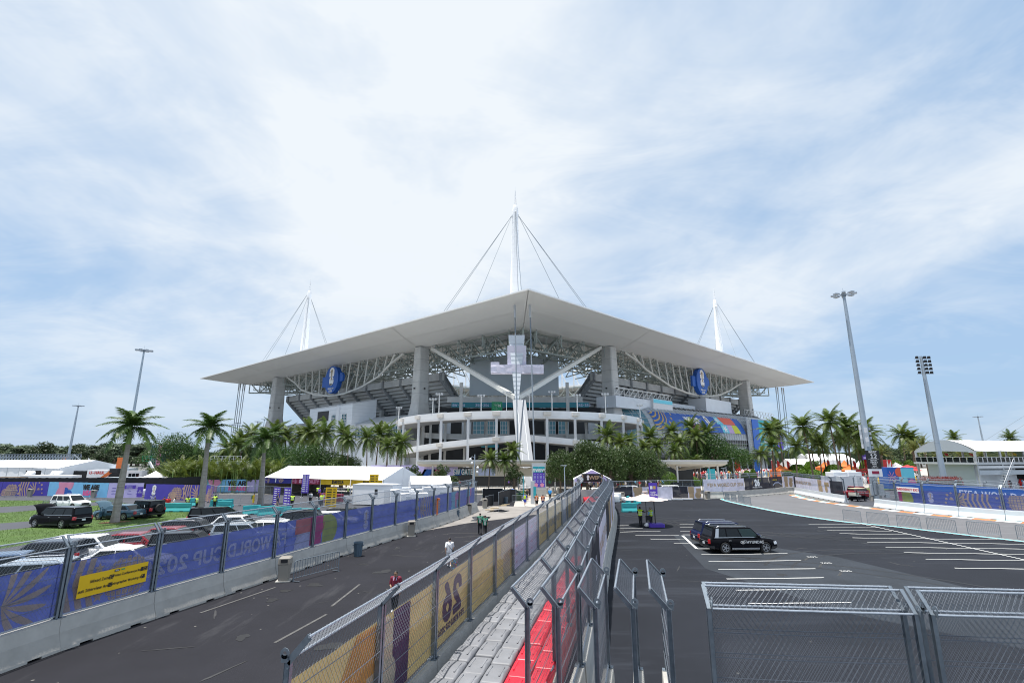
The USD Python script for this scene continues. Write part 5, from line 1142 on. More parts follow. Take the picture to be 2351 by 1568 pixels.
        if door_open:
            d = MB(); a = 1.05; p = np.array([lerp(xa0,xe0,.02),hw * 1.0,0]); ux = np.array([-math.cos(a),math.sin(a),0])
            v = lambda s,z: p + ux * s + [0,0,z]
            d.loft([[v(0,.35),v(1.05,.35),v(1.05,belt),v(0,belt)],[v(0,.35) + [.07,.04,0],v(1.05,.35) + [.07,.04,0],v(1.05,belt) + [.07,.04,0],v(0,belt) + [.07,.04,0]]])
            d.bar(v(0,belt),v(.35,Hh - .1),.05).bar(v(.35,Hh - .1),v(1.05,Hh - .12),.05).bar(v(1.05,Hh - .12),v(1.05,belt),.05); d.build('open_door',paint,t)
            MB().bbox((-.45,hw * .9,.4),(.55,hw * .99,belt - .05)).build('door_opening','black',t); MB().box((-.1,hw * .72,.8),(.5,.3,.8),0,-.2).build('seat','bin_taupe',t)
        if spare:
            a,b = MB(),MB(); wheel(a,b,0,0,rw,.26,1,6); M = rotz(PI / 2); M[:3,3] = [xr_ - .16,0,.62]; w = a.xform(M).build('spare_wheel','rubber',t,40); b.xform(M).build('rim','plastic_black',w)
        if lettering:
            for sg in (-1,1):
                tm_ = meshkit.text_mesh(lettering,.17,.004,True); tm_.apply_scale([1.15,1,1]); M = np.eye(4)
                M[:3,:3] = [[1,0,0],[0,0,-1],[0,1,0]] if sg < 0 else [[-1,0,0],[0,0,1],[0,1,0]]
                M[:3,3] = [.05 if sg < 0 else 1.1,sg * (hw + .012),.70]; MB().tm(tm_,M).build('lettering','white',t)
                o = MB().tm(trimesh.creation.annulus(.085,.11,.004,sections=24),np.array([[1.6,0,0,-.2 if sg < 0 else 1.35],[0,0,-1,sg * (hw + .012)],[0,1,0,.77],[0,0,0,1.]]))
                c = -.2 if sg < 0 else 1.35; o.bar((c - .07,sg * (hw + .014),.70),(c - .03,sg * (hw + .014),.84),.03,.004).bar((c + .03,sg * (hw + .014),.70),(c + .07,sg * (hw + .014),.84),.03,.004).bar((c - .05,sg * (hw + .014),.77),(c + .05,sg * (hw + .014),.77),.004,.03); o.build('badge','white',t)
                MB().grid(side(xe0 + .30,xe0 + .04,xe1 + .24,xe1 + .02,.06,.9,sg,.014),2,3).build('silver_pillar','alloy',t)
            MB().tm(meshkit.text_mesh('26',.22,.004,True),np.array([[0,-1,0,xf_ - .75],[1,0,0,-.2],[0,0,1,hood + .01],[0,0,0,1.]])).build('bonnet_lettering','white',t)
            MB().box((rt_ + .12,0,Hh - .02),(.34,W * .62,.05)).build('rear_spoiler',paint,t)
    return f
def car(key,name,lab,cat,p,ang,group=None,**k):
    """ang: heading in degrees, 0 = +x"""
    return place(key,car_build(**k),name,lab,cat,(p[0],p[1],.012),math.radians(ang),group)
SUV = dict(kind='suv'); BIG = dict(L=5.7,W=2.05,Hh=1.92,wb=3.35,fo=1.0,belt=1.18,hood=1.14,rw=.40)
car('palisade','black_suv','black sponsor-lettered SUV parked nearest in the right-hand lot','car',(16.7,38.75),3,None,L=5.06,W=1.98,Hh=1.76,wb=2.97,fo=.95,paint='car_black',rails=True,lettering='HYUNDAI',glass='car_glass_light',rw=.39,rtop=-2.15,rbase=-2.42)
car('palisade2','navy_suv','navy sponsor-lettered SUV parked behind the black one in the right-hand lot','car',(16.9,41.3),3,None,L=5.06,W=1.98,Hh=1.76,wb=2.97,fo=.95,paint='car_navy',rails=True,lettering='HYUNDAI',glass='car_glass_light',rw=.39,rtop=-2.15,rbase=-2.42)
car('suburban','black_suv','long black SUV with its bonnet open on the lawn','car',(-44.6,51.4),167,None,**{**BIG,'paint': 'car_black','hood_open': True})
car('wsuv','white_suv','white SUV parked behind the long black SUV, facing right','car',(-58.2,68.4),-12,None,L=4.9,paint='car_white',rails=True)
car('teal','saloon_car','blue-green saloon car with bonnet and driver door open by the palm','car',(-43.5,57.5),176,None,L=5.1,W=1.93,Hh=1.53,kind='sedan',paint='car_teal',wb=2.87,fo=1.0,belt=.98,hood=.96,rtop=-1.35,rbase=-2.05,boot=1.0,hood_open=True,door_open=True)
car('jeep','off_road_car','black boxy off-roader with a spare wheel on its tailgate','car',(-42.2,59.6),158,None,L=4.6,W=1.95,Hh=1.86,kind='box',paint='car_black',wb=2.95,fo=.7,belt=1.16,hood=1.15,cowl=.85,wtop=.5,rtop=-2.1,rbase=-2.2,rw=.44,spare=True,trim='none',spokes=6)
car('van','black_minivan','black minivan parked on the lane at the tip of the lawn','car',(-29.6,52.6),14,None,L=5.15,W=2.0,Hh=1.75,paint='car_black',wb=3.05,fo=.95,belt=1.08,hood=1.0,cowl=1.65,wtop=.55)
# cars parked behind the blue fence: heading along the lane or across it
for i,(p,a,mt,k,lab) in enumerate([
    ((-28.8,29.6),205,'car_blue',dict(L=4.4,Hh=1.5,kind='sedan',belt=.95,hood=.92,rtop=-1.35,rbase=-1.75,boot=1.0),'dull blue saloon car at the left edge, behind the blue fence'),
    ((-29.2,33.0),193,'car_grey',dict(L=4.6,Hh=1.66,paint=1),'dark grey crossover facing left, behind the left end of the blue fence'),
    ((-24.6,26.6),196,'car_silver',dict(L=4.8,Hh=1.7,rails=True),'silver-blue SUV close behind the eagle banner'),
    ((-27.6,34.7),10,'car_white',dict(L=4.8,Hh=1.72),'white SUV facing right behind the yellow direction sign'),
    ((-23.2,32.0),14,'car_white',dict(L=4.7,Hh=1.45,kind='sedan',belt=.92,hood=.9,rtop=-1.2,rbase=-1.9,boot=.97),'low white car close behind the yellow direction sign'),
    ((-26.8,37.6),12,'car_red',dict(L=4.8,Hh=1.46,kind='sedan',belt=.95,hood=.92,rtop=-1.3,rbase=-2.0,boot=1.0),'dark red saloon car behind the mirrored year lettering'),
    ((-25.9,40.2),8,'car_red',dict(L=4.6,Hh=1.5,kind='sedan',belt=.95,hood=.93,rtop=-1.3,rbase=-1.9,boot=1.0),'second dark red car, beyond the first towards the black minivan'),
    ((-22.2,36.4),12,'car_black',dict(L=4.8,Hh=1.68),'black SUV between the red cars and the blue fence'),
    ((-25.8,42.6),8,'car_black',dict(L=4.8,Hh=1.7,rails=True),'black SUV behind the second red car'),
    ((-24.4,46.6),6,'car_white',dict(L=4.9,Hh=1.62,kind='sedan',belt=1.0,hood=.97,rtop=-1.4,rbase=-2.0),'white saloon car behind the coral and pink banner'),
    ((-21.2,41.6),12,'car_silver',dict(L=4.7,Hh=1.62,rails=True),'silver estate car close behind the blue fence lettering'),
    ((-19.3,43.8),15,'car_white',dict(L=4.7,Hh=1.55,rails=True),'white crossover close behind the coral banner'),
    ((-18.6,48.4),8,'car_black',dict(L=5.0,Hh=1.85),'tall black SUV behind the green and pink banner'),
    ((-16.6,53.2),12,'car_black',dict(L=4.8,Hh=1.6),'dark blue-black car near the white container'),
    ((-17.4,50.9),8,'car_white',dict(L=4.8,Hh=1.5,kind='sedan',belt=.95,hood=.92,rtop=-1.3,rbase=-1.9,boot=1.0),'white patrol car with blue light bar behind the fence'),
    ((-33.5,29.2),200,'car_grey',dict(L=4.6,Hh=1.5,kind='sedan',belt=.95,hood=.92,rtop=-1.3,rbase=-1.9,boot=1.0),'slate saloon car at the far left edge behind the grey crossover')]):
    k = {**k,'paint': mt}; k.setdefault('rtop',None)
    if k.get('rtop') is None: k.pop('rtop')
    car(f'park{i}','parked_car',lab,'car',p,a,None,**k)
# vehicles beyond the right-hand fences
for i,(p,a,mt,k,lab) in enumerate([
    ((at(1428,1090,88)[0],88),182,'car_white',dict(L=5.0,Hh=1.8,rails=True),'white sheriff SUV behind the far black and white hoarding'),
    ((at(1522,1090,89)[0],89),184,'car_white',dict(L=5.0,Hh=1.8,hood_open=True),'white SUV with raised bonnet right of the sheriff SUV'),
    ((at(1553,1075,96)[0],96),180,'car_black',{**BIG},'large black SUV beside the clipped round bush'),
    ((at(1364,1090,82.5)[0],82.5),182,'car_white',dict(L=4.9,Hh=1.75),'white patrol SUV seen through the white tunnel tent'),
    ((.2,82.6),8,'car_green',dict(L=4.9,Hh=1.5,kind='sedan',belt=.98,hood=.95,rtop=-1.3,rbase=-1.9,boot=1.0),'dark green and white patrol car by the black windbreak panels'),
    ((55.6,83.4),10,'car_red',dict(L=5.8,W=2.05,Hh=1.95,wb=3.7,fo=1.0,belt=1.25,hood=1.2,rtop=-.6,rbase=-.8,rw=.42,boot=1.25),'red pickup truck parked behind the golf cart in the wall gap'),
    ((57.6,90.5),5,'car_teal',dict(L=4.9,Hh=1.8),'teal SUV half hidden behind the white banner wall'),
    ((at(1745,1108,98)[0],99),180,'car_black',dict(L=4.9,Hh=1.6),'dark car behind the black sponsor banner at the track end')]):
    car(f'far{i}','parked_vehicle',lab,'car',p,a,None,**{**k,'paint': mt})
tag(stage.GetPrimAtPath('/World/parked_vehicle_005'),cat='pickup truck')
p = (.2,82.6)
lb = solo('light_bar',MB().box((.1,82.6,1.56),(.3,1.1,.1),.14),'s_deep','blue emergency light bar on the dark green patrol car','light bar')
# golf cart in the gap of the wall
gc = thing('golf_cart','black golf cart with a tan canopy parked in the wall gap','golf cart',(53.2,79.4,.01),math.radians(24))
MB().loft([[(x,y * .6,z) for y,z in ((-1,.3),(-1,zt_),(1,zt_),(1,.3))] for x,zt_ in ((-1.25,.6),(-.9,.75),(-.2,.72),(-.1,.42),(.6,.42),(.75,.85),(1.2,.7),(1.3,.45))]).build('body','car_black',gc,30)
MB().loft([rrect(-1.35,1.15,.62,z,.15) for z in (1.83,1.90)] + [rrect(-1.2,1.0,.5,1.95,.12)]).build('canopy','cart_tan',gc,30)
for x,y in ((-1.2,.55),(-1.2,-.55),(.75,.55),(.75,-.55)): MB().bar((x,y,.7),(x * .95,y,1.84),.04).build('canopy_post','plastic_black',gc)
for x in (-.35,-1.05): MB().box((x,0,.82),(.5,1.1,.14)).box((x - .25,0,1.08),(.12,1.1,.42)).build('seat','canopy_cream',gc)
MB().tube([(.72,.3,.8),(.5,.3,1.05)],.02,5).tm(trimesh.creation.torus(.17,.018),np.array([[.6,0,.8,.48],[0,1,0,.3],[-.8,0,.6,1.08],[0,0,0,1.]])).build('steering_wheel','plastic_black',gc)
for wx in (-.85,.85):
    for sg in (-1,1): a,b = MB(),MB(); wheel(a,b,wx,sg * .5,.23,.2,sg); w = a.build('wheel','rubber',gc,40); b.build('rim','alloy',w)
# ---------------------------------------------------------------- people
SPH = {}
def sph(p,r,n=10):
    k = (round(r,4),n)
    if k not in SPH: SPH[k] = m3.Manifold.sphere(r,n)
    return SPH[k].translate([float(a) for a in p])
def chainm(pts,n=10): return [m3.Manifold.batch_hull([sph(a,ra,n),sph(b,rb,n)]) for (a,ra),(b,rb) in zip(pts[:-1],pts[1:])]
def joints(pose,h=1.75):
    """body facing +y; x to its right hand side is +x. returns named joints"""
    k = h / 1.75; J = {}
    J['pel'] = [0,0,.95]; J['waist'] = [0,.0,1.10]; J['chest'] = [0,.01,1.32]; J['neck'] = [0,.0,1.49]; J['head'] = [0,.025,1.635]
    for s,n in ((-1,'l'),(1,'r')):
        J['sh' + n] = [.185 * s,0,1.43]; J['hip' + n] = [.095 * s,0,.92]; J['kn' + n] = [.10 * s,.02,.50]; J['an' + n] = [.105 * s,-.01,.085]; J['to' + n] = [.12 * s,.16,.03]
        J['el' + n] = [.235 * s,-.03,1.14]; J['wr' + n] = [.245 * s,.06,.90]
    if pose in ('walk','walk2'):
        a,b = ('l','r') if pose == 'walk' else ('r','l')
        for n,f in ((a,1),(b,-1)):
            s = -1 if n == 'l' else 1
            J['kn' + n] = [.10 * s,.19 if f > 0 else -.02,.52]; J['an' + n] = [.10 * s,.27 if f > 0 else -.33,.10 if f > 0 else .17]; J['to' + n] = [.11 * s,.45 if f > 0 else -.20,.06 if f > 0 else .04]
            J['el' + n] = [.24 * s,-.13 * f,1.16]; J['wr' + n] = [.24 * s,(-.05 if f > 0 else .20),.95 if f > 0 else .97]
    if pose == 'sit':
        for s,n in ((-1,'l'),(1,'r')):
            J['kn' + n] = [.13 * s,.44,.93]; J['an' + n] = [.13 * s,.50,.50]; J['to' + n] = [.14 * s,.66,.43]; J['el' + n] = [.23 * s,.06,1.14]; J['wr' + n] = [.12 * s,.30,1.04]
    if pose in ('phone','talk','reach','photo'):
        if pose == 'phone': J['elr'] = [.24,.04,1.15]; J['wrr'] = [.10,.27,1.25]; J['head'] = [0,.07,1.62]
        if pose == 'talk': J['elr'] = [.25,.05,1.16]; J['wrr'] = [.20,.30,1.12]; J['wrl'] = [-.16,.24,1.05]; J['ell'] = [-.25,.0,1.15]
        if pose == 'reach': J['elr'] = [.36,.16,1.28]; J['wrr'] = [.50,.38,1.32]; J['wrl'] = [-.20,.18,1.02]; J['knl'] = [-.11,.07,.50]; J['anl'] = [-.12,.10,.085]; J['tol'] = [-.13,.27,.03]
        if pose == 'photo': J['elr'] = [.33,.14,1.34]; J['wrr'] = [.16,.22,1.60]; J['ell'] = [-.33,.14,1.34]; J['wrl'] = [-.16,.22,1.60]
    if pose == 'down': J['head'] = [0,.075,1.615]; J['elr'] = [.24,.02,1.15]; J['wrr'] = [.13,.25,1.10]; J['knl'] = [-.10,.12,.5]; J['anl'] = [-.10,.12,.09]; J['tol'] = [-.11,.29,.04]; J['knr'] = [.10,-.02,.5]; J['anr'] = [.10,-.14,.10]; J['tor'] = [.11,.02,.03]
    return {a: np.array(b) * k for a,b in J.items()},k
BODY = {}
def body_parts(pose,h,female):
    key = (pose,round(h,2),female)
    if key in BODY: return BODY[key]
    J,k = joints(pose,h); w = .9 if female else 1.0
    B = []
    def ell(c,r): return m3.Manifold.sphere(1,14).scale([float(a) for a in r]).translate([float(a) for a in c])
    torso = [ell(J['pel'],np.array([.165,.12,.11]) * k),ell(J['waist'],np.array([.145 * w,.105,.12]) * k),ell(J['chest'],np.array([.175 * w,.12,.15]) * k)]
    B += [m3.Manifold.batch_hull(torso[:2]),m3.Manifold.batch_hull(torso[1:])]
    B += [m3.Manifold.batch_hull([sph(J['sh' + n],.062 * k),ell(J['chest'],np.array([.13,.09,.10]) * k)]) for n in 'lr']
    B += chainm([(J['chest'] + [0,0,.1 * k],.075 * k),(J['neck'],.056 * k),(J['head'] - [0,0,.05 * k],.056 * k)])
    hd = J['head']; B.append(m3.Manifold.batch_hull([ell(hd + [0,-.01 * k,.03 * k],np.array([.077,.095,.085]) * k),ell(hd + [0,.03 * k,-.06 * k],np.array([.052,.055,.05]) * k)]))
    B += chainm([(hd + [0,.09 * k,.01 * k],.012 * k),(hd + [0,.108 * k,-.02 * k],.016 * k)],8)
    for s in (-1,1): B.append(ell(hd + np.array([.079 * s,-.005,-.005]) * k,np.array([.012,.024,.034]) * k)); B.append(sph(hd + np.array([.03 * s,.083,.018]) * k,.014 * k,8))
    B.append(ell(hd + np.array([0,.084,-.055]) * k,np.array([.024,.012,.008]) * k))
    for s,n in ((-1,'l'),(1,'r')):
        B += chainm([(J['sh' + n],.055 * k),(J['el' + n],.042 * k),(J['wr' + n],.027 * k)])
        d = J['wr' + n] - J['el' + n]; d /= np.linalg.norm(d); sd_ = np.array([0.,1,0]) if abs(d[1]) < .8 else np.array([0,0,1.]); sd_ = sd_ - d * (sd_ @ d); sd_ /= np.linalg.norm(sd_); nn = np.cross(d,sd_)
        pc = J['wr' + n] + d * .05 * k; B.append(m3.Manifold.batch_hull([sph(J['wr' + n],.024 * k,8)] + [sph(J['wr' + n] + d * .085 * k + sd_ * e * k,.013 * k,8) for e in (-.032,.032)]))
        for q,ln in enumerate((.070,.082,.076,.058)):
            o = J['wr' + n] + d * .085 * k + sd_ * (.03 - .02 * q) * k; a = o + d * ln * .55 * k + nn * .006 * k; b = a + d * ln * .42 * k + nn * .022 * k; B += chainm([(o,.0095 * k),(a,.0085 * k),(b,.007 * k)],6)
        o = J['wr' + n] + d * .025 * k + sd_ * .03 * k; a = o + (d * .03 + sd_ * .028) * k; B += chainm([(o,.012 * k),(a,.010 * k),(a + (d * .032 + nn * .01) * k,.008 * k)],6)
        B += chainm([(J['hip' + n],.088 * k),(J['kn' + n],.056 * k),(J['an' + n],.040 * k)])
    body = m3.Manifold.batch_boolean(B,m3.OpType.Add)
    shirt,sl,trs,shr,shoes = [],[],[],[],[]
    e = .016 * k
    shirt += [m3.Manifold.batch_hull([ell(J['pel'] + [0,0,.04 * k],np.array([.178,.138,.07]) * k),ell(J['waist'],np.array([.165 * w,.125,.12]) * k),ell(J['chest'],np.array([.19 * w,.137,.155]) * k)])]
    shirt += [m3.Manifold.batch_hull([sph(J['sh' + n],.078 * k),ell(J['chest'] + [0,0,.03 * k],np.array([.13,.105,.10]) * k),sph(J['neck'] - [0,0,.02 * k],.062 * k)]) for n in 'lr']
    vest = list(shirt)
    for n in 'lr':
        mid = lerp(J['sh' + n],J['el' + n],.78); sl += chainm([(J['sh' + n],.078 * k),(mid,.068 * k)])
        trs += chainm([(J['hip' + n] + [0,0,.03 * k],.108 * k),(J['kn' + n],.080 * k),(J['an' + n] + [0,0,.01],.064 * k)]); shr += chainm([(J['hip' + n] + [0,0,.03 * k],.112 * k),(lerp(J['hip' + n],J['kn' + n],.93),.092 * k)])
        shoes.append(m3.Manifold.batch_hull([sph(J['an' + n] - [0,.035 * k,.035 * k],.048 * k,8),sph(J['an' + n] + [0,0,.0],.05 * k,8),sph(J['to' + n],.038 * k,8)]))
    pe = m3.Manifold.batch_hull([ell(J['pel'] - [0,0,.02 * k],np.array([.178,.135,.10]) * k),ell(J['pel'] + [0,0,.07 * k],np.array([.165,.125,.05]) * k)])
    long_ = sl + sum([chainm([(lerp(J['sh' + n],J['el' + n],.7),.068 * k),(J['el' + n],.058 * k),(lerp(J['el' + n],J['wr' + n],.93),.042 * k)]) for n in 'lr'],[])
    uni = lambda L: m3.Manifold.batch_boolean(L,m3.OpType.Add)
    hair = m3.Manifold.batch_hull([ell(hd + np.array([0,-.02,.045]) * k,np.array([.086,.098,.085]) * k)]) - m3.Manifold.cube([.4,.4,.4],True).translate([float(a) for a in hd + np.array([0,.235,-.13]) * k])
    hair = hair - m3.Manifold.cube([.4,.4,.3],True).translate([float(a) for a in hd + np.array([0,.0,-.20]) * k])
    r = dict(J=J,k=k,body=body,shirt=uni(shirt + sl),shirt_long=uni(shirt + long_),vest=uni([q for q in vest]),trousers=uni(trs + [pe]),shorts=uni(shr + [pe]),shoes=shoes,hair=hair,bald=None)
    BODY[key] = r; return r
def scl(m,c,s): return m.translate([-float(a) for a in c]).scale(s).translate([float(a) for a in c])
def person(p,face,lab,pose='stand',h=1.74,skin='skin_mid',hair='hair_dark',top='c_white',bottom='c_black',legs='trousers',sleeve='shirt',shoes='c_white',female=False,vest=None,cap=None,hat=None,backpack=None,longhair=False,bib=None,glasses=False,lanyard=None,bag=None,z=0.,back=None,group=None):
    """face: compass heading in degrees, 0 = away from the camera (+y), counter-clockwise"""
    b = body_parts(pose,h,female); J,k = b['J'],b['k']; t = thing('person',lab,'person',(p[0],p[1],z + .012),math.radians(face),group)
    mesh('body',b['body'],skin,t,60); mesh(sleeve if sleeve == 'shirt' else 'long_sleeved_shirt',b[sleeve],top,t,60); mesh(legs,b[legs],bottom,t,60)
    for s in b['shoes']: mesh('shoe',s,shoes,t,60)
    hd = J['head']
    if hair: mesh('hair',b['hair'],hair,t,60)
    if longhair: mesh('ponytail',m3.Manifold.batch_hull([sph(hd + np.array([0,-.09,.02]) * k,.055 * k),sph(hd + np.array([0,-.11,-.20]) * k,.035 * k)]),hair,t,60)
    ch = J['chest'] - [0,0,.06 * k]
    if vest:
        v = scl(b['vest'],ch,[1.06,1.13,1.03]); mesh('safety_vest',v,vest,t,60)
        m = MB()
        for zz in (-.02,-.20): m.tm(scl(b['vest'],ch,[1.07,1.145,1.03]) ^ m3.Manifold.cube([1,1,.05],True).translate([0,0,float((J['chest'][2] + zz))]))
        m.build('reflective_band','plate',t)
    if bib:
        mesh('bib',scl(b['vest'],ch,[1.07,1.13,1.03]),bib,t,60); y = -.155 * k
        for s,zz,hh in ((back[0],1.36,.07),(back[1],1.26,.07),('0',.98,.24)):
            tm_ = meshkit.text_mesh(s,hh * k,.004,True); c = (tm_.bounds[0][0] + tm_.bounds[1][0]) / 2; MB().tm(tm_,np.array([[1,0,0,-c],[0,0,-1,y],[0,1,0,zz * k],[0,0,0,1.]])).build('lettering','white',t)
    if cap: mesh('cap',m3.Manifold.batch_hull([sph(hd + np.array([0,-.01,.06]) * k,.095 * k)]) - m3.Manifold.cube([.4,.4,.2],True).translate([float(a) for a in hd + np.array([0,0,-.055]) * k]) + m3.Manifold.cylinder(.015,.085,.085,14).scale([1,1.1,1]).translate([float(a) for a in hd + np.array([0,.09,.045]) * k]),cap,t,60)
    if hat: mesh('sun_hat',m3.Manifold.cylinder(.02,.19 * k,.17 * k,18).translate([float(a) for a in hd + np.array([0,0,.05]) * k]) + m3.Manifold.cylinder(.10,.10 * k,.08 * k,16).translate([float(a) for a in hd + np.array([0,0,.055]) * k]),hat,t,60)
    if backpack: mesh('backpack',m3.Manifold.batch_hull([sph(np.array([x,-.21,zz]) * k,.06 * k) for x in (-.10,.10) for zz in (1.02,1.38)]),backpack,t,60)
    if glasses: MB().box(hd + np.array([-.034,.098,.018]) * k,(.05 * k,.018,.036 * k)).box(hd + np.array([.034,.098,.018]) * k,(.05 * k,.018,.036 * k)).box(hd + np.array([0,.102,.026]) * k,(.05 * k,.012,.01)).build('sunglasses','black',t)
    if lanyard: MB().tube([np.array([-.07,.06,1.50]) * k,np.array([-.05,.160,1.36]) * k,np.array([0,.165,1.12]) * k,np.array([.05,.160,1.36]) * k,np.array([.07,.06,1.50]) * k],.010,5).box(np.array([0,.168,1.06]) * k,(.09,.012,.12)).build('lanyard',lanyard,t)
    if bag: mesh('shoulder_bag',m3.Manifold.batch_hull([sph(np.array([.22,y,zz]) * k,.045 * k) for y in (-.12,.08) for zz in (.86,1.0)]),bag,t,60); MB().tube([np.array([.19,.02,1.02]) * k,np.array([.06,.155,1.25]) * k,np.array([-.13,.05,1.50]) * k,np.array([-.06,-.15,1.30]) * k,np.array([.19,-.10,1.02]) * k],.012,4).build('bag_strap',bag,t)
    return t
person((-5.25,24.2),176,'man in a maroon shirt and sunglasses with a lanyard, walking with head bowed','down',1.76,'skin_mid',top='c_maroon',bottom='c_black',shoes='c_white',glasses=True,lanyard='s_paleblue')
w = person((-3.95,33.4),5,'man in a white shirt with a cross strap pulling a patterned suitcase','walk',1.74,'skin_light',top='c_white',bottom='c_white',legs='shorts',bag='c_black')
sc_ = thing('suitcase','small patterned wheeled suitcase pulled by the man in white','suitcase',(-3.55,32.6,.012),.2)
MB().loft([rrect(-.21,.21,.12,z,.06) for z in (.06,.09,.62,.66)]).build('shell','c_grey',sc_,30)
for q in range(18): MB().box((R.uniform(-.17,.17),-.123,R.uniform(.12,.6)),(.06,.01,.06)).build('sticker',R.choice(['s_pink','s_sky','s_yellow','white','s_red','s_lime']),sc_)
MB().tube([(-.12,.08,.64),(-.12,.12,1.0),(.12,.12,1.0),(.12,.08,.64)],.012,5).build('handle','galv',sc_)
for x in (-.17,.17): MB().tube([(x - .02,.07,.035),(x + .02,.07,.035)],.035,8).build('wheel','rubber',sc_)
person((-2.85,46.6),4,'photographer in a green bib walking away, the left of two','walk',1.78,'skin_light',top='c_black',bottom='c_black',bib='c_green',back=('PHOTO','0217'),shoes='c_black')
person((-2.35,45.5),4,'photographer in a green bib walking away, the right and nearer of two','walk2',1.72,'skin_light',top='c_black',bottom='c_black',bib='c_green',back=('PHOTO','1790'),shoes='c_black')
person((1.8,71.9),-6,'person with a bright yellow backpack and blue shorts walking away','walk',1.7,'skin_light',hair='hair_fair',top='c_royal',bottom='c_royal',legs='shorts',backpack='c_hivis')
person((3.3,69.6),-8,'person in a rust orange bib with a black strap, left of two','walk',1.72,'skin_light',top='c_black',bottom='c_black',legs='shorts',bib='c_orange',back=('',''),bag='c_black') if 0 else None
def bibp(p,lab,**k): return person(p,-8,lab,bib='c_orange',back=('26','26'),**k)
bibp((3.3,69.6),'person in a rust orange bib and black shorts, left of two',pose='walk',h=1.74,skin='skin_light',top='c_black',bottom='c_black',legs='shorts',shoes='c_black',bag='c_black')
bibp((4.15,69.4),'person with a ponytail in a rust orange bib, right of two',pose='walk2',h=1.7,skin='skin_light',top='c_navy',bottom='c_navy',shoes='c_black',female=True,longhair=True)
person((5.9,80.2),-4,'person in a bright blue shirt and blue cap walking to the kerb','walk2',1.78,'skin_dark',top='c_blue',bottom='c_black',cap='c_royal',shoes='c_black')
person((2.35,79.2),10,'bare-headed person in black raising both hands beside the teal totem','photo',1.76,'skin_light',hair='hair_fair',top='c_black',bottom='c_khaki',legs='shorts')
person((2.95,84.2),0,'person in black shorts with a dark backpack beside the teal totem','stand',1.8,'skin_light',top='c_black',bottom='c_black',legs='shorts',backpack='c_black',hat='c_white')
person((4.45,89.8),180,'man in a white shirt and khaki trousers behind the teal totem','walk',1.78,'skin_light',top='c_white',bottom='c_khaki')
person((10.45,101),170,'seated person dressed in black on the low wall by the lamp','sit',1.75,'skin_dark',top='c_black',bottom='c_black',z=-.35)
for i,(px,py,pose,tp,bt,lg,lab) in enumerate([(1078.5,1124,'walk','c_sky','c_navy','shorts','person in a pale blue shirt walking before the gate'),(1054,1122,'stand','c_red','c_black','trousers','person in red standing right of the fence end'),(1071,1106,'stand','c_hivis','c_black','trousers','steward in a yellow vest under the SW GATE sign'),(1194,1122,'walk2','c_white','c_white','shorts','person in white shorts left of the twin board'),(1207,1118,'stand','c_royal','c_navy','trousers','person in royal blue behind the teal pole'),(1262,1121,'stand','c_green','c_black','trousers','person in green beside the concrete bollard'),(1270,1117,'walk','c_hivis','c_navy','shorts','person in a lime shirt beyond the concrete bollards'),(1243,1112,'walk2','c_black','c_grey','shorts','person in black under the right half of the canopy'),(1034,1116,'walk','c_teal','c_khaki','shorts','person in teal beyond the fence end'),(1043,1112,'stand','c_black','c_black','shorts','person in black beside the white turnstile post'),(1110,1117,'walk2','c_white','c_navy','shorts','person in white between the gate palms'),(1168,1119,'walk','c_purple','c_black','shorts','person in purple near the young tree'),(1020,1122,'walk','c_navy','c_khaki','shorts','person in navy behind the small white tent')]):
    g_ = gp(px,py); person(g_[:2],170 * (i % 2) + 10 * i,lab,pose,1.7 + .02 * (i % 5),('skin_light','skin_mid','skin_dark')[i % 3],top=tp,bottom=bt,legs=lg,female=i % 3 == 1)
# attendants by the umbrella
person((12.75,51.8),-40,'attendant in a yellow vest holding the umbrella pole','reach',1.83,'skin_dark',top='c_black',bottom='c_black',vest='c_hivis',shoes='c_black')
person((13.95,52.35),20,'attendant in a straw hat and yellow vest beside the sign pole','talk',1.68,'skin_light',hair='hair_fair',top='c_sky',sleeve='shirt_long',bottom='c_black',vest='c_hivis',hat='b_cream',shoes='c_black',female=True)
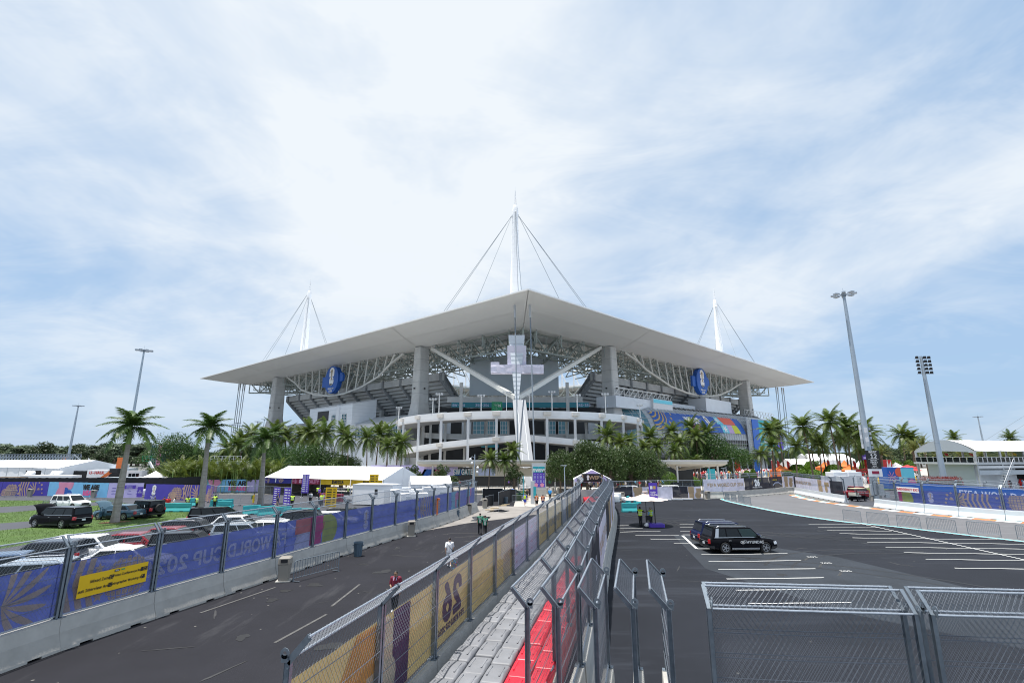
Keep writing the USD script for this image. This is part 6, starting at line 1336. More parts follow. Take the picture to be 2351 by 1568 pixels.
# stewards and visitors near the marquee
for p,fc,pose,h,sk,tp,bt,lg,kw,lab in [
    ((-44.6,64.6),40,'stand',1.74,'skin_light','c_navy','c_khaki','shorts',{},'person in a dark football shirt beside the off-roader'),
    ((-44.1,65.6),10,'stand',1.72,'skin_light','c_maroon','c_khaki','shorts',{},'person in a maroon shirt numbered 19 beside the off-roader'),
    ((-43.3,65.2),200,'stand',1.75,'skin_light','c_red','c_white','shorts',{},'man in a red shirt and white shorts facing the camera'),
    ((-42.8,65.6),120,'talk',1.66,'skin_light','c_white','c_khaki','shorts',dict(female=True,longhair=True,bag='c_black'),'woman in a pale top with a handbag beside the man in red'),
    ((-41.0,65.4),230,'sit',1.76,'skin_dark','c_black','c_black','trousers',dict(vest='c_hivis',cap='c_black',z=.02),'steward in a yellow vest sitting on a teal barrier'),
    ((-40.6,66.9),100,'stand',1.8,'skin_mid','c_white','c_black','shorts',{},'man in a white shirt left of the second royal palm'),
    ((-40.1,66.0),190,'talk',1.74,'skin_dark','c_black','c_black','trousers',dict(vest='c_hivis'),'steward in a vest half behind the second royal palm'),
    ((-39.2,68.3),0,'stand',1.78,'skin_dark','c_black','c_black','trousers',dict(vest='c_hivis',cap='c_black'),'steward in a vest with her back turned right of the second palm'),
    ((-35.7,71.4),-80,'phone',1.74,'skin_light','c_yellow','c_yellow','shorts',dict(backpack='c_green'),'person in yellow with a green backpack looking at a phone'),
    ((-31.9,70.3),-60,'walk',1.86,'skin_light','c_navy','c_navy','shorts',{},'tall man in a navy shirt before the tall mesh fence'),
    ((-30.9,68.2),-70,'walk2',1.62,'skin_light','c_navy','c_khaki','shorts',dict(female=True),'shorter person in navy walking beside the tall man'),
    ((-29.3,69.0),200,'stand',1.8,'skin_dark','c_black','c_black','trousers',dict(vest='c_hivis'),'steward in a yellow vest at the fence opening'),
    ((-28.7,73.6),0,'stand',1.76,'skin_mid','c_white','c_black','trousers',dict(backpack='c_grey'),'person in white with a grey backpack before the red desk'),
    ((-25.9,70.4),20,'stand',1.74,'skin_light','c_white','c_black','trousers',dict(vest='c_hivis',cap='c_purple'),'steward in a vest and purple cap right of the red desk'),
    ((-31.0,83.0),160,'stand',1.72,'skin_mid','c_purple','c_black','trousers',{},'host in a lilac shirt behind the red desk, left'),
    ((-29.8,83.4),190,'talk',1.74,'skin_mid','c_white','c_black','trousers',{},'host in a white shirt behind the red desk'),
    ((-28.6,83.2),180,'stand',1.7,'skin_light','c_purple','c_black','trousers',dict(female=True,longhair=True),'host in a lilac shirt behind the red desk, right'),
    ((-35.0,86.0),180,'stand',1.76,'skin_dark','c_black','c_black','trousers',dict(vest='c_hivis'),'steward in a vest inside the marquee, left'),
    ((-32.6,86.5),180,'stand',1.76,'skin_dark','c_black','c_black','trousers',dict(vest='c_hivis'),'steward in a vest inside the marquee, middle'),
    ((-27.2,85.6),150,'talk',1.76,'skin_mid','c_black','c_black','trousers',dict(vest='c_hivis'),'steward in a vest inside the marquee, right'),
    ((at(1743,1085,118)[0],118),160,'walk',1.76,'skin_mid','c_hivis','c_grey','trousers',{},'worker in lime clothing on the grass beyond the far fence'),
    ((at(1766,1080,130)[0],130),180,'walk2',1.78,'skin_light','c_red','c_grey','shorts',{},'person in a red shirt on the grass beyond the far fence')]:
    kw = dict(kw); z_ = kw.pop('z',0.); person(p,fc,lab,pose,h,sk,top=tp,bottom=bt,legs=lg,z=z_,**kw)
# fans further off: individuals of a few kinds, then the mass of the crowd
FT = ['c_white','c_red','c_white','c_navy','c_yellow','c_sky','c_black','c_white']
def fan_build(pose,tp,bt,sk):
    def f(t):
        b = body_parts(pose,1.74,False); mesh('body',b['body'],sk,t,60); mesh('shirt',b['shirt'],tp,t,60); mesh('shorts',b['shorts'],bt,t,60); mesh('hair',b['hair'],'hair_dark',t,60)
    return f
rf = random.Random(11)
WHERE = [((1300,1530),(100,116),'under the shade trees',46),((1540,1660),(118,160),'among the palms before the facade',40)]
for (xa,xb),(ya,yb),wh,n in WHERE:
    for i in range(n):
        k = rf.randrange(8); pose = ('stand','walk','walk2')[k % 3]; Y = rf.uniform(ya,yb); x = at(rf.uniform(xa,xb),1090,Y)[0]
        nm = FT[k][2:]
        place(f'fan{k}',fan_build(pose,FT[k],('c_navy','c_khaki','c_black')[k % 3],('skin_light','skin_mid','skin_dark')[k % 3]),'person',f'fan in a {nm} shirt standing {wh}','person',(x,Y,.015),rf.uniform(0,6.28),f'fans in {nm} {wh}')
def crowd(name,quads,n,lab,seed):
    rg = np.random.default_rng(seed)
    base = m3.Manifold.batch_boolean([m3.Manifold.batch_hull([sph((0,0,.95),.17,6),sph((0,0,1.38),.19,6)]),m3.Manifold.batch_hull([sph((.1,0,.8),.10,4),sph((.1,.05,.05),.06,4)]),m3.Manifold.batch_hull([sph((-.1,0,.8),.10,4),sph((-.1,-.05,.05),.06,4)]),m3.Manifold.batch_hull([sph((-.25,0,1.35),.06,4),sph((-.27,.1,.9),.04,4)]),m3.Manifold.batch_hull([sph((.25,0,1.35),.06,4),sph((.27,.1,.9),.04,4)]),sph((0,0,1.62),.125,6)],m3.OpType.Add).to_mesh()
    bv,bf = np.array(base.vert_properties[:,:3]),np.array(base.tri_verts)
    x = UsdGeom.Xform.Define(stage,numbered('/World',name)); tag(x,lab,'crowd',kind='stuff')
    for mt,fr in (('c_white',.40),('c_red',.24),('c_navy',.10),('skin_mid',.08),('c_yellow',.05),('c_black',.07),('c_sky',.06)):
        m = MB()
        for _ in range(int(n * fr)):
            q = quads[rg.integers(len(quads))]; Y = rg.uniform(q[2],q[3]); X = at(rg.uniform(q[0],q[1]),1080,Y)[0]; a = rg.uniform(0,6.28); s = rg.uniform(.9,1.1)
            v = bv @ np.array([[math.cos(a),-math.sin(a),0],[math.sin(a),math.cos(a),0],[0,0,1]]).T * s; m.add(v + [X,Y,0],bf)
        m.build('figures',mt,x,kind='stuff')
crowd('crowd',[(1690,1800,165,205),(1700,1790,175,200),(1560,1700,150,172),(1800,1960,165,210),(1940,2105,120,160),(1960,2050,125,150)],1100,'dense far-off crowd of fans in red and white filling the plaza',2)
crowd('crowd',[(2110,2351,108,116)],150,'fans passing beneath the raised hospitality stand at the right edge',3)
# ---------------------------------------------------------------- printed banners on fences
class Path:
    def __init__(s,pts):
        s.p = np.array(pts,float); s.t = np.r_[0,np.cumsum(np.linalg.norm(np.diff(s.p,axis=0),axis=1))]; s.L = s.t[-1]
    def at(s,u):
        q = np.array([np.interp(u,s.t,s.p[:,k]) for k in (0,1)]); i = int(np.clip(np.searchsorted(s.t,u,'right') - 1,0,len(s.p) - 2)); d = s.p[i + 1] - s.p[i]; d = d / np.linalg.norm(d); return q,np.array([-d[1],d[0]])
def banner(name,path,ua,ub,z0,H,sheet_mat,items,lab,off=.10,group=None,sag=.012,cat='banner'):
    """items: (shape in metres u from ua, v from the lower edge; material). The viewer stands on the path's right."""
    def fn(e):
        def f(u,v,w=0):
            q,n = path.at(ua + u); w_ = ua + u; rp_ = sag * (math.sin(w_ * 2.9 + v * 1.3) * .6 + math.sin(w_ * 5.3 - v * 2.1) * .4); sg = -.05 * sag / .012 * math.sin(PI * ((ua + u) % 1.2) / 1.2) * (v / H) * .35
            q = q + n * (off - e + rp_); return np.array([q[0],q[1],z0 + v + sg])
        return f
    t = thing(name,lab,cat,group=group); L = ub - ua; nu = max(4,int(L / .45)); f0 = fn(0)
    MB().grid(lambda a,b: f0(a * L,b * H),nu,6).build('sheet',sheet_mat,t,True)
    done = {}
    cell = .45 if L < 30 else .9
    for k,(sh,mt) in enumerate(items):
        sh = shapely.make_valid(sh).intersection(sbox(.02,.02,L - .02,H - .02)); f = fn(.014 + .003 * min(k,6)); m = MB(); b = sh.bounds
        if sh.is_empty: continue
        for x in np.arange(math.floor(b[0] / cell) * cell,b[2],cell):
            g = sh.intersection(sbox(x,-1,x + cell,9))
            ps = [q for q in getattr(g,'geoms',[g]) if q.geom_type == 'Polygon' and q.area > 1e-5]
            for q in ps: m.poly(q,0,f)
        if m.v: m.build('print',mt,t)
    return t
circ = lambda x,y,r: Point(x,y).buffer(r,12)
def leafp(x,y,ang,L,w,bend=.25):
    T = np.linspace(0,1,9); c,s = math.cos(ang),math.sin(ang); pts = []
    for sg in (1,-1):
        q = [(t * L,sg * w * math.sin(PI * min(1,t * .9 + .06)) ** .8 * (.35 + t) * .7 + bend * L * t * t) for t in (T if sg > 0 else T[::-1])]; pts += q
    return Polygon([(x + c * a - s * b,y + s * a + c * b) for a,b in pts]).buffer(0)
def eagle(x,h,k=1.):
    """a spread of curved feathers, dots and stripes"""
    P = [circ(x + .25 * k,h * .78,.16 * k),circ(x + .1 * k,h * .48,.15 * k),circ(x + .7 * k,h * .93,.12 * k),circ(x - .05 * k,h * .2,.13 * k)]
    for q in range(7): P.append(leafp(x + 1.15 * k,h * .45,1.25 - q * .42,(1.5 - .06 * q) * k,.15 * k,.22))
    for q in range(3): P.append(leafp(x + .95 * k,h * .42,2.2 + q * .35,.55 * k,.10 * k,.1))
    return unary_union(P)
def stripes(x,h,n=4,w=.19,gap=.24,lean=-.25):
    return unary_union([Polygon([(x + q * (w + gap) - lean * h * .5,0),(x + q * (w + gap) + w - lean * h * .5,0),(x + q * (w + gap) + w * .9 + lean * h * .1,h * .5),(x + q * (w + gap) + w + lean * h * .0 + .1,h),(x + q * (w + gap) + .1,h),(x + q * (w + gap) + lean * h * .1,h * .5)]) for q in range(n)])
def globe(x,y,r):
    P = []
    for i in range(-4,5):
        for j in range(-4,5):
            a0,a1,b0,b1 = [v * PI / 10 for v in (i - .42,i + .42,j - .42,j + .42)]
            if (abs(i) == 4 or abs(j) == 4) and (i + j) % 2: continue
            P.append(Polygon([(x + r * math.sin(a) * math.cos(b * .6),y + r * math.sin(b) * math.cos(a * .5)) for a,b in ((a0,b0),(a1,b0),(a1,b1),(a0,b1))]))
    return unary_union(P)
def stars3(x,h): return unary_union([star(x,h * .75,h * .13),star(x + .35,h * .45,h * .15),star(x + .1,h * .16,h * .13)])
def quartz(x,h,w):                                      # the 26 of quarter discs and blocks, as four coloured pieces
    k = h / 2
    return [unary_union([sbox(x,k,x + w * .5,h).intersection(circ(x + w * .5,k,w * .5 + .02).buffer(.15)),sbox(x + w * .1,k,x + w * .5,h)]),sbox(x + w * .5,k,x + w * .95,h).intersection(unary_union([sbox(x + w * .5,k,x + w * .7,h),circ(x + w * .6,k + k * .5,k * .5)])),unary_union([sbox(x,0,x + w * .5,k)]).intersection(circ(x + w * .5,0,w * .5)),sbox(x + w * .5,0,x + w,k).intersection(unary_union([circ(x + w * .55,k * .5,k * .5),sbox(x + w * .5,0,x + w * .75,k)]))]
def emblem(x,y,s,mirror=False):
    two,six,tro = d26(); g = lambda q: affinity.translate(affinity.scale(q,-s if mirror else s,s,origin=(.5,0)),x - .5,y)
    return g(unary_union([two,six])),g(tro)
PA,PB,PC = Path(A_C),Path(B_C),Path(C2_C)
HB = 1.80; ZB_ = 1.15; TX = lambda *a,**k: tshape(*a,**k)
LA = 'blue fence banner with '
def A_(ua,ub,items,lab,col='b_blue'): banner('fence_banner',PA,ua - .02,ub + .08,ZB_,HB,col,items,lab,.10,'blue banners along the left of the access road')
A_(3.7,10.95,[(unary_union([eagle(4.3,HB,1.15),stripes(1.2,HB,5)]),'b_tan')],LA + 'tan eagle feathers at the left edge of the frame')
A_(11.0,14.6,[(unary_union([stripes(.25,HB,3,.24,.16),stars3(1.55,HB)]),'b_tan'),(globe(2.75,.75,.9),'b_tan')],LA + 'tan stripes, stars and globe behind the yellow direction sign')
A_(14.7,23.4,[(TX('FIFA WORLD CUP 2026',4.75,.55,.62,mirror=True,stretch=1.02).buffer(.012),'b_lav')],LA + 'mirrored pale FIFA WORLD CUP 2026 lettering')
q4 = quartz(.9,HB,4.0)
A_(23.4,29.3,[(q4[0],'b_coral'),(q4[2],'b_lav'),(sbox(2.4,0,3.9,HB).intersection(unary_union([circ(3.0,1.25,.85),sbox(2.4,0,3.6,.9)])),'b_pink'),(sbox(3.7,0,5.4,HB).intersection(unary_union([circ(4.4,.8,.95),sbox(3.7,0,4.6,HB)])),'b_green')],LA + 'coral, pink and lime number shapes')
e1,e2 = emblem(3.1,.12,.72,True)
A_(29.4,36.5,[(e1,'b_lav'),(e2,'b_tan')],LA + 'small mirrored white tournament emblem')
A_(36.6,46.5,[(unary_union([eagle(3.6,HB,.9),stripes(5.2,HB,4),stars3(7.2,HB),globe(8.4,.8,.8)]),'b_tan')],LA + 'tan feathers, stripes and globe halfway along')
q5 = quartz(2.2,HB,3.4); A_(46.6,53.5,[(q5[0],'b_cyan'),(q5[2],'b_cyan'),(sbox(3.4,0,4.7,HB).intersection(circ(4.0,.85,.85)),'b_mag'),(q5[3],'b_cyan')],LA + 'pale blue and mauve shapes near its far end')
q5 = quartz(.8,HB,2.8); A_(53.6,57.8,[(q5[0],'b_cyan'),(q5[2],'b_mag'),(q5[1],'b_mag')],LA + 'mauve and pale blue shapes at the very far end')
# yellow direction sign tied to the fence
def rectline(x0,y0,x1,y1,w): return sbox(x0,y0,x1,y1).difference(sbox(x0 + w,y0 + w,x1 - w,y1 - w))
def arrow(x,y,s): return unary_union([rectline(x,y,x + s,y + s,.018),LineString([(x + s * .2,y + s * .5),(x + s * .75,y + s * .5)]).buffer(.014),LineString([(x + s * .52,y + s * .74),(x + s * .78,y + s * .5),(x + s * .52,y + s * .26)]).buffer(.014)])
sgn = [(unary_union([TX('Mixed Zone',.80,.47,.10,False),TX('Flash Interview Area',.58,.18,.10,False),TX('Press Conference Room',1.98,.50,.085,False),TX('Photographer Working Area',1.95,.20,.085,False),arrow(1.16,.45,.15),arrow(1.16,.16,.15),arrow(2.62,.48,.15),arrow(2.55,.18,.15),sbox(2.48,.48,2.59,.63)]).buffer(.003),'black'),(sbox(1.33,.68,1.53,.76).buffer(.0),'black'),(TX('FIFA',1.43,.70,.045),'white'),(sbox(1.60,.70,1.75,.75),'s_green')]
banner('direction_sign',PA,11.65,14.45,1.60,.80,'s_yellow',sgn,'yellow sign listing Mixed Zone and Press Conference Room tied to the fence',-.12,None,.004,'sign')
# gold banners of the middle fence, seen from the back
HG,ZG = 1.95,1.14
def B_(ua,ub,col,items,lab): banner('fence_banner',PB,ua,ub,ZG,HG,col,items,lab,.10,'banners along the middle fence')
B_(3.7,7.15,'b_gold',[(Polygon([(1.3,0),(2.6,0),(3.4,1.0),(3.4,1.9),(2.5,1.95),(1.6,.9)]),'b_amber'),(sbox(2.75,0,3.5,.9),'b_cream')],'gold fence banner with an orange band at the near end of the middle fence')
B_(7.25,10.7,'b_gold',[(sbox(0,0,.9,HG).intersection(circ(0,1.,1.0)),'b_cream'),(sbox(.75,0,1.75,HG),'b_purple'),(circ(.5,.55,.45),'b_cream')],'cream, purple and gold fence banner, second from the near end of the middle fence')
two,six,_t = d26(); sm = lambda g,dx,dy,s: affinity.translate(affinity.scale(g,-s,s,origin=(.5,1)),dx,dy)
B_(10.8,14.3,'b_gold',[(unary_union([TX('26',1.75,.62,1.0,mirror=True,stretch=1.15).buffer(.06),TX('FIFA WORLD CUP 2026',1.75,.28,.17,mirror=True,stretch=.95).buffer(.01)]),'b_purple')],'gold fence banner with a large mirrored purple 26')
B_(14.4,21.4,'b_gold',[(unary_union([circ(5.9,.6,.7),sbox(4.8,1.0,7,HG)]),'b_cream')],'plain gold fence banner beyond the purple 26')
B_(21.5,28.5,'b_lilac',[(unary_union([TX(s_,1.0 + 1.4 * c_,.25 + .4 * r_,.13) for r_ in range(4) for c_,s_ in enumerate(('VISA','Lenovo','QATAR','adidas','Coca-Cola'))]),'s_rose')],'lilac sponsor-lettered fence banner in the middle fence')
B_(28.6,39.4,'b_gold',[(TX('FIFA WORLD CUP 2026',5.5,.6,.55,mirror=True).buffer(.01),'b_bluegrey')],'gold fence banner with mirrored grey-blue lettering, middle of the run')
B_(39.5,50.2,'b_bluegrey',[(sbox(3,0,6.5,HG),'b_gold')],'grey-blue fence banner with a gold patch, towards the far end')
B_(50.3,71.5,'b_bluegrey',[(sbox(8,0,12.5,HG),'b_gold')],'grey-blue fence banner at the far end of the middle fence')
# outer side of the double fence
def C_(ua,ub,col,items,lab): banner('fence_banner',PC,ua,ub,1.14,2.2,col,items,lab,-.13,'banners on the outer side of the double fence')
C_(4.0,10.4,'b_black',[(TX('26',3.2,.7,.9),'b_white')],'black fence banner facing the car park, nearest of its row')
C_(10.5,20.4,'b_white',[(TX('FIFA WORLD CUP 2026',5,.8,.6),'b_bronze')],'white fence banner facing the car park beyond the black one')
C_(20.5,28.5,'b_black',[(sbox(4.5,0,7,2.2),'b_bronze')],'second black fence banner facing the car park')
C_(28.6,40,'b_white',[(sbox(2,0,4.5,2.2),'b_bronze')],'white fence banner facing the car park with a bronze band')
C_(40.1,58,'b_white',[],'plain white fence banner facing the car park, farthest of its row')
# weathered-block fence and white-block fence banners
PK,PWL,PWR = Path(K_GREY),Path(W_L),Path(W_R)
def goldshapes(x,h,w=3.0): return [(unary_union([sbox(x,h * .5,x + w * .45,h).intersection(circ(x + w * .2,h * .8,h * .42)),sbox(x + w * .05,0,x + w * .42,h * .5)]),'b_bronze'),(unary_union([circ(x + w * .75,h * .28,h * .28),sbox(x + w * .62,h * .5,x + w,h * .85)]),'b_bronze')]
def K_(ua,ub,col,items,lab): banner('fence_banner',PK,ua,ub,1.12,1.95,col,items,lab,-.12,'banners at the far end of the track')
K_(.1,9.3,'b_white',[(TX('FIFA WORLD CUP 2026',4.8,.75,.52).buffer(.012),'b_bronze')],'white banner lettered FIFA WORLD CUP 2026 above the bin')
K_(9.4,17.5,'b_black',[(TX('26',4.0,.62,.95).buffer(.06),'white'),(TX('FIFA WORLD CUP 2026',4.0,.25,.2),'white'),(emblem(2.5,.3,.62)[1],'b_bronze')],'black banner with a large white 26')
K_(17.6,22.2,'b_black',[(TX('LOGISTICS',2.0,1.3,.2),'s_yellow'),(LineString([(1.2,.5),(2,.9),(3.3,.9),(4.2,.5)]).buffer(.05),'s_paleblue')],'black sponsor banner left of the track corner')
K_(22.3,26.5,'b_white',goldshapes(.6,1.9,2.6),'white banner with bronze shapes at the track corner')
def L_(ua,ub,col,items,lab): banner('fence_banner',PWL,ua,ub,1.10,1.9,col,items,lab,-.12,'banners beyond the gap')
L_(.05,.9,'b_black',[],'narrow black banner end at the track corner')
L_(.9,15.2,'b_white',[(TX('FIFA WORLD CUP 2026',3.6,.75,.5,stretch=.9).buffer(.01),'b_bronze')] + goldshapes(9.8,1.85,4.2),'white banner with bronze lettering and shapes along the track')
L_(15.2,19.1,'b_black',[],'black banner end beside the wall gap')
def R_(ua,ub,col,items,lab): banner('fence_banner',PWR,ua,ub,1.12,1.55,col,items,lab,.08,'blue banners along the right-hand wall')
R_(4.0,7.2,'b_blue',[(sbox(0,0,.6,1.55),'b_pink'),(unary_union([circ(.6,.3,1.4).intersection(sbox(.5,0,3,1.55))]),'b_green')],'pink, lime and blue banner under the EMERGENCY EXIT sign')
e1,e2 = emblem(.9,.12,.62,True)
R_(7.3,20.0,'b_blue',[(e1,'b_lav'),(e2,'b_tan'),(unary_union([eagle(2.5,1.55,.9),stripes(4.2,1.55,6),stars3(7.3,1.55),globe(9.0,.75,.9)]),'b_tan')],'blue banner with tan feathers and globe on the right-hand wall')
R_(20.1,36.6,'b_blue',[(TX('FIFA WORLD CUP 2026',5.2,.45,.62,mirror=True).buffer(.012),'b_lav')],'blue banner with mirrored year lettering at the right edge')
banner('exit_sign',PWR,4.05,7.05,2.32,.62,'white',[(TX('EMERGENCY EXIT',1.5,.2,.26,True).buffer(.006),'s_red')],'white EMERGENCY EXIT sign with red letters on the right-hand fence',-.08,None,.003,'sign')
PR2 = Path([at(1960,1110,82)[:2],at(2060,1110,76)[:2],at(2200,1110,68)[:2],at(2360,1110,60)[:2]])
fence_row([tuple(PR2.at(u)[0]) for u in np.arange(0,PR2.L,3.6)],False,lambda i: f'grey fence panel behind the right-hand wall carrying royal blue banners, {ORD[i]} from left','fence panels behind the right-hand wall',K=3.3)
banner('fence_banner',PR2,7,PR2.L - .5,.9,2.1,'s_deep',[(TX('FIFA WORLD CUP 2026',14,.7,.8),'s_paleblue'),(unary_union([globe(21.5,1.1,1.0),stripes(23,2.1,4)]),'s_tan')],'royal blue banner on the second fence behind the right-hand wall',-.1)
# fence with black and white cloth across the car park's far end
def heras_build(L=3.3,H=2.0,wire=True):
    def f(t):
        m = MB().tube([(0,0,.1),(0,0,H),(L,0,H),(L,0,.1)],.022,6).tube([(0,0,.15),(L,0,.15)],.02,6).tube([(L / 2,0,.15),(L / 2,0,H)],.014,5); m.build('frame','galv',t)
        m = MB()
        for x in np.arange(.1,L,.11): m.bar((x,0,.15),(x,0,H),.007)
        for z in np.arange(.3,H,.16): m.bar((0,.004,z),(L,.004,z),.007)
        m.build('wire_mesh','wire',t,kind='stuff')
        for x in (0,L): MB().box((x,0,.06),(.2,.6,.11)).build('foot','concrete_dark',t)
    return f
def heras_row(pts,H,lab,group):
    P = Path(pts); n = max(1,round(P.L / 3.3))
    for i in range(n):
        a,b = P.at(P.L * i / n)[0],P.at(P.L * (i + 1) / n)[0]; d = b - a
        place('heras',heras_build(),'mesh_fence_panel',lab(i),'fence',(*a,.015),math.atan2(d[1],d[0]),group,(np.linalg.norm(d) / 3.3,1,H / 2.0))
PM = Path([(15.4,80.6),(24.4,82.0),(30.4,82.9)])
heras_row(PM.p,2.9,lambda i: f'tall mesh fence panel at the far end of the car park, {ORD[i]} from left','tall mesh panels across the car park end')
def M_(ua,ub,col,items,lab): banner('windbreak_cloth',PM,ua,ub,.12,1.85,col,items,lab,-.06,'cloths across the car park end',cat='banner')
M_(.1,3.6,'b_black',[],'black cloth left of the bronze 26 at the car park end'); M_(3.6,7.6,'b_white',goldshapes(.1,1.85,3.8),'white cloth with bronze 26 shapes, left one at the car park end'); M_(7.6,10.3,'b_white',[],'plain white cloth in the middle of the car park end')
M_(10.3,12.9,'b_black',[],'black cloth right of the white cloth at the car park end'); M_(12.9,15.2,'b_white',goldshapes(.05,1.85,2.2),'white cloth with bronze shapes beside the far bin')
for i,u in enumerate((9.0,10.9,12.6)): 
    q = PM.at(u)[0]; solo('white_sandbag',MB().loft([rrect(-.8,.8,.2,z,.1) for z in (0,.05,.14,.17)]).xform(np.array([[1,.1,0,q[0]],[-.1,1,0,q[1] - .5],[0,0,1,.02],[0,0,0,1.]])),'tent_white',f'flat white ballast bag at the foot of the car park end fence, {ORD[i]} from left','ballast bag')
# long blue hoarding at the left
PH = Path([(-100,89.2),(-87.9,88.7),(-80.2,88.7),(-66.7,85.0),(-60.6,84.8),(-58.5,82.2),(-46.7,79.0),(-41.2,72.2)])
UX = lambda px: 12.1 + np.interp(px,[-500,0,480,1130,1530,1545,2200,2420],[-12,0,7.7,21.6,27.7,31.0,43.3,49])
def hoard(pa,pb,col,items,lab): banner('hoarding',PH,UX(pa),UX(pb),.06,2.35,col,items,lab,0,'printed hoardings along the far side of the lawn',.02)
Hh_ = 2.35
def pat(x): return unary_union([globe(x + 1.3,.9,1.1),affinity.translate(globe(0,0,.9),x + .5,.4),stripes(x + 2.6,Hh_,4,.22,.2),stars3(x + 2.5,Hh_),affinity.scale(eagle(x + 4.6,Hh_,1.0),-1,1,origin=(x + 5.6,0))])
hoard(-420,-2,'s_violet',[(pat(3),'s_tan')],'violet hoarding with tan pattern cut by the left edge of the frame')
hoard(0,498,'s_violet',[(pat(.4),'s_tan')],'violet hoarding with tan feathers and globe left of the sky blue one')
q6 = quartz(1.2,Hh_,5.2)
hoard(500,1138,'s_sky',[(unary_union([circ(1.2,1.4,1.5),sbox(0,0,1.4,.9)]).intersection(sbox(0,0,3,2)),'s_sky'),(sbox(2.2,1.2,5.8,Hh_).intersection(circ(4.0,Hh_,1.75)),'s_rose'),(sbox(1.8,0,3.9,1.5).intersection(circ(3.9,0,2.0)),'s_rose'),(sbox(3.9,0,5.8,1.5).intersection(unary_union([circ(4.2,.9,.6),circ(5.0,.3,.75),sbox(3.9,0,5,.6)])),'s_deep'),(TX('WE ARE',9.8,1.25,.7).buffer(.06),'black'),(TX('MIAMI',9.8,.32,.7).buffer(.06),'s_pink')],'sky blue WE ARE MIAMI hoarding at the left')
sp = unary_union([TX(s_,1.0 + 1.35 * c_,1.45 - .45 * r_,.16) for r_,row_ in enumerate((('adidas','Coca-Cola','Lenovo','VISA'),('aramco','QATAR','KIA','BYD'),('verizon','Diageo','Rexona','dove'))) for c_,s_ in enumerate(row_)])
hoard(1140,1530,'s_lilac',[(sp,'s_violet'),(affinity.translate(sp,.0,-.02).intersection(sbox(1.5,0,3.2,3)),'s_red')],'lilac sponsor hoarding between the sky blue and violet ones')
e1,e2 = emblem(1.9,.55,.82)
hoard(1545,2400,'s_violet',[(e1,'white'),(e2,'s_gold'),(unary_union([TX('FIFA',1.9,.62,.16),]),'black'),(TX('WORLD CUP',1.9,.36,.14),'white'),(TX('2026',1.9,.12,.2),'white'),(pat(5.2),'s_tan'),(pat(12.5),'s_tan')],'violet hoarding with a white stacked 26 emblem behind the parked cars')
for u,lines,lab in ((UX(1380),['Media Entrance','VIP & Hospitality'],'small violet direction sign above the lilac hoarding'),(UX(1502),['VIP','Shuttle'],'violet VIP Shuttle sign at the right end of the lilac hoarding')):
    tall = 'VIP' in lines[0]; banner('small_sign',PH,u - (1.05 if not tall else .45),u + (1.05 if not tall else .45),1.5 if not tall else .2,.55 if not tall else 1.6,'s_purple',[(unary_union([TX(l,1.05 if not tall else .45,(.30 - .2 * i) if not tall else .9 - .25 * i,.1 if not tall else .14) for i,l in enumerate(lines)]),'white')],lab,-.15,None,.003,'sign')
P2 = Path([at(476,1098,97)[:2],at(601,1098,97)[:2]])
banner('hoarding',P2,0,P2.L,.1,2.3,'s_sky',[(TX('WE ARE',5.9,1.25,.75).buffer(.05),'black'),(TX('MIAMI',5.9,.3,.75).buffer(.05),'s_pink'),(sbox(7.6,0,12,2.3),'s_lilac'),(circ(1.5,2.3,1.3),'s_rose'),(sbox(.5,0,2,1.2),'s_rose')],'second WE ARE hoarding behind the tall mesh fence')
b_ = Path([at(-30,1095,92)[:2],at(380,1095,92)[:2],at(476,1098,98)[:2]]); banner('black_screen',b_,0,b_.L,.1,2.85,'black_cloth',[],'black privacy screen running above and behind the blue hoarding',0,None,.03,'screen fence')
b_ = Path([at(60,1080,116)[:2],at(335,1080,112)[:2]]); banner('black_screen',b_,0,b_.L,.1,3.4,'black_cloth',[],'second black screen before the long white marquee at the left',0,None,.03,'screen fence')
# ---------------------------------------------------------------- marquees and tents
def frame2(o,d):
    d = np.array([*d,0.]) / np.linalg.norm(d); n = np.array([-d[1],d[0],0]); return lambda u,v,z: np.array([*o,0.]) + d * u + n * v + [0,0,z]
F = frame2((-44.7,92.9),(24.0,-10.4)); TLn,TWd,EZ,AZ = 26.2,10.4,3.0,4.95
mq = thing('entrance_marquee','long white entrance marquee with VIP, HOSPITALITY and MEDIA boards','marquee')
nb = 4
for k in range(nb):                                       # each bay of roof cloth is a part
    u0,u1 = TLn * k / nb,TLn * (k + 1) / nb
    for sg in (0,1):
        MB().grid(lambda a,b: F(lerp(u0 + .03,u1 - .03,a),lerp(-.25 if sg == 0 else TWd + .25,TWd / 2,b),lerp(EZ - .05,AZ,b) - .09 * math.sin(PI * a) * math.sin(PI * min(1,b * 1.2)) - .02),8,6).build('roof_bay','tent_white',mq,True)
    MB().bar(F(u0,0,EZ),F(u0,TWd / 2,AZ - .05),.1).build('rafter','steel_grey',mq)
for k in range(nb + 1): 
    for v in (0,TWd): MB().bar(F(TLn * k / nb,v,0),F(TLn * k / nb,v,EZ),.13).build('post','steel_grey',mq)
g = MB(); g.add([F(TLn,-.2,0),F(TLn,TWd + .2,0),F(TLn,TWd + .2,EZ),F(TLn,TWd / 2,AZ - .03),F(TLn,-.2,EZ)],[[0,1,2],[0,2,4],[2,3,4]]); g.build('gable_wall','tent_white',mq)
MB().bar(F(TLn + .02,TWd / 2,0),F(TLn + .02,TWd / 2,AZ - .1),.12).build('gable_post','tent_white',mq)
MB().quad(F(0,TWd,0),F(TLn * .22,TWd,0),F(TLn * .22,TWd,EZ),F(0,TWd,EZ)).quad(F(0,0,0),F(0,TWd,0),F(0,TWd,EZ),F(0,0,EZ)).build('side_wall','bin_taupe',mq)
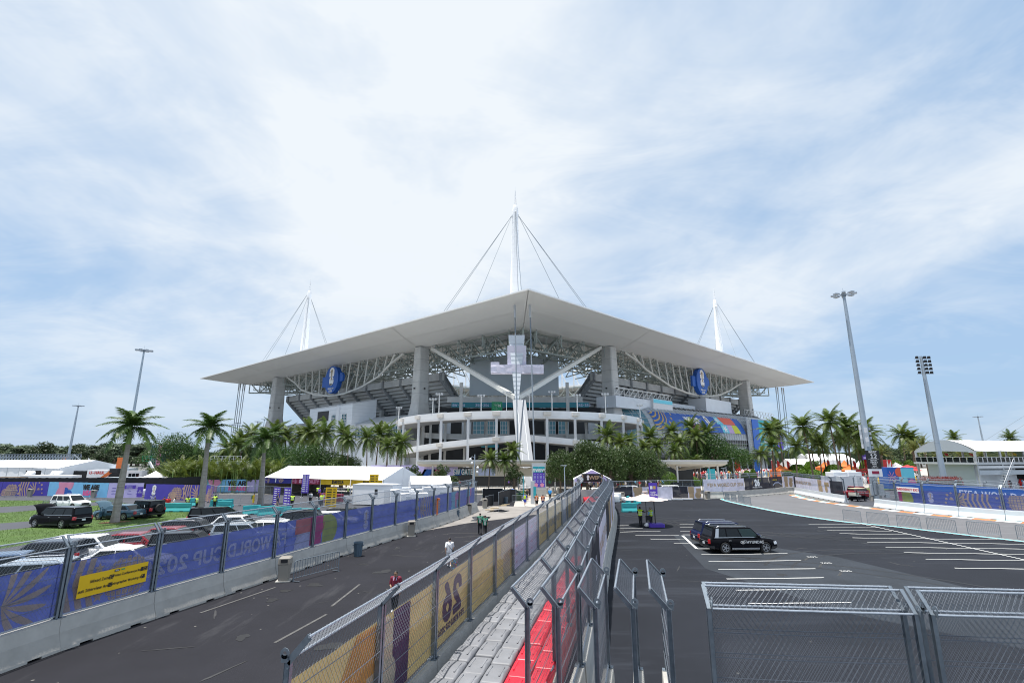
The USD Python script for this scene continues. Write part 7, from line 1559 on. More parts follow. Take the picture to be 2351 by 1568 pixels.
fl = MB().quad(F(0,0,.025),F(TLn,0,.025),F(TLn,TWd,.025),F(0,TWd,.025)).build('floor_mat','asphalt_lane',mq)
PQ = Path([F(0,-.05,0)[:2],F(TLn,-.05,0)[:2]])
for k,(mt,tx,tc,lab) in enumerate((('s_navy','VIP','s_tan','dark blue VIP board on the marquee front'),('s_crimson','HOSPITALITY','s_rose','crimson HOSPITALITY board on the marquee front'),('s_yellow','MEDIA','black','left yellow MEDIA board on the marquee front'),('s_yellow','MEDIA','black','right yellow MEDIA board on the marquee front'))):
    u0 = TLn * k / 4; e1,e2 = emblem(2.6 if k != 1 else 1.9,.15,.32)
    banner('entrance_board',PQ,u0 + .12,u0 + TLn / 4 - .12,EZ - 1.0,.92,mt,[(e1,'white' if k < 2 else 'black'),(TX(tx,3.9 if k != 1 else 3.9,.22,.48).buffer(.02),tc),(affinity.scale(eagle(.1,.92,.45),1,1),'s_tan' if k == 0 else 's_rose' if k == 1 else 's_yellow')],lab,-.08,None,.004,'sign board')
ds = thing('welcome_desk','crimson WE ARE MIAMI welcome desk at the marquee opening','desk')
a,b = (-28.9,77.4),(-25.4,76.2); F2 = frame2(a,(b[0] - a[0],b[1] - a[1])); L2 = math.hypot(b[0] - a[0],b[1] - a[1])
MB().loft([[F2(u,v,z) for v,z in ((0,.1),(0,1.25),(.9,1.25),(.9,.1))] for u in (0,L2)]).build('counter','s_crimson',ds)
P3 = Path([a,b]); banner('desk_front',P3,.05,L2 - .05,.12,1.1,'s_crimson',[(TX('WE ARE',1.8,.62,.34).buffer(.03),'white'),(TX('MIAMI',1.8,.14,.34).buffer(.03),'s_rose')],'front cloth of the crimson welcome desk',-.04,None,.003,'banner')
def sign_board(p,w,h,z,mt,rows,lab,rz=0.,tm='white',post=True):
    t = thing('notice_board',lab,'sign',(p[0],p[1],.012),rz); MB().box((0,0,z + h / 2),(w,.05,h)).build('panel',mt,t)
    rg = random.Random(int(p[0] * 10)); m = MB()
    for r_ in range(rows): 
        zz = z + h - (r_ + .8) * h / (rows + .6); m.box((-w * .18 + rg.uniform(-.03,.03),-.03,zz),(w * .42,.01,h / rows * .35)); m.box((w * .28,-.03,zz),(w * .22,.01,h / rows * .3))
    m.build('print',tm,t)
    if post:
        for x in (-w * .45,w * .45): MB().bar((x,.05,0),(x,.05,z + h),.04).build('leg','steel_grey',t)
heras_row([(-47,79.4),(-40.9,72.0)],2.5,lambda i: f'mesh fence panel left of the tall palm, {ORD[i]} from the hoarding','mesh panels behind the second royal palm')
heras_row([(-40.9,71.8),(-35.0,72.6),(-29.8,69.6)],2.6,lambda i: f'tall mesh fence panel before the marquee, {ORD[i]} from left','tall mesh panels before the marquee')
heras_row([(-28.0,76.7),(-22.3,75.5)],2.1,lambda i: f'mesh fence panel right of the marquee opening, {ORD[i]} from left','mesh panels right of the marquee opening')
sign_board((-32.2,70.6),1.35,2.3,.25,'s_purple',8,'violet notice board on the tall fence, left of two',-.5); sign_board((-30.3,69.6),1.35,2.3,.25,'s_purple',6,'violet notice board with crossed circle on the tall fence, right of two',-.5); sign_board((-29.6,73.6),1.2,2.6,1.6,'s_purple',9,'tall violet notice board at the fence opening',-.3)
sign_board((-24.4,69.6),1.5,2.5,.1,'s_yellow',7,'yellow notice board beside the steward in the purple cap',0,'black'); sign_board((-21.0,78.0),1.4,2.3,1.7,'s_yellow',6,'yellow notice board under the right MEDIA board',0,'black')
# white container, small tent and white trailers
ct = thing('site_container','white site container at the right end of the marquee','container',(-22.6,73.2,.012),-.28)
MB().bbox((0,0,.12),(6.2,2.6,2.75)).build('box','tent_white',ct); MB().bbox((-.06,-.06,2.70),(6.26,2.66,2.86)).build('roof_rim','concrete_white',ct); MB().bbox((3.5,-.03,1.5),(3.95,.02,2.2)).build('window','dark',ct); MB().bbox((5.0,-.03,.2),(5.9,.02,2.2)).build('door','concrete_white',ct)
for x in (0,6.2): MB().bbox((x - .06,-.05,.12),(x + .06,.07,2.75)).build('corner_post','concrete_white',ct)
def tent(name,lab,p,rz,L,D,ez,az,mt='tent_white',cat='tent',bays=2,walls=(1,1,1,1),arch=False):
    t = thing(name,lab,cat,(p[0],p[1],.012),rz); f = lambda u,v,z: np.array([u,v,z])
    for k in range(bays):
        u0,u1 = L * k / bays,L * (k + 1) / bays
        for sg in (0,1):
            MB().grid(lambda a,b: f(lerp(u0 + .02,u1 - .02,a),lerp(-.15 if sg == 0 else D + .15,D / 2,b),lerp(ez,az,math.sin(b * PI / 2) ** .8 if arch else b) - .05 * math.sin(PI * a)),6,8).build('roof_bay',mt,t,True)
    for on,A,B in ((walls[0],(0,0),(L,0)),(walls[2],(0,D),(L,D))):
        if on: MB().grid(lambda a,b: f(lerp(A[0],B[0],a),A[1] + .04 * math.sin(a * 40),ez * b),24,2).build('side_wall',mt,t)
    for on,u in ((walls[1],L),(walls[3],0)):
        if on: MB().add([f(u,0,0),f(u,D,0),f(u,D,ez)] + [f(u,D / 2 + D / 2 * math.cos(q * PI / 8),ez + (az - ez) * ((math.sin(q * PI / 8)) if arch else 1 - abs(math.cos(q * PI / 8)))) for q in range(1,8)] + [f(u,0,ez)],[[0,i,i + 1] for i in range(1,10)]).build('gable_wall',mt,t)
    for k in range(bays + 1):
        for v in (0,D): MB().bar(f(L * k / bays,v,0),f(L * k / bays,v,ez),.1).build('post','steel_grey',t)
    return t
tent('small_tent','small white gabled tent near the far end of the blue fence',(-15.2,77.2),.28,6.2,4.2,2.6,3.75)
for i,(p,w,h,lab) in enumerate([((-14.4,70.2),4.2,2.0,'white air-conditioning trailer before the small tent, left'),((-10.6,71.4),3.6,2.3,'white service trailer before the small tent, middle'),((-12.6,66.4),3.4,1.8,'low white generator box behind the blue fence')]):
    t = thing('service_trailer',lab,'trailer',(*p,.3),.25); MB().loft([rrect(-w / 2,w / 2,1.0,z,.1) for z in (0,.05,h - .05,h)]).build('box','tent_white',t); MB().box((0,0,h + .14),(1.2,.9,.28)).build('roof_unit','concrete_white',t); MB().box((-w * .2,-1.01,h * .5),(.7,.04,h * .7)).build('door','concrete_white',t); MB().box((w * .25,-1.01,h * .6),(.8,.04,.5)).build('vent','panel_grey',t)
    for x in (-.5,.5): MB().tube([(x,-1.0,0),(x,-.75,0)],.3,14).build('wheel','rubber',t)
# tunnel tent over the double fence
vt = thing('tunnel_tent','white VVIP tunnel tent at the far end of the double fence','tent')
V0,V1 = (9.2,76.0),(14.5,75.3); FV = frame2(V0,(V1[0] - V0[0],V1[1] - V0[1])); Wv = math.hypot(V1[0] - V0[0],V1[1] - V0[1])
for sg in (0,1): MB().grid(lambda a,b: FV(lerp(-.15 if sg == 0 else Wv + .15,Wv / 2,b),5 * a,lerp(3.35,4.75,b)),5,5).build('roof_slope','tent_white',vt,True)
MB().add([FV(-.05,-.02,3.0),FV(Wv + .05,-.02,3.0),FV(Wv + .05,-.02,3.38),FV(Wv / 2,-.02,4.72),FV(-.05,-.02,3.38)],[[0,1,2],[0,2,3],[0,3,4]]).build('gable_cloth','s_lilac',vt)
PV = Path([V0,V1]); banner('tunnel_board',PV,1.1,Wv - 1.1,3.05,1.15,'black',[(sbox(.1,0,.25,1),'b_bronze'),(sbox(2.9,0,3.05,1),'b_bronze'),(emblem(.95,.22,.36)[0],'white'),(TX('VVIP',1.85,.38,.44).buffer(.02),'b_bronze')],'black VVIP board on the gable of the tunnel tent',-.08,None,.003,'sign board')
for u in (0,Wv): 
    for v in (0,5): MB().bar(FV(u,v,0),FV(u,v,3.4),.14).build('post','tent_white',vt)
MB().bbox(FV(.05,.3,.1),FV(Wv - .05,.4,1.9) + [0,.1,0]).build('pink_wall','ramp_box',vt)
for i,(x,y,z,s) in enumerate(((15.4,77.5,.45,.5),(15.9,78.3,.9,.4),(17.5,79.0,.16,.5))):
    solo('wrapped_bundle',MB().tm(m3.Manifold.batch_hull([sph((x + a * s * 1.1,y + b * .3,max(.16,z + c * s * .7)),.15,8) for a in (-1,1) for b in (-1,1) for c in (-1,1)])),'tent_white',f"white plastic-wrapped bundle by the tunnel tent, {('lower', 'upper', 'flat')[i]} one",'bundle',smooth=50)
# ---------------------------------------------------------------- bins, barricades, plastic barriers
def bin_build(t):
    MB().loft([rrect(-a,a,a,z,.05) for z,a in ((0,.30),(.06,.26),(.9,.31),(.92,.33))]).build('body','bin_taupe',t,30)
    m = MB().loft([rrect(-a,a,a,z,.08) for z,a in ((.92,.34),(.98,.34),(1.22,.32),(1.28,.26))]); m.build('lid','bin_taupe',t,30)
    for sg in (-1,1): MB().box((0,sg * .335,1.09),(.36,.03,.17)).build('opening','black',t)
    MB().loft([rrect(-.38,.38,.38,z,.03) for z in (0,.05)]).build('base','concrete',t)
def can_build(t):
    prof = [(0,.0),(.24,.0),(.255,.05),(.30,.84),(.33,.86),(.33,.93),(.30,.93),(.27,.2),(0,.2)]
    MB().tm(trimesh.creation.revolve(np.array(prof),sections=28)).build('tub','bin_blue',t,30)
    for sg in (-1,1): MB().box((sg * .34,0,.72),(.08,.14,.05)).build('handle','bin_blue',t)
    for q in range(12): MB().bar((.27 * math.cos(q * PI / 6),.27 * math.sin(q * PI / 6),.1),(.305 * math.cos(q * PI / 6),.305 * math.sin(q * PI / 6),.8),.02).build('rib','bin_blue',t)
for p,lab in (((-12.75,29.9),'taupe litter bin behind the crowd barricade on the access road'),((-8.75,45.6),'taupe litter bin beside the left wall beyond the blue one'),((-5.1,61.6),'taupe litter bin at the start of the grey pavement, left of the puddles'),((-3.6,68.4),'taupe litter bin at the end of the left wall'),((17.0,79.8),'taupe litter bin by the white bundles at the car park end'),((31.2,82.3),'taupe litter bin at the corner where the weathered blocks start'),((-40.6,70.6),'taupe litter bin beside the second royal palm'),((-81.5,87.2),'taupe litter bin before the violet hoarding'),((-68.6,84.6),'taupe litter bin before the sky blue hoarding'),((-25.9,74.8),'taupe litter bin right of the welcome desk')):
    place('bin',bin_build,'litter_bin',lab,'bin',(*p,.014),.2,'taupe litter bins')
for p,lab in (((-10.75,36.9),'blue-grey round trash can beside the left wall'),((-6.1,57.4),'blue-grey round trash can beside the far part of the left wall'),((-.9,74.8),'blue-grey round trash can by the black windbreak'),((-27.6,74.6),'blue-grey round trash can before the welcome desk'),((7.3,81.6),'dark round trash can by the person in bright blue')):
    place('can',can_build,'trash_can',lab,'bin',(*p,.02),0,'blue round trash cans')
def barricade_build(L=2.2,H=1.1,n=17):
    def f(t):
        MB().tube([(0,0,.02),(0,0,H - .1),(.03,0,H - .03),(.12,0,H),(L - .12,0,H),(L - .03,0,H - .03),(L,0,H - .1),(L,0,.02)],.024,6).tube([(0,0,.2),(L,0,.2)],.017,6).build('frame','galv_post',t,40)
        for k in range(n): x = L * (k + 1) / (n + 1); MB().tube([(x,0,.2),(x,0,H)],.012,5).build('bar','galv_post',t)
        for x in (.12,L - .12): MB().bar((x,-.28,.02),(x,.28,.02),.05,.02).build('foot','galv_post',t)
    return f
def barricade(a,b,lab,group=None):
    d = np.array(b) - np.array(a); place('barricade',barricade_build(),'crowd_barricade',lab,'barricade',(a[0],a[1],.018),math.atan2(d[1],d[0]),group,(np.linalg.norm(d) / 2.2,1,1))
barricade((-12.1,29.6),(-10.6,32.5),'galvanised crowd barricade angled across the bin on the access road')
BR = [((36.0,56.6),(36.7,54.8)),((36.9,54.2),(37.8,52.4)),((38.2,51.8),(39.0,49.9)),((39.3,49.5),(40.3,47.5)),((40.6,46.7),(41.9,45.0)),((42.5,44.2),(43.7,42.4))]
for i,(a,b) in enumerate(BR): barricade(a,b,f'crowd barricade along the teal track line, {ORD[i]} from left in the near group','barricades along the teal line')
for i,(a,b) in enumerate([((34.3,83.6),(33.5,81.6)),((33.4,80.9),(33.3,79.2)),((33.4,78.7),(33.3,76.8)),((33.5,76.5),(33.4,74.7)),((33.4,74.5),(33.4,72.4))]): barricade(a,b,f'crowd barricade at the far start of the teal line, {ORD[i]} from left','barricades at the far start of the teal line')
for i,(a,b,lab) in enumerate([((.0,76.9),(2.2,76.3),'crowd barricade beside the round can before the low hedge'),((-62,70.5),(-59.8,70.0),'crowd barricade left of the white SUV on the lawn'),((-60.5,66.8),(-58.4,66.4),'crowd barricade before the white SUV on the lawn'),((-55.9,70.6),(-53.7,70.2),'crowd barricade right of the white SUV on the lawn'),((-52.0,66.6),(-49.8,66.2),'crowd barricade behind the raised blue-green bonnet'),((-84.5,86),(-82.3,85.8),'crowd barricade before the violet hoarding at the far left')]): barricade(a,b,lab)
GB = [(at(px,1118,98)[0],98 + (i % 2) * .2) for i,px in enumerate(range(1040,1330,27))]
for i,(a,b) in enumerate(zip(GB[:-1],GB[1:])):
    t = thing('gate_railing',f'white criss-cross railing panel before the gate, {ORD[i]} from left','railing',(a[0],a[1],.02),0,'white railing panels before the gate'); L = b[0] - a[0]
    MB().bar((0,0,.15),(L,0,.15),.05).bar((0,0,1.1),(L,0,1.1),.05).bar((0,0,0),(0,0,1.1),.05).build('frame','steel_white',t)
    for q in range(2): MB().bar((L * q / 2,0,.15),(L * (q + .5) / 2,0,1.1),.04).build('brace','steel_white',t); MB().bar((L * (q + .5) / 2,0,1.1),(L * (q + 1) / 2,0,.15),.04).build('brace','steel_white',t)
def plastic_build(t):
    P = [(.28,0),(.28,.14),(.13,.45),(.10,1.0),(.07,1.05)]; r_ = P + [(-y,z) for y,z in P[::-1]]
    MB().loft([[(x,y,z) for y,z in r_] for x in (0,.03,1.77,1.8)]).build('shell','barrier_teal',t,20); MB().box((.9,0,.62),(1.5,.27,.05)).build('rib','barrier_teal',t); MB().box((.9,0,.07),(.4,.6,.1)).build('fork_slot','black',t)
for i,(x,y,a,lab) in enumerate([(-43.2,64.4,.2,'behind the off-roader, left one'),(-41.9,64.5,.1,'that the steward sits on'),(-44.6,71.4,.1,'on its own behind the visitors'),(-39.9,68.6,1.3,'end-on beside the second palm, left'),(-38.7,69.0,1.3,'end-on beside the second palm, right'),(-38.3,67.5,-.05,'lying flush right of the second palm'),(-31.6,61.0,.75,'between the minivan and the tall fence, first'),(-29.4,60.2,.8,'between the minivan and the tall fence, second'),(-27.2,59.4,.75,'right of the first two, third'),(-25.4,57.8,.7,'nearest the parked cars, fourth'),(-23.6,58.4,.2,'farthest right by the barricades, fifth'),(13.6,64.3,.12,'nearest at the left of the car park umbrella'),(16.5,74.3,1.2,'end-on beyond the umbrella, left'),(17.5,73.8,1.0,'end-on beyond the umbrella, right')]):
    place('plastic',plastic_build,'plastic_barrier',f'teal plastic barrier {lab}','barrier',(x,y,.02),a,'teal plastic barriers',(1.05,1,1))
# black windbreak panels by the patrol car
for i,(a,b,h) in enumerate([((-1.9,71.4),(-.1,79.4),1.8),((-4.4,77.6),(-1.4,78.2),1.9),((-3.6,69.6),(-2.6,72.6),1.4),((-1.4,78.4),(.6,79.2),1.7)]):
    P = Path([a,b]); t = banner('windbreak',P,0,P.L,.06,h,'black_cloth',[],f"black windbreak panel by the patrol car, {('nearest large', 'back', 'small left', 'right')[i]} one",0,None,.02,'windbreak')
    m = MB().tube([(*a,0),(*a,h + .08)],.025,6).tube([(*b,0),(*b,h + .08)],.025,6).tube([(*a,h + .06),(*b,h + .06)],.02,6); m.build('frame','galv',t)
for i,(x,y) in enumerate(((-2.9,66.6),(-2.3,68.6),(-1.3,71.8),(-.9,73.6))): solo('wheel_stop',MB().loft([rrect(-.55,.55,.09,z,.05) for z in (0,.08,.1)]).xform(np.array([[1,-.15,0,x],[.15,1,0,y],[0,0,1,.02],[0,0,0,1.]])),'tactile',f'faded yellow wheel stop before the black windbreak, {ORD[i]} from the viewer','wheel stop','yellow wheel stops')
solo('orange_post',MB().bbox((-7.5,51.6,1.1),(-7.38,51.8,2.6)).bbox((-7.5,51.6,2.5),(-7.2,51.8,2.65)),'s_orange','orange bracket post fixed to the far part of the blue fence','post')
# ---------------------------------------------------------------- poles, lamps, signs
mat('galv_pole',(.38,.44,.50),.45,metal=.45,var=.06,scale=.6)
def pole(name,lab,top,ybase,r0,r1,kind):
    t = thing(name,lab,'lamp post',(top[0],ybase,0)); h = top[2]
    MB().tube([(0,0,0),(0,0,h * .35),(0,0,h * .7),(0,0,h)],[r0,r0 * .84,r0 * .68,r1],14).build('pole','galv_pole',t,40)
    for q in (.35,.7): MB().tube([(0,0,h * q - .06),(0,0,h * q + .06)],lerp(r0,r1,q) * 1.06,14).build('sleeve','galv_pole',t)
    MB().tube([(0,0,0),(0,0,.9)],r0 * 1.7,14).build('footing','concrete',t)
    if kind == 'ring':
        MB().tube([(0,0,h - .3),(0,0,h + .25)],r1 * 1.6,10).build('hub','galv_dark',t)
        for q in range(8):
            a = q * PI / 4 + .2; c = np.array([math.cos(a),math.sin(a),0]); MB().bar((0,0,h),c * 1.0 + [0,0,h],.08).build('arm','galv',t)
            MB().box(c * 1.45 + [0,0,h + .03],(.85,.55,.2),a).build('lamp_head','galv',t)
        MB().tube([(0,0,h + .2),(0,0,h + 1.2)],.03,4).build('lightning_rod','galv',t)
    if kind == 'flood':
        for z in range(5): 
            zz = h - .5 - z * .78; MB().bar((-1.35,0,zz),(1.35,0,zz),.10).build('crossarm','galv',t)
            for x in (-1.25,.35,1.2): f_ = MB().loft([[(x + a * w,-.15 - y,zz + .15 + b * w) for a,b in ((-1,-1),(1,-1),(1,1),(-1,1))] for y,w in ((0,.12),(.4,.28))]); f_.build('floodlight','dark',t)
    return t
p = at(1937,677,80); P1 = pole('light_mast','tall tapering light mast with a ring of lamps carrying the WEST 12 sign',p,80,.48,.22,'ring'); WX = p[0]
p = at(2114,818,100); pole('floodlight_mast','grey floodlight mast with five rows of lamps before the right grandstand',p,100,.55,.26,'flood')
p = at(331,805,118); pole('light_mast','tall light mast behind the leaning royal palm',p,118,.38,.18,'ring'); p = at(180,932,190); pole('light_mast','distant light mast over the white marquee at the far left',p,190,.5,.2,'ring'); p = at(2245,957,230); pole('light_mast','distant light mast behind the right grandstand',p,230,.45,.2,'ring')
for i,(px,py,Y) in enumerate(((533,977,300),(546,973,310),(556,980,300),(607,965,330),(592,970,300))): p = at(px,py - 2,Y); pole('light_mast',f'tiny distant light mast between the palms and the left pylon, {ORD[i]} from left',p,Y,.35,.2,'ring')
wt = thing('section_sign','black WEST 12 sign panel on the right light mast','sign',(WX,79.2,0)); zt_ = at(2000,1034,79.2)[2]; zb_ = at(2000,1076,79.2)[2]
MB().bbox((-1.05,-.06,zb_),(1.05,.06,zt_)).build('panel','black',wt); MB().bbox((-1.05,-.06,zb_ - 1.15),(1.05,.06,zb_ - .02)).build('lower_panel','tent_white',wt)
hh = zt_ - zb_
for s_,z,h_ in (('WEST',.86,.34),('12',.58,.62),('REPORT',.42,.2),('UNRULY',.32,.2),('FANS',.22,.2),('TEXT',.11,.18),('(305) 623-6400',.05,.09)):
    tt = meshkit.text_mesh(s_,h_,.01,True); w_ = tt.bounds[1][0] - tt.bounds[0][0]; kx = min(1,1.85 / w_); MB().tm(tt,np.array([[kx,0,0,-w_ * kx / 2],[0,0,-1,-.065],[0,1,0,zb_ + z * hh],[0,0,0,1.]])).build('lettering','white',wt)
MB().box((0,-.07,zb_ + .53 * hh),(1.7,.01,.03)).build('rule','white',wt); MB().box((0,-.07,zb_ - .55),(1.1,.02,.45)).build('crest','s_crimson',wt)
ab_ = UsdGeom.Xform.Define(stage,numbered('/World','antenna_cluster')); tag(ab_,'cluster of white antenna boxes and cameras above the WEST 12 sign','antenna'); 
for q in range(14): a = q * 2.1; z = zt_ + .5 + q * .24; MB().box((WX + .62 * math.cos(a),80 + .62 * math.sin(a),z),(.42,.3,.8 if q % 3 else .45),a + PI / 2).build('antenna_box','concrete_white' if q % 2 else 'panel_grey',ab_)
for i,(dx,z) in enumerate(((-.7,1.7),(.5,1.7),(1.3,.9),(-.4,.6))): solo('electric_cabinet',MB().box((WX + dx,79.3,z),(.75 if i < 2 else .6,.4,1.7 if i < 2 else .8)),'panel_grey',f"grey electric cabinet at the foot of the WEST 12 mast, {('upper left', 'upper right', 'lower right', 'lower left')[i]}",'cabinet')
for i,x in enumerate((55.65,56.15)): solo('yellow_bollard',MB().tube([(x,80 - i * .4,0),(x,80 - i * .4,2.1),(x,80 - i * .4,2.16)],[.15,.15,.08],14),'s_yellow',f"tall yellow bollard in the wall gap, {('left', 'right')[i]} of two",'bollard')
for i,(px,w) in enumerate(((1900,1.9),(1935,1.7))): p = at(px,1095,90); solo('concrete_box',MB().bbox((p[0] - w / 2,89.4,0),(p[0] + w / 2,90.6,3.3)),'concrete_white',f"tall pale concrete box behind the red pickup, {('left', 'right')[i]}",'cabinet')
# lamps before the gate
lp = thing('street_lamp','slim grey street lamp with flat head left of the tunnel tent','lamp post',(at(1297,1130,84)[0],84,0)); z = at(1297,1069,84)[2]
MB().tube([(0,0,0),(0,0,z - .3),(.2,0,z)],[.10,.08,.06],8).build('pole','galv_pole',lp); MB().box((-.1,0,z + .05),(1.0,.3,.1)).build('head','galv',lp)
lp = thing('camera_pole','slim pole with white camera domes before the SW GATE sign','pole',(at(1089,1110,82)[0],82,0)); z = at(1089,1043,82)[2]
MB().tube([(0,0,0),(0,0,z)],[.12,.07],8).build('pole','galv_pole',lp)
for q,(dx,dz) in enumerate(((-.7,-.6),(.5,-1.9),(-.45,-1.2),(.45,-2.6))): MB().tube([(0,0,z + dz),(dx * .6,0,z + dz + .3),(dx,0,z + dz)],.03,5).build('arm','galv_pole',lp); MB().tm(trimesh.creation.icosphere(2,.2),np.array([[1,0,0,dx],[0,1,0,0],[0,0,1,z + dz - .15],[0,0,0,1.]])).build('camera_dome','white',lp)
for i,(px,py,Y) in enumerate(((1628,1063,118),(1682,1052,134),(1420,1040,120),(1660,1075,130))):
    p = at(px,py,Y); t = thing('street_lamp',f'small grey street lamp among the palms before the facade, {ORD[i]}','lamp post',(p[0],Y,0)); MB().tube([(0,0,0),(0,0,p[2])],[.12,.07],7).build('pole','galv_pole',t); MB().box((0,0,p[2]),(1.0,.3,.12)).build('head','galv',t)
# twin wayfinding board and totem by the gate
tb = thing('twin_board','grey and violet twin wayfinding board lettered SW before the gate','sign'); a,b = at(1223,1063,88),at(1252,1120,88)
MB().bbox((a[0] - .15,88,.2),(b[0] + .15,88.5,a[2])).build('frame','steel_grey',tb); MB().bbox((a[0] - .1,87.6,0),(b[0] + .1,89,1.2)).build('plinth','concrete',tb)
mx = (a[0] + b[0]) / 2; zt2,zb2 = at(1236,1071,88)[2],at(1236,1118,88)[2]
for sg in (-1,1):
    x0,x1 = sorted((mx + sg * .02,mx + sg * 1.0)); MB().bbox((x0,87.9,zb2),(x1,87.98,zt2 - 1.0)).build('panel','s_purple',tb); MB().bbox((x0,87.9,zt2 - .99),(x1,87.98,zt2)).build('heading','s_teal',tb)
    wtext('SW',((x0 + x1) / 2,87.88,zt2 - .85),.5,'white',tb,depth=.01); m = MB(); rg = random.Random(sg)
    for q in range(8): m.box((x0 + .3,87.885,zt2 - 1.3 - q * .22),(rg.uniform(.2,.4),.01,.06)).box((x1 - .2,87.885,zt2 - 1.3 - q * .22),(.2,.01,.06))
    m.build('print','s_paleblue',tb); MB().tm(trimesh.creation.cylinder(.32,.03,sections=20),np.array([[1,0,0,(x0 + x1) / 2],[0,0,1,87.89],[0,1,0,zb2 + .35],[0,0,0,1.]])).build('disc','s_rose',tb)
tt = thing('totem','slim grey and teal totem sign on the pavement before the gate','sign',(3.0,74.8,.02)); z = at(1222,1104,74.8)[2]; MB().bbox((-.28,-.2,0),(.28,.2,z)).build('column','steel_grey',tt); MB().bbox((.1,-.34,.9),(.5,-.2,z - .8)).build('blade','s_teal',tt)
t = thing('flag_pole','thin teal flag pole left of the totem','pole',(1.75,80.0,.02)); MB().tube([(0,0,0),(0,0,3.7)],.06,6).build('pole','s_teal',t); MB().bbox((-.06,-.02,2.2),(.08,.02,3.7)).build('pennant','s_teal',t)
for i,px in enumerate((1229,1255,1267,1279)): p = at(px,1130,95); solo('concrete_bollard',MB().tube([(p[0],93,0),(p[0],93,1.15),(p[0],93,1.25)],[.25,.25,.16],14),'concrete',f'concrete bollard on the gate pavement, {ORD[i]} from left','bollard','concrete bollards by the gate')
solo('low_wall',MB().bbox((9.2,100.6,0),(12.0,101.6,.55)),'concrete','low stone bench wall under the seated person by the street lamp','wall')
# umbrella, shuttle sign and their base
um = thing('parasol','cream parasol shading two attendants in the car park','umbrella',(13.45,52.1,.015)); zc_ = 2.55
for k in range(8):
    a0,a1 = k * PI / 4,(k + 1) * PI / 4; ap = np.array([0,0,zc_ + .62]); MB().grid(lambda a,b: ap * (1 - b) + b * np.array([2.15 * math.cos(lerp(a0,a1,a)),2.15 * math.sin(lerp(a0,a1,a)),zc_ - .08 * math.sin(PI * a)]) * [1,1,1] - np.array([0,0,.12 * math.sin(PI * b)]),5,5).build('canopy_panel','canopy_cream' if 0 else 'parasol_cloth',um,True)
    MB().bar((0,0,zc_ + .25),(1.9 * math.cos(a0),1.9 * math.sin(a0),zc_ - .0),.02).build('rib','black',um)
MB().tube([(0,0,0),(0,0,zc_ + .7)],.028,8).build('pole','black',um); MB().tube([(0,0,zc_ + .62),(0,0,zc_ + .72)],.3,12).build('vent_cap','parasol_cloth',um)
ss = thing('shuttle_sign','violet VVIP Shuttle sign on a black pole with a violet base','sign',(14.15,51.5,.015)); MB().tube([(0,0,0),(-.05,0,2.6)],.045,8).build('pole','black',ss); MB().bbox((-.47,-.08,2.5),(.37,-.03,4.15)).build('panel','s_purple',ss); MB().loft([rrect(-.75,.75,.6,z,.1) for z in (0,.03,.28,.31)]).build('base','s_purple',ss,30)
for s_,z in (('VVIP',3.15),('Shuttle',2.92)): MB().tm(meshkit.text_mesh(s_,.16,.006,True),np.array([[1,0,0,-.36],[0,0,-1,-.085],[0,1,0,z],[0,0,0,1.]])).build('lettering','white',ss)
MB().bbox((-.36,-.095,3.55),(-.12,-.082,3.85)).build('pictogram','white',ss); MB().bbox((-.05,-.095,3.55),(.19,-.082,3.85)).build('pictogram','s_gold',ss)
ch = thing('camp_chair','black folding chair with bags between the two attendants','chair',(13.55,51.7,.015)); MB().box((0,0,.45),(.5,.45,.03)).build('seat','black',ch); MB().box((0,.22,.75),(.5,.03,.45),0,0).build('backrest','black',ch)
for x in (-.25,.25): MB().bar((x,-.22,0),(x,.22,.9),.025).bar((x,.22,0),(x,-.22,.45),.025).build('leg','black',ch)
for i,(x,y,r_,mt) in enumerate(((13.25,51.3,.18,'tent_white'),(13.75,51.25,.14,'tent_white'))): solo('plastic_bag',MB().tm(m3.Manifold.batch_hull([sph((x - .1,y,r_),r_,8),sph((x + .12,y + .05,r_ * .9),r_ * .8,8),sph((x,y,r_ * 2),.06,6)])),mt,f"white plastic bag at the attendants' feet, {('left', 'right')[i]}",'bag',smooth=50)
# ---------------------------------------------------------------- right background: raised stand, tents, trailers, parasols
hs = thing('hospitality_stand','raised grey hospitality stand under a long curved white roof at the right','grandstand')
n0,nbk = at(2236,1034.5,104)[:2],at(2102,1037,115)[:2]; gd = nbk - n0; GD = np.linalg.norm(gd); gd = gd / GD; ld = np.array([-gd[1],gd[0]]) * -1; ld = ld if ld[0] > 0 else -ld; LL = 60.0
H_ = lambda u,v,z: np.array([*(n0 + ld * u + gd * v),z])
ez,az = 7.75,10.1
for k in range(8):
    u0,u1 = LL * k / 8,LL * (k + 1) / 8
    MB().grid(lambda a,b: H_(lerp(u0 + .04,u1 - .04,a),lerp(-.3,GD + .3,b),ez + (az - ez) * math.sin(b * PI) ** .85 - .06 * math.sin(a * PI)),5,16).build('roof_bay','tent_white',hs,True)
    for v in (0,GD): MB().bar(H_(u0,v,0),H_(u0,v,ez),.32).build('post','steel_grey',hs)
    MB().bar(H_(u0,-.1,3.4),H_(u1,-.1,3.4),.25,.9).build('beam','panel_grey',hs); MB().bar(H_(u0,-.1,4.5),H_(u1,-.1,4.5),.25,.5).build('beam','concrete_white',hs)
g = MB(); c = H_(0,GD / 2,ez); g.add([c] + [H_(0,lerp(-.2,GD + .2,q / 16),ez - .3 + (az - ez + .3) * math.sin(q / 16 * PI) ** .85) for q in range(17)],[[0,i,i + 1] for i in range(1,17)]); g.build('gable_cloth','panel_grey',hs)
MB().loft([[H_(u,v,z) for v,z in ((-.4,5.0),(-.4,5.35),(GD + .4,5.35),(GD + .4,5.0))] for u in (-.6,LL)]).build('deck','steel_grey',hs)
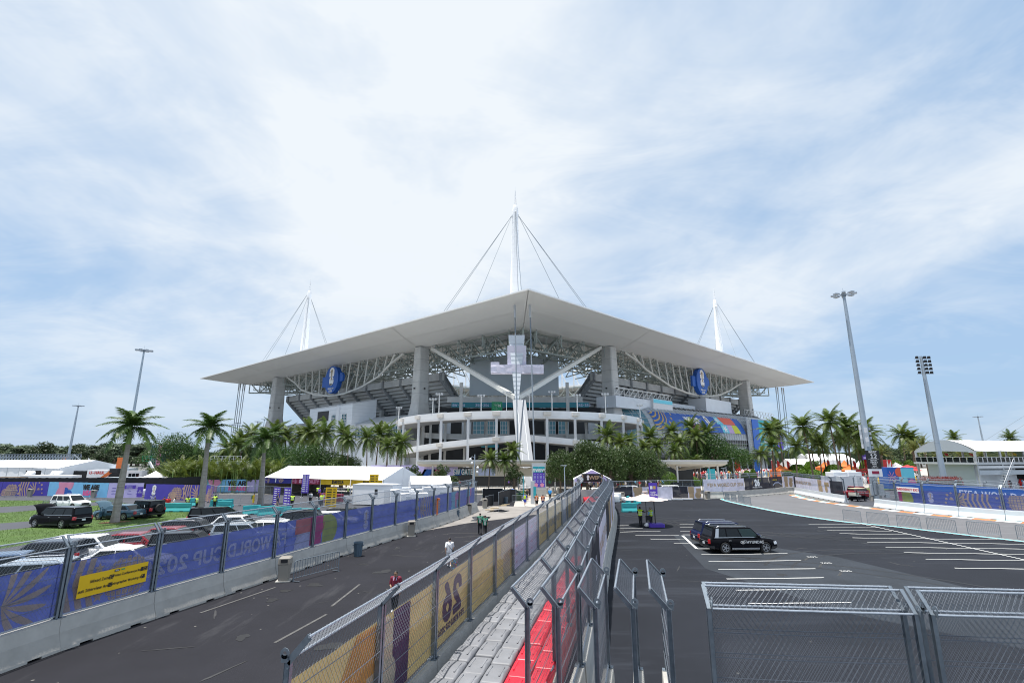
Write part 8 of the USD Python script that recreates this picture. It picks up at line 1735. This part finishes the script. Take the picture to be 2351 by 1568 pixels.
for k in range(44):                                      # each glazed railing panel is a part with its frame
    u0 = k * 1.36; p = MB().quad(H_(u0 + .1,-.38,5.45),H_(u0 + 1.26,-.38,5.45),H_(u0 + 1.26,-.38,6.4),H_(u0 + .1,-.38,6.4)).build('railing_panel','car_glass',hs)
    m = MB()
    for a,b in (((u0 + .08,5.4),(u0 + .08,6.45)),((u0 + 1.28,5.4),(u0 + 1.28,6.45)),((u0 + .08,6.45),(u0 + 1.28,6.45)),((u0 + .08,5.4),(u0 + 1.28,5.4))): m.bar(H_(a[0],-.4,a[1]),H_(b[0],-.4,b[1]),.07)
    m.build('frame','concrete_white',p)
for k in range(9):
    v0 = k * GD / 9; p = MB().quad(H_(-.55,v0 + .1,5.45),H_(-.55,v0 + 1.1,5.45),H_(-.55,v0 + 1.1,6.4),H_(-.55,v0 + .1,6.4)).build('railing_panel','car_glass',hs)
    MB().bar(H_(-.57,v0,5.4),H_(-.57,v0,6.45),.08).bar(H_(-.57,v0,6.45),H_(-.57,v0 + GD / 9,6.45),.07).build('frame','steel_grey',p)
MB().loft([[H_(u,v,z) for v,z in ((1.5,0),(1.5,5),(GD - 1,5),(GD - 1,0))] for u in (1.5,14)]).build('service_block','cladding',hs); MB().loft([[H_(u,v,z) for v,z in ((8,0),(8,5),(9,5),(9,0))] for u in (15,LL)]).build('under_wall','dark_interior',hs)
m = MB()
for q in range(9): m.box(H_(4 + q * .45,-1.2,.4 + q * .5),(1.0,1.2,.06),math.atan2(ld[1],ld[0]))
st_ = m.build('stair','steel_grey',hs,kind='stuff'); MB().bar(H_(3.6,-1.8,1.2),H_(8.2,-1.8,6.2),.07).bar(H_(3.6,-1.8,.6),H_(8.2,-1.8,5.6),.07).build('handrail','concrete_white',st_)
heras_row([at(2110,1100,88)[:2],at(2240,1100,84)[:2]],2.6,lambda i: f'grey mesh panel before the raised stand, {ORD[i]} from left','mesh panels before the raised stand')
def peak_tent(p,w,h,mt,lab,cat='tent',name='peaked_tent'):
    t = thing(name,lab,cat,(p[0],p[1],.015),.3); e = h * .62
    for k in range(4):
        a = PI / 4 + k * PI / 2; c0,c1 = np.array([math.cos(a),math.sin(a),0]) * w * .707,np.array([math.cos(a + PI / 2),math.sin(a + PI / 2),0]) * w * .707
        MB().grid(lambda u,v: lerp(lerp(c0,c1,u) + [0,0,e],[0,0,h],v) - np.array([0,0,.35 * math.sin(PI * v) * (h - e) / 1.5]),4,5).build('roof_panel',mt,t,True); MB().bar(c0,c0 + [0,0,e],.1).build('leg','steel_white',t)
        MB().quad(c0 + [0,0,e - .35],c1 + [0,0,e - .35],c1 + [0,0,e],c0 + [0,0,e]).build('valance',mt,t)
        if k == 1: MB().grid(lambda u,v: lerp(c0,c1,u) * .98 + [0,0,e * v],4,2).build('side_wall',mt,t)
for i,(px,py,Y,w,h) in enumerate(((1791,1066,150,4.2,3.6),(1801,1070,156,3.8,3.2),(1893,1058,165,4,3.8),(1938,1056,165,4,4),(1949,1066,145,4.4,3.4),(1962,1071,150,4.4,3.2))): peak_tent((at(px,py,Y)[0],Y),w,at(px,py,Y)[2],'s_orange',f'bright orange peaked tent on the fan plaza, {ORD[i]} from left')
peak_tent((at(2056,1061,140)[0],140),6,at(2056,1061,140)[2],'tent_white','white peaked tent right of the WEST 12 sign'); peak_tent((at(1973,1056,170)[0],170),4,at(1973,1056,170)[2],'tent_white','small white peaked tent left of the WEST 12 sign')
def parasol(p,h,lab):
    t = thing('parasol',lab,'umbrella',(p[0],p[1],.015)); MB().tube([(0,0,0),(0,0,h)],.04,6).build('pole','steel_grey',t)
    for k in range(6):
        a0,a1 = k * PI / 3,(k + 1) * PI / 3; MB().add([(0,0,h),(1.7 * math.cos(a0),1.7 * math.sin(a0),h - .55),(1.7 * math.cos(a1),1.7 * math.sin(a1),h - .55)],[[0,1,2]]).build('canopy_panel','s_red',t)
for i,(px,py,Y) in enumerate(((1974,1077,130),(1984,1079,128),(1990,1073,136),(2008,1074,134),(2083,1067,138),(2092,1069,134),(2100,1075,128),(1998,1078,128),(1962,1078,132))): q = at(px,py,Y); parasol((q[0],Y),max(2.4,q[2]),f'red parasol over the fans, {ORD[i]} of those around the WEST 12 sign')
for i,(px,Y) in enumerate(((1770,150),(1783,150),(1806,150),(1898,150),(1924,155),(1958,145),(1988,150))):
    p = at(px,1057 + (i % 3),Y); t = thing('feather_flag',f'red feather flag on the fan plaza, {ORD[i]} from left','flag',(p[0],Y,.01)); MB().tube([(0,0,0),(0,0,p[2]),(.3,0,p[2] + .2)],.04,5).build('pole','galv',t); MB().add([(.03,0,1.0),(.75,0,1.2),(.8,0,p[2] - .4),(.3,0,p[2] + .2),(.03,0,p[2])],[[0,1,2],[0,2,4],[2,3,4]]).build('sail','s_red',t)
def boxthing(name,lab,cat,px0,px1,pyt,Y,dep,mt,extra=None,rz=0.,pyb=None):
    a,b = at(px0,pyt,Y),at(px1,pyt,Y); w = b[0] - a[0]; zb = 0.3 if pyb is None else at(px0,pyb,Y)[2]; t = thing(name,lab,cat,(a[0],Y,.0),rz)
    MB().loft([rrect(0,w,dep / 2,z,.12) for z in (zb,zb + .05,a[2] - .08,a[2])]).build('body',mt,t,30)
    if extra: extra(t,w,a[2],dep)
    return t
def trailer_x(t,w,h,d):
    for x in (w * .2,w * .72): MB().box((x,-d / 2 - .01,h * .5),(.8,.05,h * .7)).build('door','concrete_white',t); MB().box((x + .25,-d / 2 - .04,h * .72),(.22,.03,.22)).build('emblem','black',t)
    MB().box((w / 2,0,h + .15),(1.4,.9,.3)).build('roof_unit','concrete_white',t)
    for x in (w * .4,w * .6): MB().tube([(x,-d / 2 + .05,.32),(x,-d / 2 + .3,.32)],.32,14).build('wheel','rubber',t)
boxthing('restroom_trailer','white restroom trailer behind the wall gap, left of two','trailer',1903,1936,1083,93,2.4,'tent_white',trailer_x); boxthing('restroom_trailer','white restroom trailer behind the wall gap, right of two','trailer',1937,1968,1083,94,2.4,'tent_white',trailer_x)
def art_x(t,w,h,d):
    y = -d / 2 - .02
    for g_,mt in ((circ(w * .45,h * .8,.9).intersection(sbox(w * .28,h * .45,w * .65,h)),'s_coral'),(unary_union([sbox(w * .5,h * .55,w * .98,h * .98),sbox(w * .4,h * .15,w * .7,h * .6)]),'s_aqua'),(circ(w * .85,h * .3,.85).intersection(sbox(w * .6,.3,w * .99,h * .6)),'s_pink'),(unary_union([leafp(w * .13,h * .6,a_,1.1,.12) for a_ in np.arange(0,6,.8)]).intersection(sbox(.05,.3,w * .4,h)),'s_rose')):
        y -= .006; MB().poly(g_,0,lambda u,v,q: np.array([u,y,v])).build('print',mt,t)
    MB().tube([(w * .5,-d / 2,.35),(w * .5,-d / 2 + .3,.35)],.36,14).tube([(w * .62,-d / 2,.35),(w * .62,-d / 2 + .3,.35)],.36,14).build('wheel','rubber',t)
boxthing('painted_trailer','blue trailer printed with coral, aqua and pink shapes','trailer',2024,2086,1073,104,2.6,'s_deep',art_x)
def red_x(t,w,h,d): MB().poly(Polygon([(w * .62,.4),(w * .85,.4),(w * .95,h * .95),(w * .8,h * .7),(w * .75,h * 1.1),(w * .68,h * .6)]),0,lambda u,v,q: np.array([u,-d / 2 - .03,v])).build('white_figure','white',t)
boxthing('red_booth','red sponsor booth with a white shape behind the WEST 12 sign','booth',1994,2034,1055,142,4,'s_red',red_x)
boxthing('purple_screen','violet information screen over the crowd left of the WEST 12 sign','screen',1977,1998,1043,150,.4,'s_purple',lambda t,w,h,d: MB().box((w * .3,-d / 2 - .02,h - 1),(w * .3,.02,.5)).build('print','s_lilac',t),pyb=1056)
tent('event_tent','long white event tent behind the orange tents',(at(1817,1064,190)[0],190),0,11,8,3.6,5.6,bays=3); tent('event_tent','wide white stage roof behind the palm grove',(at(1861,1058,215)[0],215),0,19,14,5,7.4,bays=4)
for i,px in enumerate((1693,1738)):
    p = at(px,1072,170); solo('pillar_banner',MB().bbox((p[0] - .8,169.6,0),(p[0] + .8,170,5.4)),('s_red','s_deep')[i],f"{('red', 'blue')[i]} column banner at the foot of the curved facade",'banner')
a_ = at(1632,1075,125); solo('teal_banner',MB().bbox((a_[0] - .9,124.8,0),(a_[0] + .9,125,3.6)),'s_teal','teal upright banner under the dark spreading trees','banner')
for i,(p0,p1) in enumerate((((2260,1012,240),(2351,955,240)),((2290,1014,240),(2351,975,240)))):
    a,b = at(*p0),at(*p1); b = a + (b - a) * 1.4; solo('overhead_wire',MB().tube([a,b],.07,4),'galv_dark',f"dark overhead wire in the sky above the right stand, {('upper', 'lower')[i]} of two",'wire')
for i,px in enumerate((2168,2225,2325)): p = at(px,1042,112); solo('small_flag',MB().add([(p[0],112,7.4),(p[0] + .9,112.1,7.2),(p[0] + .8,112,6.6),(p[0] + .1,112,6.9)],[[0,1,2,3]]),('s_red','s_coral','s_yellow')[i],f"small {('red', 'coral', 'yellow')[i]} flag hanging under the curved roof",'flag')
struct('grass_verge',MB().poly(Polygon([(54,98),(70,108),(120,130),(150,128),(90,102),(78,104)]),.022),'grass')
# ---------------------------------------------------------------- left background
a,b = at(-8,1071,126)[:2],at(137.4,1072,112)[:2]; d = b - a
tent('long_marquee','long white marquee with slanted inflatables at the far left',a,math.atan2(d[1],d[0]),np.linalg.norm(d),13,4.1,5.75,bays=5)
p = at(-12,1068,130)[:2]; tent('peaked_marquee','white marquee corner cut by the left edge of the frame',p - [6,0],0,12,9,3.9,5.6,bays=2,arch=True)
for i,px in enumerate((60,69,117,127,133)):
    p,q = at(px,1097,111),at(px + 8,1083,111.5); solo('inflatable_tube',MB().tube([p,lerp(p,q,.5),q,q + [.2,0,.1]],[.35,.5,.45,.2],10),'tent_white',f'slanted white inflatable tube before the long marquee, {ORD[i]} from left','inflatable',smooth=50)
for i in range(4):
    x0 = at(2 + i * 15,1090,104)[0]; t = thing('pallet_stack',f'stack of weathered wooden pallets at the far left, {ORD[i]} from left','pallets',(x0,104,0))
    for k in range(13):
        z = .05 + k * .2
        for y in (-.5,-.02,.46): MB().box((.6,y,z + .05),(1.2,.09,.10)).build('pallet_bearer','wood_' + str((k + i) % 3),t)
        MB().box((.6,0,z + .12),(1.24,1.1,.03)).build('pallet_deck','wood_' + str((k + i + 1) % 3),t)
def unit_x(t,w,h,d):
    for q in range(4): MB().box((w * (.2 + .2 * q),0,h + .35),(.9,.8,.7)).build('air_conditioner','panel_grey',t)
def van_x(t,w,h,d):
    for q in range(3): MB().box((w * (.3 + .22 * q),-d / 2 - .02,h * .72),(w * .18,.04,h * .26)).build('window','car_glass',t)
    for x in (w * .2,w * .8): MB().tube([(x,-d / 2 - .02,.36),(x,-d / 2 + .2,.36)],.36,14).build('wheel','rubber',t)
boxthing('flat_trailer','long white flat trailer between black screens at the far left','trailer',58,178,1091,108,2.4,'tent_white',lambda t,w,h,d: MB().box((w / 2,-d / 2 - .02,1.2),(w,.04,.3)).build('side_rail','panel_grey',t))
boxthing('office_cabin','pale office cabin with rooftop air conditioners at the left','cabin',212,308,1074,122,3,'cladding',unit_x)
boxthing('box_truck','white box truck with a red lettered side at the left','truck',211,258,1078,114,2.4,'tent_white',lambda t,w,h,d: (MB().box((w / 2,-d / 2 - .02,1.5),(w,.03,.9)).build('red_stripe','s_red',t),wtext('U-HAUL',(w * .5,-d / 2 - .05,h - .9),.6,'s_red',t),van_x(t,w,.3,d)))
boxthing('parked_van','white passenger van parked beside the small grey-green trees','van',297,335,1080,110,2.1,'car_white',van_x)
boxthing('dumpster','long grey waste container behind the hoarding, left of two','container',250,286,1095,95,2.2,'panel_grey',lambda t,w,h,d: [MB().box((w * q / 6,-d / 2 - .03,h * .55),(.1,.06,h * .75)).build('rib','steel_grey',t) for q in range(1,6)]); boxthing('dumpster','long grey waste container behind the hoarding, right of two','container',288,323,1095,95.5,2.2,'panel_grey',lambda t,w,h,d: [MB().box((w * q / 6,-d / 2 - .03,h * .55),(.1,.06,h * .75)).build('rib','steel_grey',t) for q in range(1,6)])
boxthing('site_box','white site box with a dark blue panel behind the hoarding','container',325,369,1095,94,2.2,'tent_white',lambda t,w,h,d: MB().box((w * .72,-d / 2 - .03,h * .6),(w * .4,.04,h * .5)).build('panel','s_navy',t))
car('bgp','white_pickup','white pickup truck seen above the violet hoarding','pickup truck',(at(382,1105,88)[0],88),10,None,L=5.6,Hh=1.95,paint='car_white',rtop=-.5,rbase=-.8,boot=1.25,belt=1.25,hood=1.2)
peak_tent((at(358,1081,98)[0],98),6.4,at(358,1081,98)[2] + .0,'tent_white','small white peaked canopy beside the areca hedge')
t = thing('telehandler','orange telehandler boom raised beside the box truck','machine',(*at(235,1100,104)[:2],0)); MB().bar((-1.5,0,1.2),(1.8,0,3.9),.45,.5).build('boom','s_orange',t); MB().bbox((-1.9,-1,.6),(1.4,1,1.4)).build('chassis','s_orange',t); MB().bbox((-.4,-.9,1.4),(.8,-.1,2.5)).build('cab','car_glass',t); MB().bbox((1.6,-.6,3.4),(3.2,.6,4.2)).build('basket','plastic_black',t)
for x in (-1.2,1.0): MB().tube([(x,-1.1,.55),(x,-.75,.55)],.55,16).build('wheel','rubber',t)
t = thing('boom_lift','white and green boom lift raised before the trees at the left','machine',(*at(362,1090,108)[:2],0)); zt3 = at(338,1055,108)[2]; MB().bar((.8,0,1.2),(-2.2,0,zt3 - .4),.35).build('boom','tent_white',t); m = MB()
for z in (0,.55,1.1): m.bar((-3.4,-.5,zt3 - .3 + z),(-1.6,-.5,zt3 - .3 + z),.06).bar((-3.4,.5,zt3 - .3 + z),(-1.6,.5,zt3 - .3 + z),.06)
for x in (-3.4,-2.5,-1.6): m.bar((x,-.5,zt3 - .3),(x,-.5,zt3 + .8),.06)
m.build('basket','s_green',t); MB().bbox((-.5,-1,.5),(2.2,1,1.4)).build('chassis','s_orange',t)
tb_ = thing('truss_bridge','long grey steel truss footbridge before the tree line at the left','bridge'); Yb = 165
x0,x1 = at(-60,1050,Yb)[0],at(168,1050,Yb)[0]; zt4,zb4 = at(0,1043,Yb)[2],at(0,1057,Yb)[2]; n = 34
for y in (0,3.0):
    MB().bar((x0,Yb + y,zt4),(x1,Yb + y,zt4),.25).build('chord','galv_dark',tb_); MB().bar((x0,Yb + y,zb4),(x1,Yb + y,zb4),.35).build('chord','galv_dark',tb_); m = MB()
    for q in range(n): xa,xb = lerp(x0,x1,q / n),lerp(x0,x1,(q + 1) / n); m.bar((xa,Yb + y,zb4),(xb,Yb + y,zt4),.14).bar((xb,Yb + y,zb4),(xb,Yb + y,zt4),.12)
    m.build('web','galv',tb_,kind='stuff')
MB().bbox((x0,Yb,zb4 + .1),(x1,Yb + 3,zb4 + .25)).build('deck','galv_dark',tb_)
for x in np.linspace(x0 + 4,x1,6): MB().bar((x,Yb + 1.5,0),(x,Yb + 1.5,zb4),.5).build('pier','galv_dark',tb_)
MB().bar((x1,Yb,zt4),(x1 + 9,Yb,.6),.2).bar((x1,Yb,zb4),(x1 + 8,Yb,0),.2).build('stair_flight','galv',tb_); MB().add([(x1 + 5,Yb - .5,2.5),(x1 + 9,Yb - .5,2.2),(x1 + 5.4,Yb - .5,6.2)],[[0,1,2]]).build('white_sail','tent_white',tb_)
for px,py0,py1,Y,lab in ((156,1048,1058,186,'orange lot sign on the distant light mast at the left'),(283,1050,1075,115,'orange upright lot sign behind the leaning royal palm')):
    a,b = at(px - 4.5,py0,Y),at(px + 4.5,py1,Y); solo('lot_sign',MB().bbox((a[0],Y - 1.1,b[2]),(b[0],Y - 1.0,a[2])),'s_orange',lab,'sign')
a,b = at(200,1063,126),at(224,1067,126); t = thing('lot_sign','yellow LOT 95 sign right of the long marquee','sign'); MB().bbox((a[0],125.9,b[2]),(b[0],126,a[2])).build('panel','s_yellow',t); wtext('LOT 95',((a[0] + b[0]) / 2,125.88,b[2] + .12),.3,'black',t); MB().bar((a[0] + 1,126,0),(a[0] + 1,126,b[2]),.1).build('post','galv',t)
gb = thing('glass_building','distant glass building with a bright banner behind the trees','building'); a,b = at(349,1020,260),at(370,1045,260); MB().bbox((a[0],260,0),(b[0],280,a[2])).build('wall','window_teal',gb); m = MB()
for q in range(6): m.box((lerp(a[0],b[0],q / 5),259.9,a[2] / 2),(.2,.1,a[2]))
for z in np.arange(2,a[2],2.): m.box(((a[0] + b[0]) / 2,259.9,z),(b[0] - a[0],.1,.2))
m.build('mullion','steel_grey',gb); MB().bbox((b[0] - 1.6,259.5,1),(b[0],259.8,a[2])).build('banner','s_rose',gb)
dk = thing('service_deck','grey raised service deck with white railing left of the third palm','platform'); a,b = at(484,1050,106),at(552,1075,106); MB().bbox((a[0] + 1,106,0),(b[0],110,at(0,1059,106)[2])).build('box','cladding',dk); zd = at(0,1059,106)[2]; m = MB()
for q in range(9): m.bar((lerp(a[0],b[0],q / 8),105.9,zd),(lerp(a[0],b[0],q / 8),105.9,zd + 1.1),.08)
m.bar((a[0],105.9,zd + 1.1),(b[0],105.9,zd + 1.1),.08).bar((a[0],105.9,zd + .55),(b[0],105.9,zd + .55),.06); m.build('railing','steel_white',dk)
cr = thing('golf_cart','white golf cart under the left MEDIA board of the marquee','golf cart',(-24.9,80.0,.03),2.8); MB().loft([rrect(-1.1,1.1,.55,z,.1) for z in (.25,.3,.7,.75)]).build('body','tent_white',cr,30); MB().loft([rrect(-1.3,1.2,.6,z,.15) for z in (1.85,1.93)]).build('canopy','canopy_cream',cr,30); MB().box((-.4,0,.9),(.5,1.0,.3)).build('seat','canopy_cream',cr)
for x,y in ((-1.1,.5),(-1.1,-.5),(.8,.5),(.8,-.5)): MB().bar((x,y,.7),(x * .95,y,1.86),.04).build('canopy_post','plastic_black',cr)
for wx in (-.75,.75):
    for sg in (-1,1): q,r_ = MB(),MB(); wheel(q,r_,wx,sg * .48,.22,.18,sg); w = q.build('wheel','rubber',cr,40); r_.build('rim','alloy',w)
